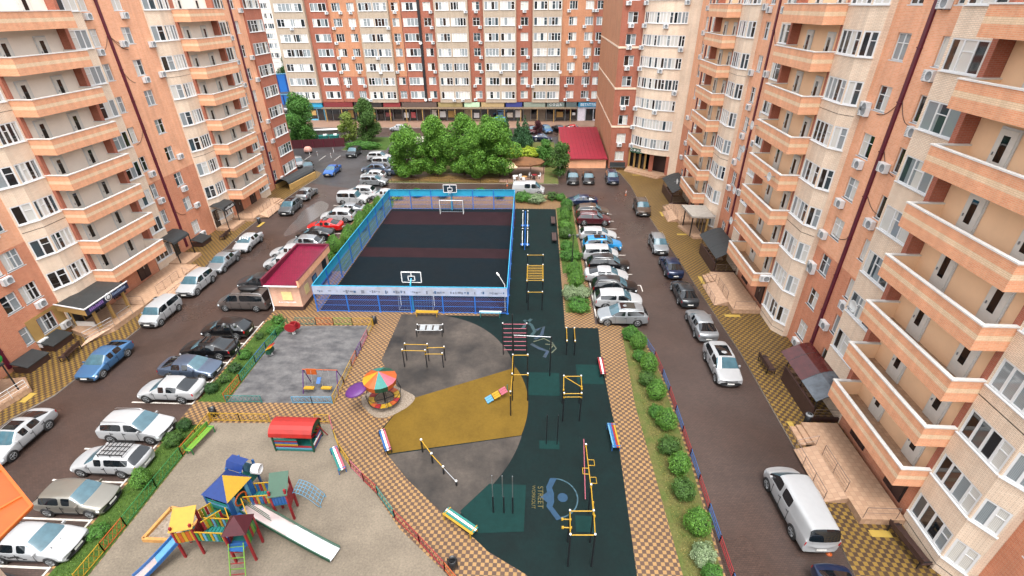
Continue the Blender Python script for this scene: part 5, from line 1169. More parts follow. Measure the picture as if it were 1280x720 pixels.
for i in range(4):
    a, c = CC[i], CC[(i + 1) % 4]; L = math.dist(a, c); n = 8 if i % 2 else 6; d = ((c[0] - a[0]) / L, (c[1] - a[1]) / L); nr = (-d[1], d[0])
    for k in range(n):
        p = lerp(a, c, k / n); b = MB(); b.b2((p[0] - .05, p[1] - .05, z0), (p[0] + .05, p[1] + .05, z0 + HT)); b.box((p[0], p[1], z0 + .01), (.2, .2, .02)); b.build('post', M['fblue'], cf)
    b = MB(); hm = HT - .9
    for hh in (.06, .7, 1.3, hm): b.bar((a[0], a[1], z0 + hh), (c[0], c[1], z0 + hh), .045 if hh in (.06, hm) else .028)
    q = 0.0
    while q < L:
        for s in (1, -1):
            u0, u1, za, zb = q, q + s * hm, .06, hm
            if u1 > L: zb = .06 + (L - u0) / hm * (hm - .06); u1 = L
            if u1 < 0: zb = .06 + u0 / hm * (hm - .06); u1 = 0
            A, B = lerp(a, c, u0 / L), lerp(a, c, u1 / L); b.bar((A[0], A[1], z0 + za), (B[0], B[1], z0 + zb), .011, mat=1)
        q += .22
    b.build('mesh_panel', [M['fblue'], M['wire']], cf)
    b = MB(); m_ = M['banner'] if i == 0 else (M['fcyan'] if i != 1 else M['fblue'])
    e = .06 if i != 0 else .07
    A, B = (a[0] + nr[0] * -e, a[1] + nr[1] * -e), (c[0] + nr[0] * -e, c[1] + nr[1] * -e)
    b.bar((A[0], A[1], z0 + HT - .43), (B[0], B[1], z0 + HT - .43), .03, .86)
    b.build('banner' if i in (0, 1) else 'sheet_band', [m_], cf)
    b = MB(); b.bar((a[0], a[1], z0 + HT + .03), (c[0], c[1], z0 + HT + .03), .07); b.build('top_rail', M['fcyan'], cf)
# faint weathered print on the white banner
rr = random.Random(8); b = MB(); x = -19.9
while x < -2.8:
    w_ = rr.choice([.08, .1, .14, .2, .3]); h_ = rr.choice([.12, .16, .22, .3]); y = 38.05 + (x + 20.35) * .15 / 17.9 - .103
    b.b2((x, y - .004, z0 + HT - .5 - h_ / 2 + rr.uniform(-.08, .1)), (x + w_, y + .002, z0 + HT - .5 + h_ / 2), 0 if rr.random() < .75 else 1); x += w_ + rr.choice([.04, .06, .1, .5])
b.build('banner_print', [gl('print_grey', '8d95a8', .6), gl('print_blue', '3f6ea0', .6)], cf)
def hoop(x, y, face, label):
    t = tag(empty('basketball_hoop', (x, y, z0), 0 if face < 0 else math.pi), label, 'basketball hoop')
    b = MB(); b.b2((-.07, .5, 0), (.07, .64, 2.9)); b.bar((0, .57, 2.85), (0, .12, 3.2), .1); b.build('post', M['fcyan'], t)
    b = MB(); W_, H0, H1 = .9, 2.75, 3.8
    for (p, q) in (((-W_, H0), (W_, H0)), ((W_, H0), (W_, H1)), ((W_, H1), (-W_, H1)), ((-W_, H1), (-W_, H0)), ((-.3, 2.95), (.3, 2.95)), ((.3, 2.95), (.3, 3.4)), ((.3, 3.4), (-.3, 3.4)), ((-.3, 3.4), (-.3, 2.95)), ((0, 3.4), (0, 3.8))):
        b.bar((p[0], 0, p[1]), (q[0], 0, q[1]), .07)
    b.build('backboard_frame', M['white'], t)
    b = MB(); b.b2((-W_, .005, H0), (W_, .025, H1)); b.build('backboard', pbr('backboard_dark', '25323c', .25, var=.15), t)
    b = MB(); b.tube([(.23 * math.cos(a), -.4 + .23 * math.sin(a), 2.98) for a in [i * math.pi / 8 for i in range(16)]], .016, closed=True); b.bar((0, 0, 2.98), (0, -.18, 2.98), .05)
    for k in range(8): a = k * math.pi / 4; b.bar((.23 * math.cos(a), -.4 + .23 * math.sin(a), 2.97), (.15 * math.cos(a + .3), -.4 + .15 * math.sin(a + .3), 2.6), .012)
    b.build('rim', M['white'], t); return t
hoop(-11.3, 39.0, 1, 'basketball hoop rising above the white banner at the near end of the court')
hoop(-11.7, 64.0, -1, 'basketball hoop before the cyan band at the far end of the court')
def goal(x, y, s, label):
    t = tag(empty('football_goal', (x, y, z0)), label, 'goal'); b = MB()
    for xx in (-1.6, 1.6): b.tube([(xx, 0, 0), (xx, 0, 1.95)], .045)
    b.tube([(-1.6, 0, 1.95), (1.6, 0, 1.95)], .045); b.build('goal_frame', M['whitemetal'], t)
    b = MB()
    for xx in (-1.6, 1.6): b.tube([(xx, 0, 1.95), (xx, s * .5, 1.9), (xx, s * .8, 0)], .025); b.tube([(xx, 0, .03), (xx, s * .8, .03)], .025)
    b.tube([(-1.6, s * .8, .03), (1.6, s * .8, .03)], .025); b.build('goal_brace', M['grey'], t)
    b = MB()
    for k in range(13): xx = -1.6 + k * 3.2 / 12; b.tube([(xx, 0, 1.94), (xx, s * .5, 1.88), (xx, s * .8, .05)], .006, n=4)
    for k in range(6): f_ = k / 5; b.bar((-1.6, s * (.5 + .3 * f_), 1.88 - 1.83 * f_), (1.6, s * (.5 + .3 * f_), 1.88 - 1.83 * f_), .01)
    b.build('net', M['lblu'], t)
goal(-11.1, 39.3, -1, 'pale goal frame behind the white banner at the near end'); goal(-11.5, 63.0, 1, 'pale goal frame at the far end of the court')
fl_ = tag(empty('floodlight', (-2.9, 38.7, z0)), 'slim white floodlight leaning over the near right court corner', 'lamp')
b = MB(); b.tube([(.2, 0, 0), (.2, 0, 2.8), (-.35, .2, 3.7)], .035); b.build('pole', M['whitemetal'], fl_); b = MB(); b.box((-.42, .22, 3.78), (.35, .2, .1), M=Matrix.Rotation(.9, 3, 'Y')); b.build('lamp_head', M['white'], fl_)
# kiosk
ks = tag(empty('kiosk', (0, 0, 0)), 'small pinkish brick kiosk with a maroon tiled roof beside the court', 'kiosk')
M['kbrick'] = brick('kiosk_brick', 'dcae94', 'd2a088', 'b99a88', var=.1); M['rooftile'] = brick('maroon_roof_tile', '6f1430', '63102a', '450a1e', bw=.24, bh=.3, ms=.02, rough=.35, var=.12, bump=.8)
x0, x1, y0, y1 = -24.6, -21.75, 38.15, 45.3
b = MB(); b.b2((x0, y0, .5), (x1, y1, 2.9), 0); b.build('wall', M['kbrick'], ks)
b = MB(); b.b2((x0 - .05, y0 - .05, .0), (x1 + .05, y1 + .05, .5)); b.build('plinth', M['dkbrown'], ks)
b = MB(); b.add([(x0 - .25, y0 - .3, 2.95), (x1 + .2, y0 - .3, 2.95), (x1 + .2, y1 + .2, 3.3), (x0 - .25, y1 + .2, 3.3)], [(0, 1, 2, 3)], 0); b.add([(x0 - .25, y0 - .3, 2.85), (x1 + .2, y0 - .3, 2.85), (x1 + .2, y1 + .2, 2.9), (x0 - .25, y1 + .2, 2.9)], [(3, 2, 1, 0)], 0)
b.build('roof', M['rooftile'], ks)
b = MB(); b.b2((x0 - .35, y0 - .32, 2.8), (x0 - .15, y1 + .3, 3.55)); b.b2((x0 - .15, y1 + .12, 2.8), (x1 + .3, y1 + .3, 3.55)); b.build('parapet', M['maroon'], ks)
b = MB(); b.b2((x1 + .12, y0 - .32, 2.75), (x1 + .3, y1 + .12, 3.45)); b.build('parapet', M['balc'], ks); b = MB(); b.b2((x1 + .1, y0 - .34, 3.45), (x1 + .32, y1 + .12, 3.5)); b.build('parapet_cap', M['maroon'], ks)
b = MB(); b.bar((x0 - .2, y0 - .36, 2.86), (x1 + .1, y0 - .36, 2.86), .1); b.tube([(x0 + .05, y0 - .32, 2.8), (x0 + .05, y0 - .08, 2.6), (x0 + .05, y0 - .08, .3), (x0 + .05, y0 - .3, .12)], .05); b.build('gutter', M['white'], ks)
for px_, py_, w_, nx in ((-23.0, y0 - .02, .95, 0), (x1 + .02, 39.6, .8, 1)):
    b = MB(); 
    if nx: b.b2((x1, py_ - w_ / 2, 1.2), (x1 + .05, py_ + w_ / 2, 2.1))
    else: b.b2((px_ - w_ / 2, y0 - .05, 1.2), (px_ + w_ / 2, y0, 2.1))
    b.build('window', pbr('yellow_shutter', 'd8c58a', .6, var=.1), ks)
b = MB(); b.b2((x1, 41.0, 1.4), (x1 + .04, 42.0, 2.1), 0); b.b2((x1 + .04, 41.15, 1.5), (x1 + .05, 41.85, 2.0), 1); b.build('sign', [M['dkblu'], M['lblu']], ks)
b = MB(); b.b2((x1, 43.6, .5), (x1 + .05, 44.6, 2.5)); b.build('door', M['dark'], ks)
rr = random.Random(6); b = MB()
for i in range(15): b.box((-23.9 + i * .11, y0 - .012, .95 + rr.uniform(-.03, .03)), (.07, .01, rr.uniform(.06, .18)), M=Matrix.Rotation(rr.uniform(-.5, .5), 3, 'Y'))
b.build('graffiti', M['white'], ks)
# ------------------------------------------------------------------ playground fences, benches, play and gym equipment
def fence(label, pts, cols, h=.75, style=0, z=z0, name='low_fence', mats=None):
    t = tag(empty(name, (0, 0, 0)), label, 'fence')
    for i in range(len(pts) - 1):
        col = cols[i % len(cols)]
        if col is None: continue
        a, c = pts[i], pts[i + 1]; b = MB(); A, B = Vector((*a, z)), Vector((*c, z)); L = (B - A).length; up = Vector((0, 0, 1))
        for hh in (.1, h): b.bar(A + up * hh, B + up * hh, .035)
        for p in (A, B): b.bar(p, p + up * (h + .03), .045)
        n = max(2, int(L / .28))
        for k in range(n):
            p, q = A.lerp(B, k / n), A.lerp(B, (k + 1) / n)
            if style == 0:
                b.bar(p + up * .1, q + up * h, .018); b.bar(p + up * h, q + up * .1, .018)
            elif style == 1: b.bar(p + up * .1, p + up * h, .018)
        if style == 2: b.bar(A + up * h * .55, B + up * h * .55, .03)
        b.build('fence_panel', M[col], t)
    return t
fence('low fence of yellow, orange and green panels along the left of the sand', [(-22.25, 23.8), (-22.3, 22.3), (-22.35, 20.8), (-22.4, 18.4), (-22.4, 15.9), (-22.45, 14.4), (-22.5, 12.8)], ['yel', 'orgp', 'grnp', 'grnp', 'orgp', 'yel'])
fence('short yellow low fence along the top of the sand beside the bin', [(-22.2, 23.85), (-20.2, 23.87), (-18.1, 23.9)], ['yel'])
fence('short yellow low fence behind the red roofed playhouse', [(-14.9, 24.0), (-13.9, 24.0)], ['yel'])
fence('curved low pink, yellow, red and green fence between sand and checkered path', [(-13.85, 23.95), (-13.1, 22.7), (-12.3, 21.5), (-11.2, 20.3), (-10.1, 19.35), (-9.0, 18.5), (-7.6, 17.0), (-5.9, 15.6), (-4.3, 14.2), (-2.4, 12.4)], ['pnkp', 'yel', 'yel', 'pnkp', 'redp', 'tealp', 'redp', 'redp', 'orgp'])
fence('low pale green, orange, lime and yellow fence along the top of the grey play area', [(-21.4, 35.7), (-19.6, 35.75), (-18.0, 35.8), (-16.3, 35.85), (-14.45, 35.9)], ['tealp', 'orgp', 'limep', 'yel'])
fence('low fence of yellow, pink, purple and orange panels right of the grey play area', [(-14.4, 35.85), (-14.4, 34.2), (-14.4, 32.4), (-14.4, 31.2), (-14.4, 30.0), (-14.35, 28.0), (-14.35, 25.9)], ['yel', 'pnkp', 'purp', 'orgp', 'yel', 'yel'])
fence('single teal low fence panel at the lower left of the grey play area', [(-22.2, 25.7), (-19.6, 25.75)], ['tealp'], .65)
fence('two light blue low fence panels at the lower right of the grey play area', [(-17.3, 25.75), (-15.9, 25.8), (-14.45, 25.85)], ['lblu'], .65)
fence('low fence of orange, teal and blue panels between the grey play area and the lawn', [(-22.35, 25.8), (-22.35, 27.9), (-22.35, 30.2), (-22.35, 32.0), (-22.3, 33.8), (-22.1, 35.6)], ['orgp', 'tealp', 'blup', 'tealp', 'grnp'])
pts = [(9.45, 34.2), (9.85, 32.2), (10.0, 30.0)] + [(10.08, 30.0 - 1.95 * i) for i in range(1, 10)]
fence('low railing of red and blue sections along the right road', pts, ['blup', 'redp'], .55, 2)
def bench(x, y, ang, L, slats, frame, label, back=False, group=None, w=.42):
    t = tag(empty('bench', (x, y, z0 + .012), R_(ang)), label, 'bench', group)
    n = len(slats)
    for i, s in enumerate(slats):
        b = MB(); yy = -w / 2 + (i + .5) * w / n; b.box((0, yy, .44), (L, w / n - .02, .045)); b.build('seat', M[s], t)
    for s in (-1, 1):
        b = MB(); xx = s * (L / 2 - .12); b.bar((xx, -w / 2, .0), (xx, -w / 2, .42), .05); b.bar((xx, w / 2, 0), (xx, w / 2, .42 if not back else .85), .05); b.bar((xx, -w / 2, .4), (xx, w / 2, .4), .05); b.bar((xx, -w / 2 - .04, .46), (xx, w / 2 + .04, .46), .05); b.build('leg', M[frame], t)
    if back:
        b = MB(); b.box((0, w / 2 + .03, .7), (L, .04, .26)); b.build('backrest', M[slats[-1]], t)
bench(-9.55, 22.25, -62, 1.95, ['blup', 'white', 'pnkp'], 'postblk', 'blue, white and pink bench at the tip of the ochre rubber')
bench(-12.1, 20.65, -55, 2.1, ['tealp', 'white', 'pnkp'], 'blup', 'teal, white and pink bench on the sand beside the curved fence')
bench(-3.85, 16.7, -33, 2.15, ['yel', 'tealp', 'white', 'tealp'], 'yel', 'yellow framed bench with teal and white slats beside the triangular mat', w=.55)
bench(-21.75, 21.9, 82, 2.2, ['limep', 'limep'], 'grnp', 'lime green bench on the sand along the left fence', back=True)
bench(5.35, 30.4, 91, 2.0, ['redp', 'white', 'redp'], 'postblk', 'red and white bench at the right edge of the rubber, the farther one')
bench(5.35, 23.25, 93, 2.1, ['yel', 'redp', 'blup', 'lblu'], 'blup', 'yellow, red and blue bench at the right edge of the rubber, the nearer one', w=.5)
bench(-9.85, 37.6, 0, 2.1, ['yel', 'yel'], 'yel', 'yellow bench against the near court fence')
bench(-4.0, 37.7, 0, 2.0, ['lblu', 'white'], 'tealp', 'pale blue bench against the near court fence')
bench(2.3, 60.2, 90, 2.4, ['dkbrown', 'dkbrown'], 'postblk', 'dark brown bench by the rubber edge at the far end', w=.55)
bench(2.3, 54.9, 90, 2.4, ['dkbrown', 'dkbrown'], 'postblk', 'dark brown bench by the rubber edge, nearer than its twin', w=.55)
# bins
for x, y, lab in ((-14.35, 36.1, 'black litter bin at the corner of the yellow fence by the court'), (-22.3, 24.3, 'black litter bin on the tiled path at the top left of the sand'), (-3.9, 14.35, 'black litter bin at the lower end of the curved fence')):
    t = tag(empty('litter_bin', (x, y, z0)), lab, 'bin'); b = MB(); b.lathe([(.17, .1), (.21, .2), (.22, .75), (.19, .76), (.17, .3)], n=14); b.build('bucket', M['postblk'], t); b = MB(); b.bar((-.24, 0, 0), (-.24, 0, .85), .04); b.bar((.24, 0, 0), (.24, 0, .85), .04); b.bar((-.24, 0, .6), (.24, 0, .6), .03); b.build('stand', M['postblk'], t)
for x, y, lab in ((-23.75, 30.6, 'black lamp post with twin lanterns on the left lawn between parked cars and fence'), (4.1, 48.6, 'black lamp post with twin lanterns on the shrub strip of the right lot')):
    t = tag(empty('street_lamp', (x, y, z0)), lab, 'lamp post'); b = MB(); b.tube([(0, 0, 0), (0, 0, .7)], .09, n=10); b.tube([(0, 0, .7), (0, 0, 3.5)], .05, n=8); b.tube([(-.4, 0, 3.35), (0, 0, 3.5), (.4, 0, 3.35)], .03); b.build('pole', M['postblk'], t)
    for s in (-1, 1):
        b = MB(); b.lathe([(.0, 3.15), (.1, 3.17), (.16, 3.4), (.17, 3.42), (.05, 3.55), (0, 3.58)], c=(s * .42, 0, .0), n=10); b.build('lantern', [pbr('lantern_glass', '55585a', .2)], t)
# gym equipment ---------------------------------------------------------------
def gear(name, label, cat, posts=(), bars=(), post_mat='postblk', caps=True, r=.045):
    t = tag(empty(name, (0, 0, z0)), label, cat)
    for x, y, h in posts:
        b = MB(); b.tube([(x, y, 0), (x, y, h)], r, n=8)
        if caps: b.lathe([(r * 1.25, h), (r * 1.25, h + .05), (0, h + .08)], c=(x, y, 0), n=8, mat=1)
        b.build('post', [M[post_mat], M['whitemetal']], t)
    for a, c, mat in bars:
        b = MB(); b.tube([a, c], .03 if mat != 'steel' else .022, n=7)
        if mat == 'yel':
            for p in (a, c): b.box(p, (.1, .1, .1))
        b.build('bar', M[mat], t)
    return t
t = gear('sit_up_bench', 'low black double rail training bench near the yellow bench', 'exercise bench', [(-10.1, 34.3, .7), (-7.9, 34.4, .7), (-10.1, 34.85, .9), (-7.9, 34.95, .9)], [((-10.1, 34.3, .65), (-7.9, 34.4, .65), 'steel'), ((-10.1, 34.85, .85), (-7.9, 34.95, .85), 'steel'), ((-9.0, 34.3, .65), (-9.0, 34.85, .85), 'steel')])
for i, xx in enumerate((-9.6, -9.0, -8.4)):
    b = MB(); b.box((xx, 34.6, .75), (.45, .5, .04), M=Matrix.Rotation(.35, 3, 'X')); b.build('pad', M['grey'], t)
gear('parallel_bars', 'stepped set of yellow parallel bars on black posts on the brown rubber', 'exercise bars', [(-10.2, 30.2, 1.7), (-10.2, 31.0, 1.7), (-8.4, 30.2, 1.7), (-8.4, 31.0, 1.7), (-7.1, 30.25, 1.4), (-7.1, 31.1, 1.4)],
     [((-10.2, 30.2, 1.62), (-8.4, 30.2, 1.62), 'yel'), ((-10.2, 31, 1.62), (-8.4, 31, 1.62), 'yel'), ((-8.4, 30.2, 1.32), (-7.1, 30.25, 1.32), 'yel'), ((-8.4, 31, 1.32), (-7.1, 31.1, 1.32), 'yel')])
gear('wall_bars', 'wall bars with seven pink rungs between black posts', 'wall bars', [(-2.45, 32.05, 3.1), (-.55, 32.1, 3.1)], [((-2.45, 32.05, .5 + .42 * i), (-.55, 32.1, .5 + .42 * i), 'pnkp') for i in range(7)])
gear('pull_up_bar', 'very high steel pull up bar on tall black posts beside the wall bars', 'pull-up bar', [(-1.5, 29.65, 3.75), (1.3, 29.5, 3.75), (-1.65, 31.4, 4.4)], [((-1.5, 29.65, 3.7), (1.3, 29.5, 3.7), 'steel')], caps=False)
gear('exercise_frame', 'tall yellow topped frame with a red hanging pole above the ochre rubber tip', 'exercise frame', [(-1.5, 28.85, 2.5), (-.4, 28.9, 2.5), (-1.45, 26.7, 2.5), (-.35, 26.75, 2.5), (-1.5, 25.2, 2.2)],
     [((-1.5, 28.85, 2.45), (-.4, 28.9, 2.45), 'yel'), ((-1.45, 26.7, 2.4), (-.35, 26.75, 2.4), 'yel'), ((-1.5, 28.85, 2.45), (-1.45, 26.7, 2.4), 'yel'), ((-.4, 28.9, 2.4), (-.4, 28.9, 1.2), 'pnkp'), ((-1.45, 26.7, 2.3), (-1.5, 25.2, 1.9), 'yel')])
t = tag(empty('incline_board', (-2.5, 26.9, z0), R_(26)), 'slanted sit up board painted blue, yellow and pink on the ochre rubber', 'exercise board')
for i, m_ in enumerate(('lblu', 'yel', 'pnkp')):
    for k in range(3):
        b = MB(); xx = -.7 + i * .55; b.box((xx, -.22 + k * .22, .42 + xx * .35), (.52, .18, .04), M=Matrix.Rotation(-.33, 3, 'Y')); b.build('plank', M[m_], t)
for xx in (-.85, .85):
    b = MB(); 
    for yy in (-.3, .3): b.bar((xx, yy, 0), (xx, yy, .42 + xx * .35), .05)
    b.build('leg', M['tealp'], t)
gear('dip_bars', 'pair of slim yellow dip bars on black posts below the tiled patch', 'exercise bars', [(2.7, 32.2, 1.45), (2.75, 34.0, 1.45), (3.35, 32.2, 1.45), (3.4, 34.0, 1.45)], [((2.7, 32.2, 1.4), (2.75, 34, 1.4), 'yel'), ((3.35, 32.2, 1.4), (3.4, 34, 1.4), 'yel')])
gear('exercise_frame', 'square yellow topped frame with a diagonal bar between the teal mats', 'exercise frame', [(2.15, 26.55, 2.55), (3.35, 26.6, 2.55), (2.1, 24.8, 2.55), (3.25, 24.85, 2.55)],
     [((2.15, 26.55, 2.5), (3.35, 26.6, 2.5), 'yel'), ((2.1, 24.8, 2.5), (3.25, 24.85, 2.5), 'yel'), ((2.15, 26.55, 2.5), (3.3, 25.5, 2.5), 'yel'), ((3.35, 26.6, 2.5), (3.3, 25.3, 2.5), 'yel'), ((2.15, 26.55, 2.5), (2.12, 25.7, 2.0), 'yel'), ((2.1, 24.8, 2.2), (3.25, 24.85, 2.2), 'yel')])
gear('balance_posts', 'two thin dark upright posts above the small teal mat', 'exercise posts', [(.95, 22.7, 2.6), (1.65, 22.7, 2.6)], [], caps=False, r=.03)
gear('balance_posts', 'row of three upright posts with steel tops on the triangular mat', 'exercise posts', [(-2.1, 17.6, 1.4), (-1.5, 17.6, 1.4), (-1.0, 17.6, 1.4)], [((-2.1 + i * .55, 17.6, 1.4), (-2.1 + i * .55, 17.6, 3.1), 'steel') for i in range(3)], caps=False)
gear('push_up_bars', 'four descending low bars in a slanting row on the lower brown rubber', 'exercise bars', [(-7.0, 21.75, 1.1), (-6.2, 20.9, .85), (-5.35, 20.1, .65), (-4.45, 19.3, .4)], [((-7.0, 21.75, 1.05), (-6.2, 20.9, .8), 'yel'), ((-6.2, 20.9, .75), (-5.35, 20.1, .6), 'yel'), ((-5.35, 20.1, .55), (-4.45, 19.3, .35), 'steel')], r=.06)
t = gear('exercise_frame', 'large yellow climbing frame with looped ladder and red pole near the painted emblem', 'exercise frame', [(2.0, 16.0, 2.65), (3.2, 16.05, 2.65), (1.95, 14.7, 2.65), (3.15, 14.75, 2.65), (3.25, 17.8, 2.4), (3.2, 20.6, 2.4)],
     [((2.0, 16.0, 2.6), (3.2, 16.05, 2.6), 'yel'), ((1.95, 14.7, 2.6), (3.15, 14.75, 2.6), 'yel'), ((2.0, 16, 2.6), (1.95, 14.7, 2.6), 'yel'), ((3.2, 16.05, 2.6), (3.15, 14.75, 2.6), 'yel'), ((3.2, 16.05, 2.4), (3.25, 17.8, 2.3), 'yel'), ((1.6, 15.6, 2.5), (2.0, 15.6, 2.5), 'yel'), ((1.6, 15.15, 2.5), (2.0, 15.15, 2.5), 'yel'), ((3.2, 20.6, 2.3), (3.25, 17.8, 2.2), 'yel'), ((3.1, 21.0, 2.4), (3.15, 18.6, .1), 'pnkp'), ((3.3, 17.0, 2.0), (3.3, 16.2, 2.0), 'yel')])
for i, (yy, s) in enumerate(((19.6, 1), (19.0, -1), (18.4, 1))):
    b = MB(); b.tube([(3.23, yy, 2.25), (3.23 + s * .35, yy, 2.25), (3.23 + s * .35, yy - .4, 2.25), (3.23, yy - .4, 2.25)], .025, n=6); b.build('loop_rung', M['yel'], t)
gear('monkey_bars', 'long yellow monkey bars ladder on the dark rubber beside the court', 'monkey bars', [(-.7, 40.2, 2.45), (.8, 40.3, 2.45), (-.7, 43.4, 2.45), (.82, 43.5, 2.45)], [((-.7, 40.2, 2.4), (-.7, 43.4, 2.4), 'yel'), ((.8, 40.3, 2.4), (.82, 43.5, 2.4), 'yel')] + [((-.7, 40.3 + .34 * i, 2.4), (.8, 40.35 + .34 * i, 2.4), 'yel') for i in range(10)])
gear('pull_up_bar', 'low yellow pull up bar just nearer than the monkey bars', 'pull-up bar', [(-.55, 38.9, 2.0), (.75, 38.95, 2.0)], [((-.55, 38.9, 1.95), (.75, 38.95, 1.95), 'yel')])
gear('pull_up_bar', 'yellow pull up bar just beyond the monkey bars', 'pull-up bar', [(-.75, 45.8, 2.4), (.85, 45.85, 2.4)], [((-.75, 45.8, 2.35), (.85, 45.85, 2.35), 'yel')])
for x, y, lab in ((-1.3, 58.3, 'blue and white outdoor gym machine, the farther of two beside the court'), (-1.2, 52.6, 'blue and white outdoor gym machine, the nearer of two beside the court')):
    t = tag(empty('gym_machine', (x, y, z0)), lab, 'gym machine'); b = MB(); b.tube([(0, .9, 0), (0, .9, 2.0)], .08); b.b2((-.35, .75, 0), (.35, 1.05, .06)); b.tube([(0, -.6, 0), (0, -.6, 1.3)], .06); b.build('frame', M['fblue'], t)
    for s in (-1, 1):
        b = MB(); b.tube([(s * .3, .8, 1.8), (s * .32, .1, 1.5), (s * .3, -.1, .6), (s * .3, -.5, .45)], .035); b.build('arm', M['whitemetal'], t)
        b = MB(); b.box((s * .3, -.1, .45), (.4, .4, .06)); b.build('seat', M['fblue'], t)
        b = MB(); b.box((s * .3, .95, 2.03), (.16, .16, .05)); b.build('cap', M['white'], t)
# carousel ---------------------------------------------------------------------
t = tag(empty('carousel', (-10.65, 26.15, z0)), 'round carousel with a yellow and red slatted ring seat under a striped canopy', 'carousel')
for k in range(16):
    a0, a1 = k * math.pi / 8 + .02, (k + 1) * math.pi / 8 - .02; b = MB(); m_ = 0
    b.add([(r * math.cos(a), r * math.sin(a), zz) for zz in (.45, .5) for r, a in ((.72, a0), (1.12, a0), (1.12, a1), (.72, a1))], [(3, 2, 1, 0), (4, 5, 6, 7), (0, 1, 5, 4), (1, 2, 6, 5), (2, 3, 7, 6), (3, 0, 4, 7)]); b.build('seat', M[['yel', 'yel', 'orgp', 'redp'][k % 4]], t)
b = MB()
for r, zz in ((.7, .42), (1.15, .42), (1.2, 1.0)): b.tube([(r * math.cos(a), r * math.sin(a), zz) for a in [i * math.pi / 12 for i in range(24)]], .022, closed=True, n=6)
for k in range(4):
    a = k * math.pi / 2 + .5; b.tube([(1.15 * math.cos(a), 1.15 * math.sin(a), .42), (1.25 * math.cos(a), 1.25 * math.sin(a), 1.0), (.9 * math.cos(a), .9 * math.sin(a), 2.2)], .022)
    b.bar((0, 0, .35), (1.15 * math.cos(a), 1.15 * math.sin(a), .4), .04)
b.tube([(0, 0, 0), (0, 0, 1.0)], .06); b.build('frame', M['postblk'], t)
cols = ['tealp', 'pnkp', 'orgp', 'dkgrn', 'tealp', 'orgp', 'yel', 'orgp']
for k in range(8):
    a0, a1 = k * math.pi / 4 - 1.6, (k + 1) * math.pi / 4 - 1.6; R1, R0 = 1.18, 1.12; cx, cy = -.05, -.1; b = MB()
    V = [(cx, cy, 2.95)] + [(cx + R1 * math.cos(a), cy + R1 * math.sin(a), 2.35) for a in (a0, (a0 + a1) / 2, a1)] + [(cx + R0 * math.cos(a), cy + R0 * math.sin(a), 1.95) for a in (a0, (a0 + a1) / 2, a1)]
    b.add(V, [(0, 1, 2), (0, 2, 3)], 0); b.add(V[1:], [(0, 3, 4, 1), (1, 4, 5, 2)], 1); b.build('canopy_panel', [M[cols[k]], M[['dkgrn', 'orgp', 'tealp', 'orgp'][k % 4]]], t)
b = MB(); b.lathe([(0, .16), (.4, .14), (.72, .05), (.78, -.05), (.74, -.1)], n=20); b.v = [(x_ - 1.5, y_ - .95, z_ + 2.0 + x_ * .25) for x_, y_, z_ in b.v]; b.build('canopy_hood', M['purp'], t)
# playhouse ------------------------------------------------------------------------
t = tag(empty('playhouse', (-15.25, 22.15, z0)), 'toddler playhouse with a rounded red roof and coloured plank walls', 'playhouse')
b = MB(); n = 8; Lx = 1.4
for i in range(n):
    a0, a1 = math.pi * i / n, math.pi * (i + 1) / n; r = .8; P = lambda a: (r * math.cos(a) * -1, 1.35 + .6 * math.sin(a))
    p, q = P(a0), P(a1); b.quad((-Lx, p[0], p[1]), (Lx, p[0], p[1]), (Lx, q[0], q[1]), (-Lx, q[0], q[1])); b.quad((-Lx, q[0], q[1] - .04), (Lx, q[0], q[1] - .04), (Lx, p[0], p[1] - .04), (-Lx, p[0], p[1] - .04))
b.build('roof', [gl('roof_red', 'c2241a', .4, var=.2, scale=1.5)], t)
for s in (-1, 1):
    b = MB(); b.add([(s * (Lx - .1), -.8 * math.cos(math.pi * i / n), 1.33 + .57 * math.sin(math.pi * i / n)) for i in range(n + 1)], [tuple(range(n + 1))]); b.build('gable', M['dkgrn'], t)
    for yy in (-.7, .7): b = MB(); b.bar((s * 1.25, yy, 0), (s * 1.25, yy, 1.45), .09); b.build('post', M['dkgrn'], t)
for i, m_ in enumerate(['tealp', 'lblu', 'redp', 'yel', 'blup', 'redp', 'tealp']):
    b = MB(); zz = .12 + i * .15; b.box((-.45 if i > 2 else 0, -.68, zz), (1.5 if i > 2 else 2.4, .04, .13)); b.build('plank', M[m_], t)
    b = MB(); b.box((0, .68, zz), (2.4, .04, .13)); b.build('plank', M[['redp', 'tealp', 'yel'][i % 3]], t)
    if i < 5: b = MB(); b.box((1.22, .35 if i > 2 else .1, zz), (.04, .6 if i > 2 else 1.1, .13)); b.build('plank', M[['blup', 'redp', 'white'][i % 3]], t)
b = MB(); b.box((0, 0, .08), (2.4, 1.3, .05)); b.build('floor', M['tealp'], t); b = MB(); b.box((.5, .3, .4), (.9, .35, .05)); b.build('seat', M['redp'], t)
for s in (.4, 1.0): b = MB(); b.bar((1.0 + s * .6, .68, .1), (1.0 + s * .4, .3, 1.3), .05); b.build('end_post', M['redp'], t)
# sandbox
t = tag(empty('sandbox', (0, 0, z0)), 'wooden framed sandbox behind the small blue slide', 'sandbox'); C4 = [(-20.8, 15.1), (-18.7, 15.1), (-18.4, 16.7), (-20.5, 17.0)]
for i in range(4): b = MB(); b.bar((*C4[i], .12), (*C4[(i + 1) % 4], .12), .16, .24); b.build('board', M['wood'], t)
b = MB(); b.sheet(C4, .06); b.build('sand_fill', M['gravel'], t)
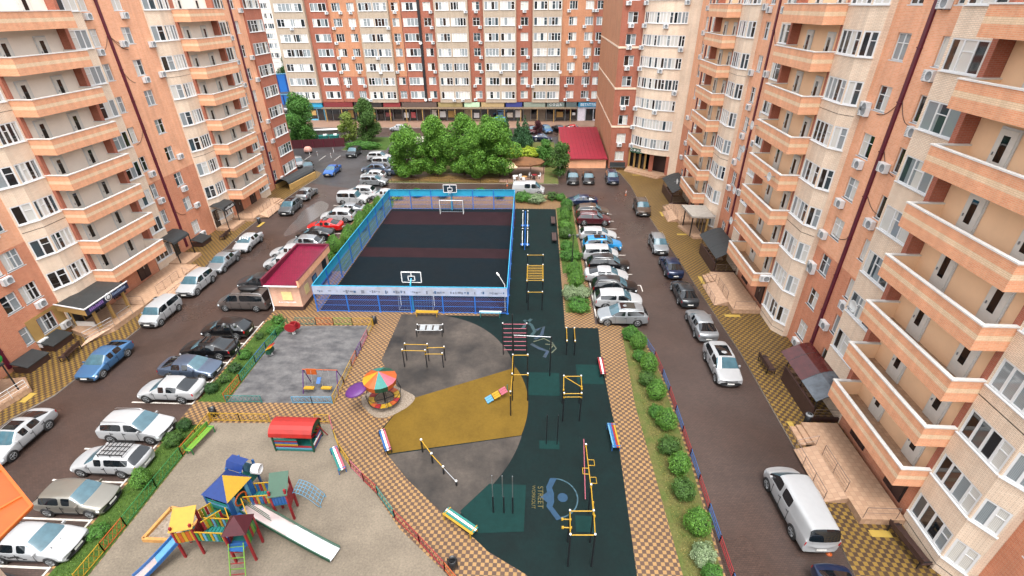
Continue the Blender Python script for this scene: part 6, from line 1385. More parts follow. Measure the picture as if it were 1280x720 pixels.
# slide castle ----------------------------------------------------------------------
t = tag(empty('play_tower', (0, 0, z0)), 'large colourful climbing castle with blue and yellow pyramid roof and two slides', 'climbing tower')
def tower(cx, cy, ang, w, d, floor, eave, post_mat, parts):
    Mx = Matrix.Rotation(R_(ang), 3, 'Z'); P = lambda x, y, z: tuple(Mx @ Vector((x * w / 2, y * d / 2, 0)) + Vector((cx, cy, z)))
    for sx in (-1, 1):
        for sy in (-1, 1): b = MB(); b.bar(P(sx, sy, 0), P(sx, sy, eave), .1); b.build('post', M[post_mat], t)
    b = MB(); b.prism([P(*q, 0)[:2] for q in ((-1, -1), (1, -1), (1, 1), (-1, 1))], floor - .06, floor); b.build('platform', M['tealp'], t)
    return P
def planks(P, e0, e1, za, zb, mats, n=5, vertical=True, skip=()):
    for i in range(n):
        if i in skip: continue
        f0, f1 = (i + .06) / n, (i + .94) / n; b = MB()
        if vertical:
            a, c = [e0[k] + (e1[k] - e0[k]) * f0 for k in (0, 1)], [e0[k] + (e1[k] - e0[k]) * f1 for k in (0, 1)]
            p, q = Vector(P(*a, 0)), Vector(P(*c, 0)); m_ = (p + q) / 2; L = (q - p).length; b.box((m_.x, m_.y, (za + zb) / 2), (L, .04, zb - za), rz=math.atan2(q.y - p.y, q.x - p.x))
        else:
            p, q = Vector(P(*e0, 0)), Vector(P(*e1, 0)); m_ = (p + q) / 2; b.box((m_.x, m_.y, za + (zb - za) * (f0 + f1) / 2), ((q - p).length, .04, (zb - za) * (f1 - f0)), rz=math.atan2(q.y - p.y, q.x - p.x))
        b.build('plank', M[mats[i % len(mats)]], t)
# main tower
P = tower(-16.35, 16.75, -15, 1.55, 1.55, 1.35, 2.65, 'blup', 0)
ap = P(0, 0, 3.45); cs_ = [P(-1.12, -1.12, 2.6), P(1.12, -1.12, 2.6), P(1.12, 1.12, 2.6), P(-1.12, 1.12, 2.6)]
for i, m_ in enumerate(('dkblu', 'yel', 'dkblu', 'dkblu')):
    b = MB(); b.add([cs_[i], cs_[(i + 1) % 4], ap], [(0, 1, 2)]); b.build('roof_panel', M[m_], t)
planks(P, (-1, -1), (1, -1), 1.35, 2.25, ['tealp', 'dkgrn', 'tealp', 'tealp', 'lblu'], 6, False); planks(P, (-1, -1), (1, -1), .5, 1.3, ['yel', 'redp', 'maroonp'], 4, False)
planks(P, (1, -1), (1, 1), 1.35, 2.5, ['blup', 'lblu'], 7, True, (2, 3, 4)); planks(P, (-1, 1), (-1, -1), 1.35, 2.3, ['blup'], 6); planks(P, (-1, 1), (1, 1), 1.35, 2.2, ['tealp', 'blup'], 6)
b = MB(); pc = Vector(P(1.02, -.1, 1.95)); rg = [tuple(pc + (Matrix.Rotation(R_(-15), 3, 'Z') @ Vector((0, .36 * math.cos(a), .36 * math.sin(a))))) for a in [i * math.pi / 10 for i in range(20)]]; b.tube(rg, .05, closed=True); b.build('porthole', M['orgp'], t)
# rear turret
P2 = tower(-16.45, 18.2, -15, 1.0, .9, 1.35, 2.6, 'blup', 0); b = MB()
for i in range(3):
    a0, a1 = math.pi * i / 3, math.pi * (i + 1) / 3; p = 0
    q = [P2(-1.15, -math.cos(a), 2.55 + .45 * math.sin(a)) for a in (a0, a1)] + [P2(1.15, -math.cos(a), 2.55 + .45 * math.sin(a)) for a in (a1, a0)]; b.add(q, [(0, 1, 2, 3)])
b.build('roof_panel', M['dkblu'], t); b = MB(); b.lathe([(0, 0), (.3, 0), (.3, .45), (.22, .45), (.22, .1), (0, .1)], n=14, axis='X'); b.v = [(x_ - 15.85, y_ + 18.3, z_ + 2.1) for x_, y_, z_ in b.v]; b.build('tube', M['white'], t); planks(P2, (-1, 1), (1, 1), 1.35, 2.2, ['lblu'], 5); planks(P2, (1, -1), (1, 1), 1.3, 1.9, ['tealp'], 4)
# left, right and front towers
for cx, cy, ang, w, d, mr, ev, sl, fl0 in ((-17.65, 14.85, 15, 1.05, 1.0, 'yel', 2.45, .22, 1.2), (-13.7, 17.05, 12, .95, 1.0, 'dkgrn', 2.5, .35, 1.35)):
    P = tower(cx, cy, ang, w * .85, d * .85, fl0, ev, 'redp', 0); b = MB(); b.add([P(-1.25, -1.25, ev - sl), P(1.25, -1.25, ev - sl), P(1.25, 1.25, ev + sl), P(-1.25, 1.25, ev + sl)], [(0, 1, 2, 3)]); b.add([P(-1.25, -1.25, ev - sl - .04), P(1.25, -1.25, ev - sl - .04), P(1.25, 1.25, ev + sl - .04), P(-1.25, 1.25, ev + sl - .04)], [(3, 2, 1, 0)]); b.build('roof_panel', M[mr], t)
    planks(P, (-1, -1), (1, -1), fl0, fl0 + .75, ['yel', 'orgp'] if mr == 'yel' else ['blup', 'blup'], 5); planks(P, (1, -1), (1, 1), fl0 - .4, fl0 + .6, ['redp'], 3); planks(P, (-1, -1), (-1, 1), fl0, fl0 + .6, ['redp'], 4, True, (1, 2))
P = tower(-14.75, 14.75, 8, 1.0, 1.0, 1.3, 2.3, 'redp', 0); ap = P(0, 0, 3.0); c4 = [P(-1.2, -1.2, 2.25), P(1.2, -1.2, 2.25), P(1.2, 1.2, 2.25), P(-1.2, 1.2, 2.25)]
for i in range(4): b = MB(); b.add([c4[i], c4[(i + 1) % 4], ap], [(0, 1, 2)]); b.build('roof_panel', M['maroonp'], t)
planks(P, (1, -1), (1, 1), 1.3, 2.0, ['limep', 'grnp', 'redp'], 5); planks(P, (-1, -1), (-1, 1), 1.0, 1.8, ['purp', 'redp'], 4); planks(P, (-1, -1), (1, -1), 1.25, 1.5, ['blup'], 1)
# bridges
def bridge(a, c, w, z, za_m, rails, n=9):
    A, B = Vector((*a, z)), Vector((*c, z)); d = (B - A).normalized(); nr = Vector((-d.y, d.x, 0)); b = MB()
    for i in range(n):
        p, q = A.lerp(B, (i + .08) / n), A.lerp(B, (i + .92) / n); m_ = (p + q) / 2; b.box(m_, ((q - p).length, w, .05), rz=math.atan2(d.y, d.x))
    b.build('bridge_deck', M[za_m], t)
    for s in (-1, 1):
        for i in range(n):
            p = A.lerp(B, (i + .5) / n) + nr * s * w / 2; b = MB(); b.box(p + Vector((0, 0, .35)), (.12, .03, .62), rz=math.atan2(d.y, d.x)); b.build('rail_board', M[rails[i % len(rails)]], t)
        b = MB(); b.bar(A + nr * s * w / 2 + Vector((0, 0, .7)), B + nr * s * w / 2 + Vector((0, 0, .7)), .05); b.build('handrail', M['yel'], t)
bridge((-17.25, 15.25), (-16.6, 16.0), .85, 1.3, 'tealp', ['redp', 'yel', 'limep'], 7); bridge((-17.0, 14.9), (-15.3, 14.9), .8, 1.2, 'tealp', ['grnp', 'yel', 'lblu']); bridge((-15.6, 16.95), (-14.1, 17.15), .85, 1.3, 'tealp', ['redp', 'yel', 'blup']); bridge((-15.0, 15.2), (-15.9, 16.2), .8, 1.3, 'blup', ['redp', 'maroonp'], 6)
# slides
def slide(path, w, bed, side, bedmats):
    P_ = [Vector(p) for p in path]; d = (P_[-1] - P_[0]); d.z = 0; d.normalize(); nr = Vector((-d.y, d.x, 0)) * w / 2
    k = len(P_) - 1
    for j, m_ in enumerate(bedmats):
        b = MB(); i0, i1 = k * j // len(bedmats), k * (j + 1) // len(bedmats)
        for i in range(i0, i1):
            a, c = P_[i], P_[i + 1]; b.quad(a - nr, c - nr, c + nr, a + nr); b.quad(a + nr - Vector((0, 0, .03)), c + nr - Vector((0, 0, .03)), c - nr - Vector((0, 0, .03)), a - nr - Vector((0, 0, .03)))
        b.build('slide_bed', m_, t)
    for s in (-1, 1):
        b = MB()
        for i in range(k): b.bar(P_[i] + nr * s + Vector((0, 0, .07)), P_[i + 1] + nr * s + Vector((0, 0, .07)), .05, .2)
        b.build('slide_side', M[side], t)
def spath(a, c, za, zc, n=14):
    out = []
    for i in range(n + 1):
        u = i / n; s = 1 - (1 - (1 - u)) ** 1.0; f_ = (1 - u); zz = zc + (za - zc) * (f_ ** 1.25 if u < .85 else f_ ** 1.25); out.append((a[0] + (c[0] - a[0]) * u, a[1] + (c[1] - a[1]) * u, zz))
    return out
wetsteel = pbr('slide_steel', 'bda9a6', .22, metal=.55, scale=.9, col2='c9bdb9'); lit = pbr('slide_lit_steel', 'd3d6d8', .25, metal=.5, var=.05)  # lit copy of the steel: brightness of the lower bed put into its colour
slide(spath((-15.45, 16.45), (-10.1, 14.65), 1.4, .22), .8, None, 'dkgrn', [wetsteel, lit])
slide(spath((-18.2, 14.5), (-19.6, 12.9), 1.2, .2), .65, None, 'blup', [M['lblu'], wetsteel])
for i in range(3): b = MB(); b.bar((-15.5, 16.0 + .45, 1.6 + .2 * i), (-13.9, 15.9, 1.0 + .2 * i), .03); b.build('handrail', M['dkgrn'], t)
# ladder and climbing arch
b = MB(); LA, LB = Vector((-14.75, 14.2, 1.3)), Vector((-14.4, 13.0, .05)); sx = Vector((.36, .05, 0))
for i in range(8): p = LA.lerp(LB, i / 7); b.bar(p - sx, p + sx, .035, mat=0 if i % 2 else 1)
for s in (-1, 1): b.bar(LA + sx * s + Vector((0, 0, .3)), LB + sx * s, .045, mat=1)
b.build('ladder', [M['redp'], M['limep']], t)
b = MB(); b.box((-14.75, 14.25, 1.28), (.8, .55, .05)); b.build('step', M['blup'], t)
b = MB()
for i in range(9):
    u = i / 8; x_ = -13.3 + 1.25 * u; zz = 1.35 * math.cos(u * 1.45) + .02; y_ = 17.75 + .1 * u - 0 * u; b.bar((x_, 17.35 + .2 * u, zz), (x_, 18.25 + .0 * u, zz), .03)
for yy in (17.4, 17.62, 17.85, 18.05, 18.25): b.tube([(-13.3 + 1.25 * u, yy, 1.35 * math.cos(u * 1.45) + .02) for u in [i / 8 for i in range(9)]], .018, n=5)
for yy in (17.5, 18.2): b.bar((-12.05, yy, .15), (-12.0, yy, 0), .04)
b.build('climbing_net', M['lblu'], t)
# swing on the grey area
t = tag(empty('swing', (-15.7, 27.5, z0)), 'small swing with yellow seats and an orange panel on the grey play area', 'swing')
for x_, m_ in ((-1.3, 'purp'), (1.35, 'purp')):
    for yy in (-.7, .7): b = MB(); b.tube([(x_, yy, 0), (x_ * .95, 0, 1.75)], .035); b.build('leg', M[m_], t)
b = MB(); b.tube([(-1.3, 0, 1.75), (1.35, 0, 1.75)], .035); b.build('top_bar', M['orgp'], t); b = MB(); b.box((-.65, 0, 1.55), (.75, .06, .5)); b.build('panel', M['orgp'], t); b = MB(); b.box((-.2, -.1, .8), (.3, .5, .06), M=Matrix.Rotation(.6, 3, 'X')); b.build('panel', M['blup'], t)
for x_, yy in ((-.85, -.5), (.45, -.45)):
    b = MB(); b.box((x_, yy, .42), (.75, .28, .1)); b.build('seat', M['yel'], t)
    b = MB(); 
    for q in (-.3, .3): b.bar((x_ + q, yy, .45), (x_ + q * .6, 0, 1.74), .015)
    b.build('chain', M['steel'], t)
def spring_rider(x, y, label, body, mats):
    t = tag(empty('spring_rider', (x, y, z0)), label, 'spring rider'); b = MB(); b.tube([(.12 * math.cos(a), .12 * math.sin(a), a * .014) for a in [i * .5 for i in range(46)]], .022, n=5); b.build('spring', M['white'], t); body(t, mats)
def heart(t, m):
    for s in (-1, 1): b = MB(); b.prism([(s * .12 + .5 * math.cos(a) * (1 if s > 0 else 1), .42 * math.sin(a)) for a in [i * math.pi / 8 for i in range(16)]], 0, .08); b.v = [(x_, s * .22 + z_, y_ + .75) for x_, y_, z_ in b.v]; b.build('side_panel', M['redp'], t)
    b = MB(); b.box((0, 0, .55), (.7, .4, .06)); b.build('seat', M['redp'], t); b = MB(); b.box((.35, 0, 1.0), (.06, .5, .3)); b.build('backrest', M['redp'], t)
def bird(t, m):
    b = MB(); b.box((0, 0, .45), (.35, .75, .3)); b.build('body', M['dkgrn'], t)
    for i, c in enumerate(('yel', 'orgp', 'redp')): b = MB(); b.box((.1, .28 * (i - 1) * .9, .85 + .0 * i), (.62, .22, .05), M=Matrix.Rotation(-.5, 3, 'Y')); b.build('wing', M[c], t)
spring_rider(-21.0, 34.3, 'glossy red spring rocker at the top left of the grey play area', heart, None); spring_rider(-21.6, 31.3, 'spring rocker with yellow, orange and red wings beside the left fence', bird, None)
# ------------------------------------------------------------------ porches, canopies and things round the houses
def rail(b, pts, h=.9, z=0, mid=2, mat=0):
    P_ = [Vector(p) for p in pts]
    for k in range(mid + 1): hh = h * (k + 1) / (mid + 1); b.tube([p + Vector((0, 0, hh)) for p in P_], .024 if k == mid else .014, n=5, mat=mat)
    for a, c in zip(P_, P_[1:]):
        n = max(1, int((c - a).length / 1.0))
        for i in range(n + 1): p = a.lerp(c, i / n); b.tube([p, p + Vector((0, 0, h))], .02, n=5, mat=mat)
M['railm'] = pbr('rail_brown_steel', '8d7a70', .35, metal=.5, var=.1)
M['canopyred'] = pbr('maroon_polycarbonate', '4c1d1c', .15, var=.25, scale=2, spec=.7); M['canopygrey'] = pbr('grey_polycarbonate', '5e666e', .12, scale=1.2, col2='3a3f45', spec=.8)
def porch(label, X, y0, y1, sgn, depth, h=.55, ramp=True, ymirror=False):
    """tiled entrance terrace along a house wall; X = outer edge, sgn = direction from edge to wall"""
    t = tag(empty('entrance_porch', (0, 0, .1)), label, 'porch'); b = MB(); xw = X + sgn * depth
    b.prism([(X, y0), (xw, y0), (xw, y1), (X, y1)], 0, h - .1); b.build('slab', M['terrace'], t)
    b = MB(); xo = X - sgn * 1.25; ya, yb = y0 + (y1 - y0) * .18, y0 + (y1 - y0) * .72
    b.add([(X - sgn * .002, ya, h - .1), (xo, ya, .02), (xo, yb, .02), (X - sgn * .002, yb, h - .1), (X - sgn * .002, ya, 0), (X - sgn * .002, yb, 0)], [(0, 1, 2, 3), (0, 4, 1), (3, 2, 5)]); b.build('ramp', M['terrace'], t)
    b = MB(); rail(b, [(xo, ya + .1, .0), (xo, yb, .0)], .85); rail(b, [(X, ya + .4, h - .1), (X, yb - .8, h - .1)], .9, mid=3); rail(b, [(X + sgn * .1, y0 + .06, h - .1), (xw - sgn * .5, y0 + .06, h - .1)], .85, mid=1); rail(b, [(xo, yb, .0), (X, yb, h - .1)], .85, mid=1); b.build('railing', M['railm'], t)
    b = MB()
    for i in range(2): b.b2((X - sgn * .35 * (2 - i), yb + .3, 0), (X, y1 - .1, .15 * (i + 1)))
    b.build('stair', M['terrace'], t)
    return t
def cellar(label, x0, x1, y0, y1, sgn, red=True):
    """stair well to the basement: dark parapet, arched plastic roof on thin posts"""
    t = tag(empty('cellar_entrance', (0, 0, .1)), label, 'cellar entrance'); b = MB(); b.b2((x0 - .08, y0, 0), (x0 + .08, y1, 1.25)); b.b2((x0, y0 - .08, 0), (x1, y0 + .08, .35)); b.build('parapet', M['dkbrown'], t)
    b = MB()
    for i in range(5): b.b2((x0 + .15, y1 - .3 - i * .4, 0), (x1 - .3, y1 - .3 - i * .4 + .3, .9 - i * .18))
    b.build('stair', M['terrace'], t)
    n = 7; ym = (y0 + y1) / 2
    for j, (ya, yb, m_) in enumerate(((ym, y1 + 1.2, 'canopyred' if red else 'roofdk'), (y0, ym, 'canopygrey' if red else 'roofdk'))):
        b = MB(); xs = [x0 - .35 * 0 + (x1 - x0) * i / n for i in range(n + 1)]; zz = [1.75 + .9 * math.sin((i / n) * math.pi * .5) for i in range(n + 1)]
        for i in range(n): b.quad((xs[i], ya, zz[i]), (xs[i + 1], ya, zz[i + 1]), (xs[i + 1], yb, zz[i + 1]), (xs[i], yb, zz[i])); b.quad((xs[i], yb, zz[i] - .02), (xs[i + 1], yb, zz[i + 1] - .02), (xs[i + 1], ya, zz[i + 1] - .02), (xs[i], ya, zz[i] - .02))
        b.build('roof_sheet', M[m_], t)
    for yy in (y0, ym, y1): b = MB(); b.bar((x0 + .05, yy, 1.2), (x0 + .05, yy, 1.78), .05); b.tube([(x0 + (x1 - x0) * i / n, yy, 1.74 + .9 * math.sin((i / n) * math.pi * .5)) for i in range(n + 1)], .025, n=5); b.build('frame', M['postblk'], t)
    b = MB(); rail(b, [(x0 + .2, y0, .25), (x1, y0, .25)], .8, mid=2); b.build('railing', M['railm'], t)
porch('tiled porch with double railings under the nearest right hand balconies', 18.05, 17.75, 24.9, 1, 2.35)
cellar('maroon and grey arched cellar canopy between the two nearest porches on the right', 18.95, 20.9, 25.5, 29.8, 1, True)
porch('tiled porch with railings under the second stack of right hand balconies', 18.3, 39.0, 46.3, 1, 2.5)
cellar('black roofed cellar entrance beside the second porch on the right', 18.9, 21.2, 46.8, 51.8, 1, False)
porch('tiled porch under the third stack of right hand balconies', 18.6, 59.8, 66.5, 1, 2.6)
cellar('black roofed cellar entrance below the corner tower', 19.2, 21.6, 67.4, 73.0, 1, False)
t = tag(empty('shop_entrance', (0, 0, .1)), 'ochre shop porch with a slate canopy standing between the second and third right hand porches', 'shop front'); b = MB(); b.prism([(19.2, 55.6), (21.6, 55.6), (21.6, 59.3), (18.2, 59.3)], 0, .3); b.build('slab', M['terrace'], t)
b = MB(); b.prism([(18.6, 55.6), (21.2, 55.4), (21.2, 59.4), (18.3, 59.5)], 2.75, 2.95); b.build('canopy', M['concrete'], t); b = MB(); b.b2((20.4, 55.5, .3), (20.55, 59.4, 2.75)); b.build('wall', M['ochrewall'], t)
b = MB(); 
for yy in (56.2, 57.4, 58.6): b.b2((20.34, yy - .4, .35), (20.4, yy + .4, 2.4))
b.build('glazing', M['glassdk'], t)
b = MB()
for yy in (55.9, 59.2): b.bar((18.8, yy, .3), (18.8, yy, 2.75), .12)
b.build('post', M['postblk'], t)
porch('long tiled porch with railings under the nearest left hand balconies', -37.0, 37.9, 46.2, -1, 3.2)
porch('tiled porch with railings under the farther left hand balconies', -37.6, 59.6, 67.6, -1, 3.2)
# shop with dark canopy under the near left bay
t = tag(empty('shop_entrance', (0, 0, .1)), 'corner shop under a slate canopy with a dark blue sign on the left', 'shop front')
b = MB(); b.prism([(-40.9, 33.6), (-37.6, 32.9), (-37.6, 37.6), (-40.6, 37.8)], 2.75, 3.0); b.build('canopy', M['roofdk'], t)
b = MB(); b.bar((-37.57, 32.85, 2.78), (-37.57, 37.65, 2.78), .06, .62); sg2 = b.build('sign', pbr('sign_navy', '181c38', .4), t)
b = MB(); b.bar((-40.85, 33.57, 2.75), (-37.6, 32.86, 2.75), .06, .6); b.build('fascia', M['ochrewall'], t); b = MB(); b.bar((-40.9, 33.53, 3.1), (-37.55, 32.8, 3.1), .09, .08); b.bar((-37.53, 32.8, 3.12), (-37.53, 37.7, 3.12), .09, .08); b.build('edge_trim', M['white'], t)
rr = random.Random(12); b = MB()
for i in range(9): b.b2((-37.54, 33.2 + i * .17, 2.66), (-37.52, 33.32 + i * .17, 2.66 + rr.choice([.22, .3])), 0)
for i in range(10): b.b2((-37.54, 35.75 + i * .16, 2.7), (-37.52, 35.86 + i * .16, 2.7 + rr.choice([.2, .26])), 1)
b.build('sign_lettering', [gl('sign_violet', 'b48be0', .5), gl('sign_paleblue', 'a8bbe0', .5)], sg2)
b = MB(); b.lathe([(.0, .02), (.36, .02), (.36, 0)], n=20, axis='X'); b.lathe([(.2, .03), (.27, .03), (.27, .02)], n=16, axis='X', mat=1); b.v = [(x_ - 37.54, y_ + 35.3, z_ + 2.85) for x_, y_, z_ in b.v]; b.build('sign_emblem', [M['white'], gl('sign_ink', '181c38', .4)], sg2)
b = MB(); b.b2((-40.7, 34.2, .1), (-40.55, 37.6, 2.75), 0); b.b2((-40.55, 34.2, .0), (-38.9, 34.3, .9), 1)
for yy in (34.6, 35.5, 36.4, 37.2): b.b2((-40.54, yy - .36, .3), (-40.5, yy + .36, 2.5), 2)
b.build('wall', [M['ochrewall'], M['coping'], M['glassdk']], t)
for yy in (34.0, 35.6, 37.4): b = MB(); b.b2((-38.3, yy - .1, .2), (-38.1, yy + .1, 2.7)); b.build('column', M['ochrewall'], t)
b = MB(); b.prism([(-40.6, 33.6), (-38.2, 32.7), (-37.2, 34.2), (-37.0, 37.8), (-40.6, 37.8)], 0, .45); b.add([(-38.2, 32.7, .45), (-37.2, 34.2, .45), (-38.4, 31.6, .02)], [(0, 2, 1)]); b.build('slab', M['terrace'], t)
b = MB(); rail(b, [(-38.3, 32.3, .2), (-37.2, 34.3, .45)], .9); rail(b, [(-37.1, 34.9, .45), (-37.0, 36.3, .45)], .9, mid=1); b.build('railing', M['steel'], t)
# ochre painted wall piece under the near left bay
def entry(label, X, y0, y1, sgn, z=2.7, sign=None):
    t = tag(empty('entrance_canopy', (0, 0, .1)), label, 'canopy'); xw = X + sgn * 1.7; b = MB(); n = 6
    for i in range(n):
        a0, a1 = i / n * math.pi / 2, (i + 1) / n * math.pi / 2; p, q = (X + sgn * 1.7 * (1 - math.cos(a0)), z + .7 * math.sin(a0)), (X + sgn * 1.7 * (1 - math.cos(a1)), z + .7 * math.sin(a1))
        b.quad((p[0], y0, p[1]), (q[0], y0, q[1]), (q[0], y1, q[1]), (p[0], y1, p[1])); b.quad((p[0], y1, p[1] - .03), (q[0], y1, q[1] - .03), (q[0], y0, q[1] - .03), (p[0], y0, p[1] - .03))
    b.build('roof_sheet', M['roofdk'], t); b = MB()
    for yy in (y0 + .1, y1 - .1): b = MB(); b.bar((X + sgn * .05, yy, 0), (X + sgn * .05, yy, z), .08); b.bar((X, yy, z), (xw, yy, z + .65), .05); b.build('frame', M['postblk'], t)
    b = MB(); b.b2((xw, y0 + .2, .1), (xw - sgn * .08, y1 - .2, 2.5), 0); b.build('door', M['glassdk'], t)
    b = MB(); b.b2((X - sgn * .6, y0, 0), (xw, y1, .35)); b.build('slab', M['terrace'], t)
    if sign:
        b = MB(); b.b2((X - sgn * .04, y0 + .3, z - .1), (X, y1 - .3, z + .45)); s_ = b.build('sign', M['postblk'], t); rr = random.Random(3); b = MB()
        for i in range(8): yy = y0 + .45 + i * (y1 - y0 - .9) / 8; b.b2((X - sgn * .06, yy, z + .05), (X - sgn * .04, yy + .12, z + .05 + rr.choice([.16, .24])))
        b.build('sign_lettering', M['white'], s_)
entry('black arched entrance canopy with a small white lettered sign under the farther left bay', -39.2, 56.4, 59.2, -1, 2.6, True)
entry('dark arched entrance canopy at the far end of the nearest left porch', -39.2, 46.6, 49.4, -1, 2.6)
# shop lower left corner and its porch
t = tag(empty('entrance_porch', (0, 0, .1)), 'small orange tiled porch with white rails cut by the left picture edge', 'porch'); b = MB(); b.prism([(-40.9, 24.0), (-38.0, 24.0), (-37.6, 26.3), (-39.0, 27.4), (-40.9, 27.0)], 0, .4); b.build('slab', M['terrace'], t); b = MB(); rail(b, [(-38.0, 24.0, .4), (-37.6, 26.2, .4)], .8); b.build('railing', M['whitemetal'], t)
b = MB(); b.tube([(-38.2, 26.0, .4), (-38.2, 26.0, 2.7)], .05); b.build('post', M['postblk'], t); b = MB(); b.prism([(-40.9, 23.5), (-38.3, 23.5), (-38.1, 26.1), (-40.9, 26.3)], 2.7, 2.85); b.build('canopy', M['roofdk'], t)
t = tag(empty('round_sign', (-39.5, 26.9, 2.6), R_(-75)), 'round green lit sign at the left picture edge', 'sign'); b = MB(); b.lathe([(0, .03), (.32, .03), (.34, 0), (.32, -.03), (0, -.03)], n=20, axis='Y'); b.build('sign_face', pbr('sign_green_bright', '0fae4a', .4), t); b = MB(); b.bar((0, 0, 0), (-.5, 0, .35), .04); b.build('bracket', M['postblk'], t)
for (x, y, lab) in ((-39.6, 29.2, 'dark brown flat cover of the cellar stairs beneath the near left windows'), (-39.8, 52.5, 'dark brown flat cover of the cellar stairs in the middle of the left block'), (-40.0, 32.0, 'dark brown flat cellar cover beside the corner shop steps')):
    t = tag(empty('cellar_cover', (x, y, .1)), lab, 'cellar cover'); b = MB(); b.add([(-1.2, -1.0, .95), (.1, -1.0, .6), (.1, 1.0, .6), (-1.2, 1.0, .95), (-1.2, -1.0, .88), (.1, -1.0, .53), (.1, 1.0, .53), (-1.2, 1.0, .88)], [(0, 1, 2, 3), (7, 6, 5, 4), (0, 4, 5, 1), (1, 5, 6, 2), (2, 6, 7, 3), (3, 7, 4, 0)]); b.build('cover', M['roofdk'], t); b = MB(); b.b2((-1.2, -.95, 0), (.0, -.85, .55)); b.b2((-1.2, .85, 0), (.0, .95, .55)); b.b2((-.08, -.85, 0), (.02, .85, .5)); b.build('wall', M['dkbrown'], t)
t = tag(empty('cellar_cover', (-39.2, 75.8, .1), R_(-10)), 'curved black cover over an ochre ramp at the far end of the left block', 'cellar cover'); b = MB()
for i in range(8):
    a0, a1 = math.pi * i / 8, math.pi * (i + 1) / 8; b.quad((-1.2 * math.cos(a0), -3, .7 + .9 * math.sin(a0)), (-1.2 * math.cos(a1), -3, .7 + .9 * math.sin(a1)), (-1.2 * math.cos(a1), 4, .7 + .9 * math.sin(a1)), (-1.2 * math.cos(a0), 4, .7 + .9 * math.sin(a0)))
b.build('cover', M['roofdk'], t); b = MB(); b.b2((1.15, -3, 0), (1.4, 4, .8)); b.b2((-1.3, -3, 0), (-1.15, 4, .7)); b.build('wall', M['ochrewall'], t)
bench(19.75, 16.4, 96, 2.3, ['dkbrown', 'dkbrown'], 'postblk', 'dark wooden bench with high back beneath the lowest near right bay window', back=True, w=.6)
bench(-38.2, 30.6, -80, 1.9, ['dkbrown', 'dkbrown'], 'postblk', 'dark wooden bench on the left pavement before the cellar cover', back=True, w=.6)
bench(-38.6, 54.4, -85, 1.9, ['dkbrown', 'dkbrown'], 'postblk', 'dark wooden bench on the left pavement in the middle of the block', back=True, w=.6)
bench(18.3, 31.2, 90, 1.9, ['dkbrown', 'dkbrown'], 'postblk', 'dark wooden bench beside the maroon cellar canopy on the right', back=True, w=.6)
for x, y, lab in ((18.7, 25.3, 'black litter bin at the near end of the right cellar parapet'), (-36.3, 38.6, 'black litter bin on the left porch ramp behind the boxy minivan'), (-36.6, 59.0, 'black litter bin at the steps of the farther left porch')):
    t = tag(empty('litter_bin', (x, y, .1)), lab, 'bin'); b = MB(); b.lathe([(.17, 0), (.2, .1), (.22, .75), (.19, .76), (.17, .3)], n=14); b.build('bucket', M['postblk'], t); b = MB(); b.lathe([(.23, .74), (.23, .8), (.15, .84)], n=14); b.build('rim', M['grey'], t)
# yellow warning tiles at the steps
TL = MB()
for x, y, w_, d_ in ((17.6, 24.6, .35, 1.6), (18.9, 17.2, 1.1, .4), (17.3, 45.2, .35, 1.8), (18.2, 38.6, 1.4, .4), (17.2, 63.8, .35, 1.7), (18.2, 57.0, 1.2, .4), (-37.4, 36.6, .4, .5), (-36.2, 58.6, .4, 1.6), (-36.4, 49.6, .4, 1.4), (-37.3, 25.6, .5, 1.0), (16.9, 81.4, 1.6, .35)): TL.b2((x - w_ / 2, y - d_ / 2, .1), (x + w_ / 2, y + d_ / 2, .108))
tag(TL.build('tactile_paving', pbr('tactile_yellow', K('c9a94e', .6), .6, var=.1)), kind='structure')
# red roofed low building beside the tower
t = tag(empty('ramp_building', (0, 0, 0)), 'low brick building with a sloping crimson sheet roof beside the corner tower', 'building'); b = MB(); b.prism([(4.9, 85.6), (12.1, 85.6), (12.4, 107), (4.6, 107)], 0, 1.75); b.build('wall', M['balc'], t)
b = MB(); V = [(4.7, 85.3, 1.75), (12.3, 85.3, 1.75), (12.5, 107.2, 2.5), (4.5, 107.2, 2.5)]; b.add(V + [(x_, y_, z_ - .15) for x_, y_, z_ in V], [(0, 1, 2, 3), (7, 6, 5, 4), (0, 4, 5, 1), (1, 5, 6, 2), (2, 6, 7, 3), (3, 7, 4, 0)])
b.build('roof', pbr('crimson_sheet', K('7a0f26', .95), .45, var=.12, scale=.5), t)
b = MB(); 
for i in range(12): x_ = 4.7 + i * .69; b.bar((x_, 85.3, 1.77), (x_ - .2 + i * .036, 107.2, 2.52), .04, .03)
b.build('roof_seam', pbr('crimson_seam', '610b1d', .45, var=.1), t)
t = tag(empty('garden_bench', (14.0, 84.6, .1)), 'dark covered bench against the foot of the corner tower', 'bench'); b = MB(); b.box((0, 0, .45), (2.6, .7, .08)); b.build('seat', M['roofdk'], t); b = MB(); b.box((0, .4, .8), (2.6, .06, .7)); b.build('backrest', M['roofdk'], t); b = MB(); 
for s in (-1.1, 1.1): b.box((s, 0, .2), (.1, .6, .42))
b.build('leg', M['postblk'], t)
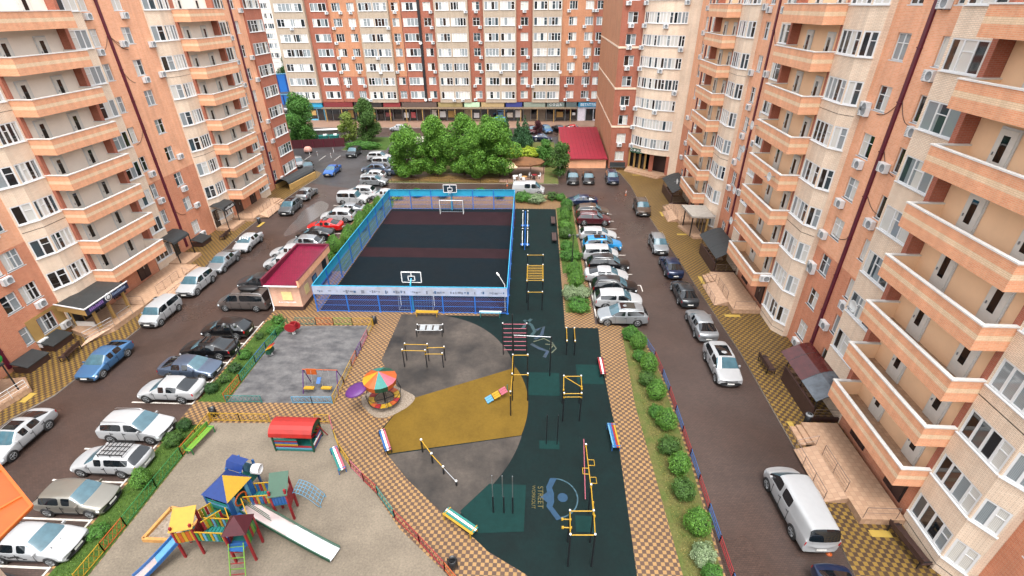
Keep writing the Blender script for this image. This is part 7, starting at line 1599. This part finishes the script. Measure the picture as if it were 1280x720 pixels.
# cafe tent with tables
t = tag(empty('cafe_tent', (-1.9, 81.6, .07)), 'brown conical cafe tent between the big trees and the small tree', 'tent'); b = MB(); n = 10; P_ = [(3.3 * math.cos(i * 2 * math.pi / n), 2.6 * math.sin(i * 2 * math.pi / n)) for i in range(n)]
for i in range(n): p, q = P_[i], P_[(i + 1) % n]; b.add([(0, 0, 3.0), (p[0], p[1], 2.2), (q[0], q[1], 2.2), (p[0] * .98, p[1] * .98, 1.95), (q[0] * .98, q[1] * .98, 1.95)], [(0, 1, 2), (1, 3, 4, 2)])
b.build('canopy', pbr('tent_brown', K('8a5a30', .45), .8, var=.25, scale=.8), t)
for i in range(0, n, 2): b = MB(); b.bar((P_[i][0] * .94, P_[i][1] * .94, 0), (P_[i][0] * .94, P_[i][1] * .94, 2.2), .09); b.build('post', M['dkbrown'], t)
gcf = 'tables in front of the cafe tent'
for i, (x, y, c, lab) in enumerate(((-3.4, 78.4, 'white', 'small round white cafe table on the left before the tent'), (-1.9, 78.0, 'wood', 'small round wooden cafe table in the middle before the tent'), (-.3, 79.0, 'redp', 'small round red cafe table on the right before the tent'))):
    t = tag(empty('cafe_table', (x, y, .07)), lab, 'table', gcf); b = MB(); b.lathe([(0, .74), (.45, .74), (.45, .7), (0, .7)], n=16); b.build('table_top', M[c], t); b = MB(); b.tube([(0, 0, 0), (0, 0, .7)], .04); b.lathe([(.25, 0), (.25, .03), (.05, .05)], n=12); b.build('leg', M['postblk'], t)
    for k, a in enumerate((.4, 2.4, 4.6)):
        cx, cy = x + .85 * math.cos(a), y + .8 * math.sin(a); ch = tag(empty('cafe_chair', (cx, cy, .07), a + math.pi / 2), f'cafe chair {["right of", "behind", "in front of"][k]} the {["white", "wooden", "red"][i]} round table', 'chair', 'chairs in front of the cafe tent'); m_ = M[['white', 'dkbrown', 'white'][(i + k) % 3]]
        b = MB(); b.box((0, 0, .45), (.42, .42, .04)); b.build('seat', m_, ch); b = MB(); b.box((0, -.2, .7), (.42, .04, .45)); b.build('backrest', m_, ch)
        for sx in (-1, 1):
            for sy in (-1, 1): b = MB(); b.bar((sx * .18, sy * .18, 0), (sx * .18, sy * .18, .44), .03); b.build('leg', m_, ch)
t = tag(empty('parasol', (-4.2, 80.0, .07)), 'beige parasol under the right edge of the big trees', 'parasol'); b = MB(); b.lathe([(0, 2.5), (.8, 2.25), (1.5, 1.9), (1.5, 1.8)], n=8, smooth=False); b.build('canopy', pbr('beige_cloth', 'b9a687', .8, var=.1), t); b = MB(); b.tube([(0, 0, 0), (0, 0, 2.45)], .03); b.build('pole', M['wood'], t)
fence('long low dark fence along the tree plot facing the crossing road', [(-23.5, 76.8), (-19, 76.8), (-14, 76.8), (-9, 76.8), (-4.6, 76.8)], ['dkbrown'], .7, 1, z=.06)
for i, (x, y, lab) in enumerate(((13.5, 71.6, 'red and white striped bollard on the right road before the tower'), (-4.6, 75.5, 'red and white striped bollard at the crossing road near the passenger van'), (15.6, 16.0, 'red and white bollard behind the big white panel van'))):
    t = tag(empty('bollard', (x, y, .01)), lab, 'bollard'); b = MB(); b.lathe([(.16, 0), (.16, .04), (.05, .06), (.05, .8), (.03, .85), (0, .86)], n=10, mat=0); b.build('body', M['orgp'], t); b = MB(); b.lathe([(.052, .3), (.053, .3), (.053, .45), (.052, .45)], n=10); b.lathe([(.052, .58), (.053, .58), (.053, .7), (.052, .7)], n=10); b.build('stripe', M['white'], t)
# maroon fence with bins at the top left
t = tag(empty('metal_fence', (0, 0, 0)), 'maroon sheet metal fence before the green bins at the top left of the yard', 'fence'); b = MB(); A, B = Vector((-51.5, 97.6, .85)), Vector((-39.4, 100.2, .85)); b.bar(A, B, .06, 1.7); b.build('sheet', [M['maroonp']], t)
for i in range(7): p = A.lerp(B, i / 6); b = MB(); b.bar((p.x, p.y - .06, 0), (p.x, p.y - .06, 1.75), .09); b.build('post', M['maroon'], t)
for i in range(5):
    x = -51.2 + i * 2.1; t = tag(empty('waste_container', (x, 102.4 + i * .35, .05), R_(12)), f'green waste container behind the maroon fence, {ORD[i]} from the left', 'waste container', 'waste containers behind the maroon fence'); b = MB(); b.add([(-.8, -.5, .2), (.8, -.5, .2), (.8, .5, .2), (-.8, .5, .2), (-.95, -.62, 1.3), (.95, -.62, 1.3), (.95, .62, 1.3), (-.95, .62, 1.3)], [(3, 2, 1, 0), (0, 1, 5, 4), (1, 2, 6, 5), (2, 3, 7, 6), (3, 0, 4, 7)]); b.build('body', M['tealp'], t); b = MB(); b.box((0, 0, 1.35), (1.95, 1.3, .08)); b.box((.3, 0, 1.5), (.7, .6, .25), 1); b.build('lid', [M['tealp'], M['white']], t)
    for s in (-.6, .6): b = MB(); b.lathe([(.1, -.04), (.1, .04)], c=(s, .4, .1), n=10, axis='Y'); b.build('wheel', M['black'], t)
t = tag(empty('shelter', (0, 0, .05)), 'pale roofed shelter wall behind the green waste containers', 'shelter'); b = MB(); b.bar((-52, 104.6, 1.0), (-41, 106.9, 1.0), .15, 2.0); b.build('wall', M['concrete'], t); b = MB(); b.bar((-52, 104.3, 2.1), (-41, 106.6, 2.1), 1.2, .1); b.build('roof', M['whitemetal'], t)
t = tag(empty('covered_bundle', (-44.9, 95.0, .0)), 'pinkish covered bundle standing in front of the maroon fence', 'bundle'); b = MB(); b.lathe([(.0, 1.25), (.5, 1.15), (.75, .8), (.8, .35), (.7, .3)], n=14); b.build('cover', pbr('pink_tarpaulin', 'b98a7c', .7, var=.2, scale=3), t); b = MB(); b.box((0, 0, .17), (1.2, .7, .34)); b.build('base', M['dark'], t)
for i, (x, y) in enumerate(((-42.1, 92.6), (-43.9, 93.2), (-39.0, 91.4), (-40.0, 95.4))):
    t = tag(empty('bollard', (x, y, .005)), ['thin pale bollard in the upper yard, left of the blue car', 'thin pale bollard in the upper yard, farthest left of the four', 'thin pale bollard in the upper yard, nearest the dark off-roader', 'thin pale bollard in the upper yard, close to the maroon fence'][i], 'bollard', 'thin bollards in the upper yard'); b = MB(); b.tube([(0, 0, 0), (0, 0, .95)], .045); b.build('body', M['whitemetal'], t); b = MB(); b.tube([(0, 0, .6), (0, 0, .72)], .05); b.build('stripe', M['orgp'], t)
# blue hoardings far behind
for (a, c, zb, h, lab) in (((-98, 165), (-80, 177), 0, 5.5, 'long bright blue hall front far beyond the far block, upper one'), ((-85, 146), (-68, 151), 0, 2.6, 'lower blue hoarding beyond the far block')):
    t = tag(empty('blue_hoarding', (0, 0, 0)), lab, 'hoarding'); b = MB(); b.bar((*a, h / 2), (*c, h / 2), .3, h); b.build('panel', pbr('hoarding_blue', '1d5fa6', .5, var=.12, scale=.2), t); b = MB(); b.bar((*a, h + .1), (*c, h + .1), .5, .25); b.build('top_rail', M['lblu'], t)
    b = MB()
    for i in range(9): p = Vector(a).lerp(Vector(c), i / 8); b.bar((p.x, p.y - .3, 0), (p.x, p.y - .3, h), .25)
    b.build('post', M['dkblu'], t)
# bay roof of the house the photograph was taken from
t = tag(empty('near_house_bay', (0, 0, 0)), 'orange sheet metal bay roof jutting in at the lower left corner', 'building'); RP = [(-9.25, 5.42), (-9.25, 4.7), (-11.2, 1.5), (-14.5, 1.5), (-14.5, 8.45)]
b = MB(); b.prism(RP, 16.95, 17.0); b.build('roof', pbr('orange_sheet', '9c4a18', .5, scale=1.2, col2='8f4012'), t); b = MB(); b.bar((-9.62, 5.62, 17.015), (-11.0, 3.4, 17.015), .05, .03); b.bar((-10.6, 6.18, 17.015), (-12.0, 3.9, 17.015), .05, .03); b.bar((-9.25, 5.42, 17.01), (-14.5, 8.45, 17.01), .05, .04); b.bar((-9.25, 5.42, 17.012), (-9.25, 4.7, 17.012), .05, .04); b.build('roof_seam', pbr('orange_seam', 'a8521a', .5, var=.1), t)
b = MB(); b.prism([(-11.4, 5.2), (-11.4, 2.0), (-14.3, 2.0), (-14.3, 7.0)], 0, 16.95); b.build('wall', M['beige'], t)
# a few loose cables across the facades
CB = pbr('cable_black', '15151a', .6, var=0)
rr = random.Random(9)
for i in range(16):
    bl = right if i % 2 else left; f_ = fr if i % 2 else fl; dk_ = -2.42 if i % 2 else -2.57; s_ = rr.choice(rmods[:2]) + 13.9 if i % 2 else rr.choice(lmods[1:]) + 13; z_ = 2.2 + FH * rr.randrange(1, 8); s2 = s_ + rr.choice([-1, 1]) * rr.uniform(1.2, 2.2); zz2 = z_ - rr.uniform(.6, 1.6)
    b = MB(); b.tube([f_(s_ + (s2 - s_) * u, dk_, z_ + (zz2 - z_) * u - .35 * math.sin(math.pi * u)) for u in [k / 6 for k in range(7)]], .02, n=4); b.build('cable', CB, bl)
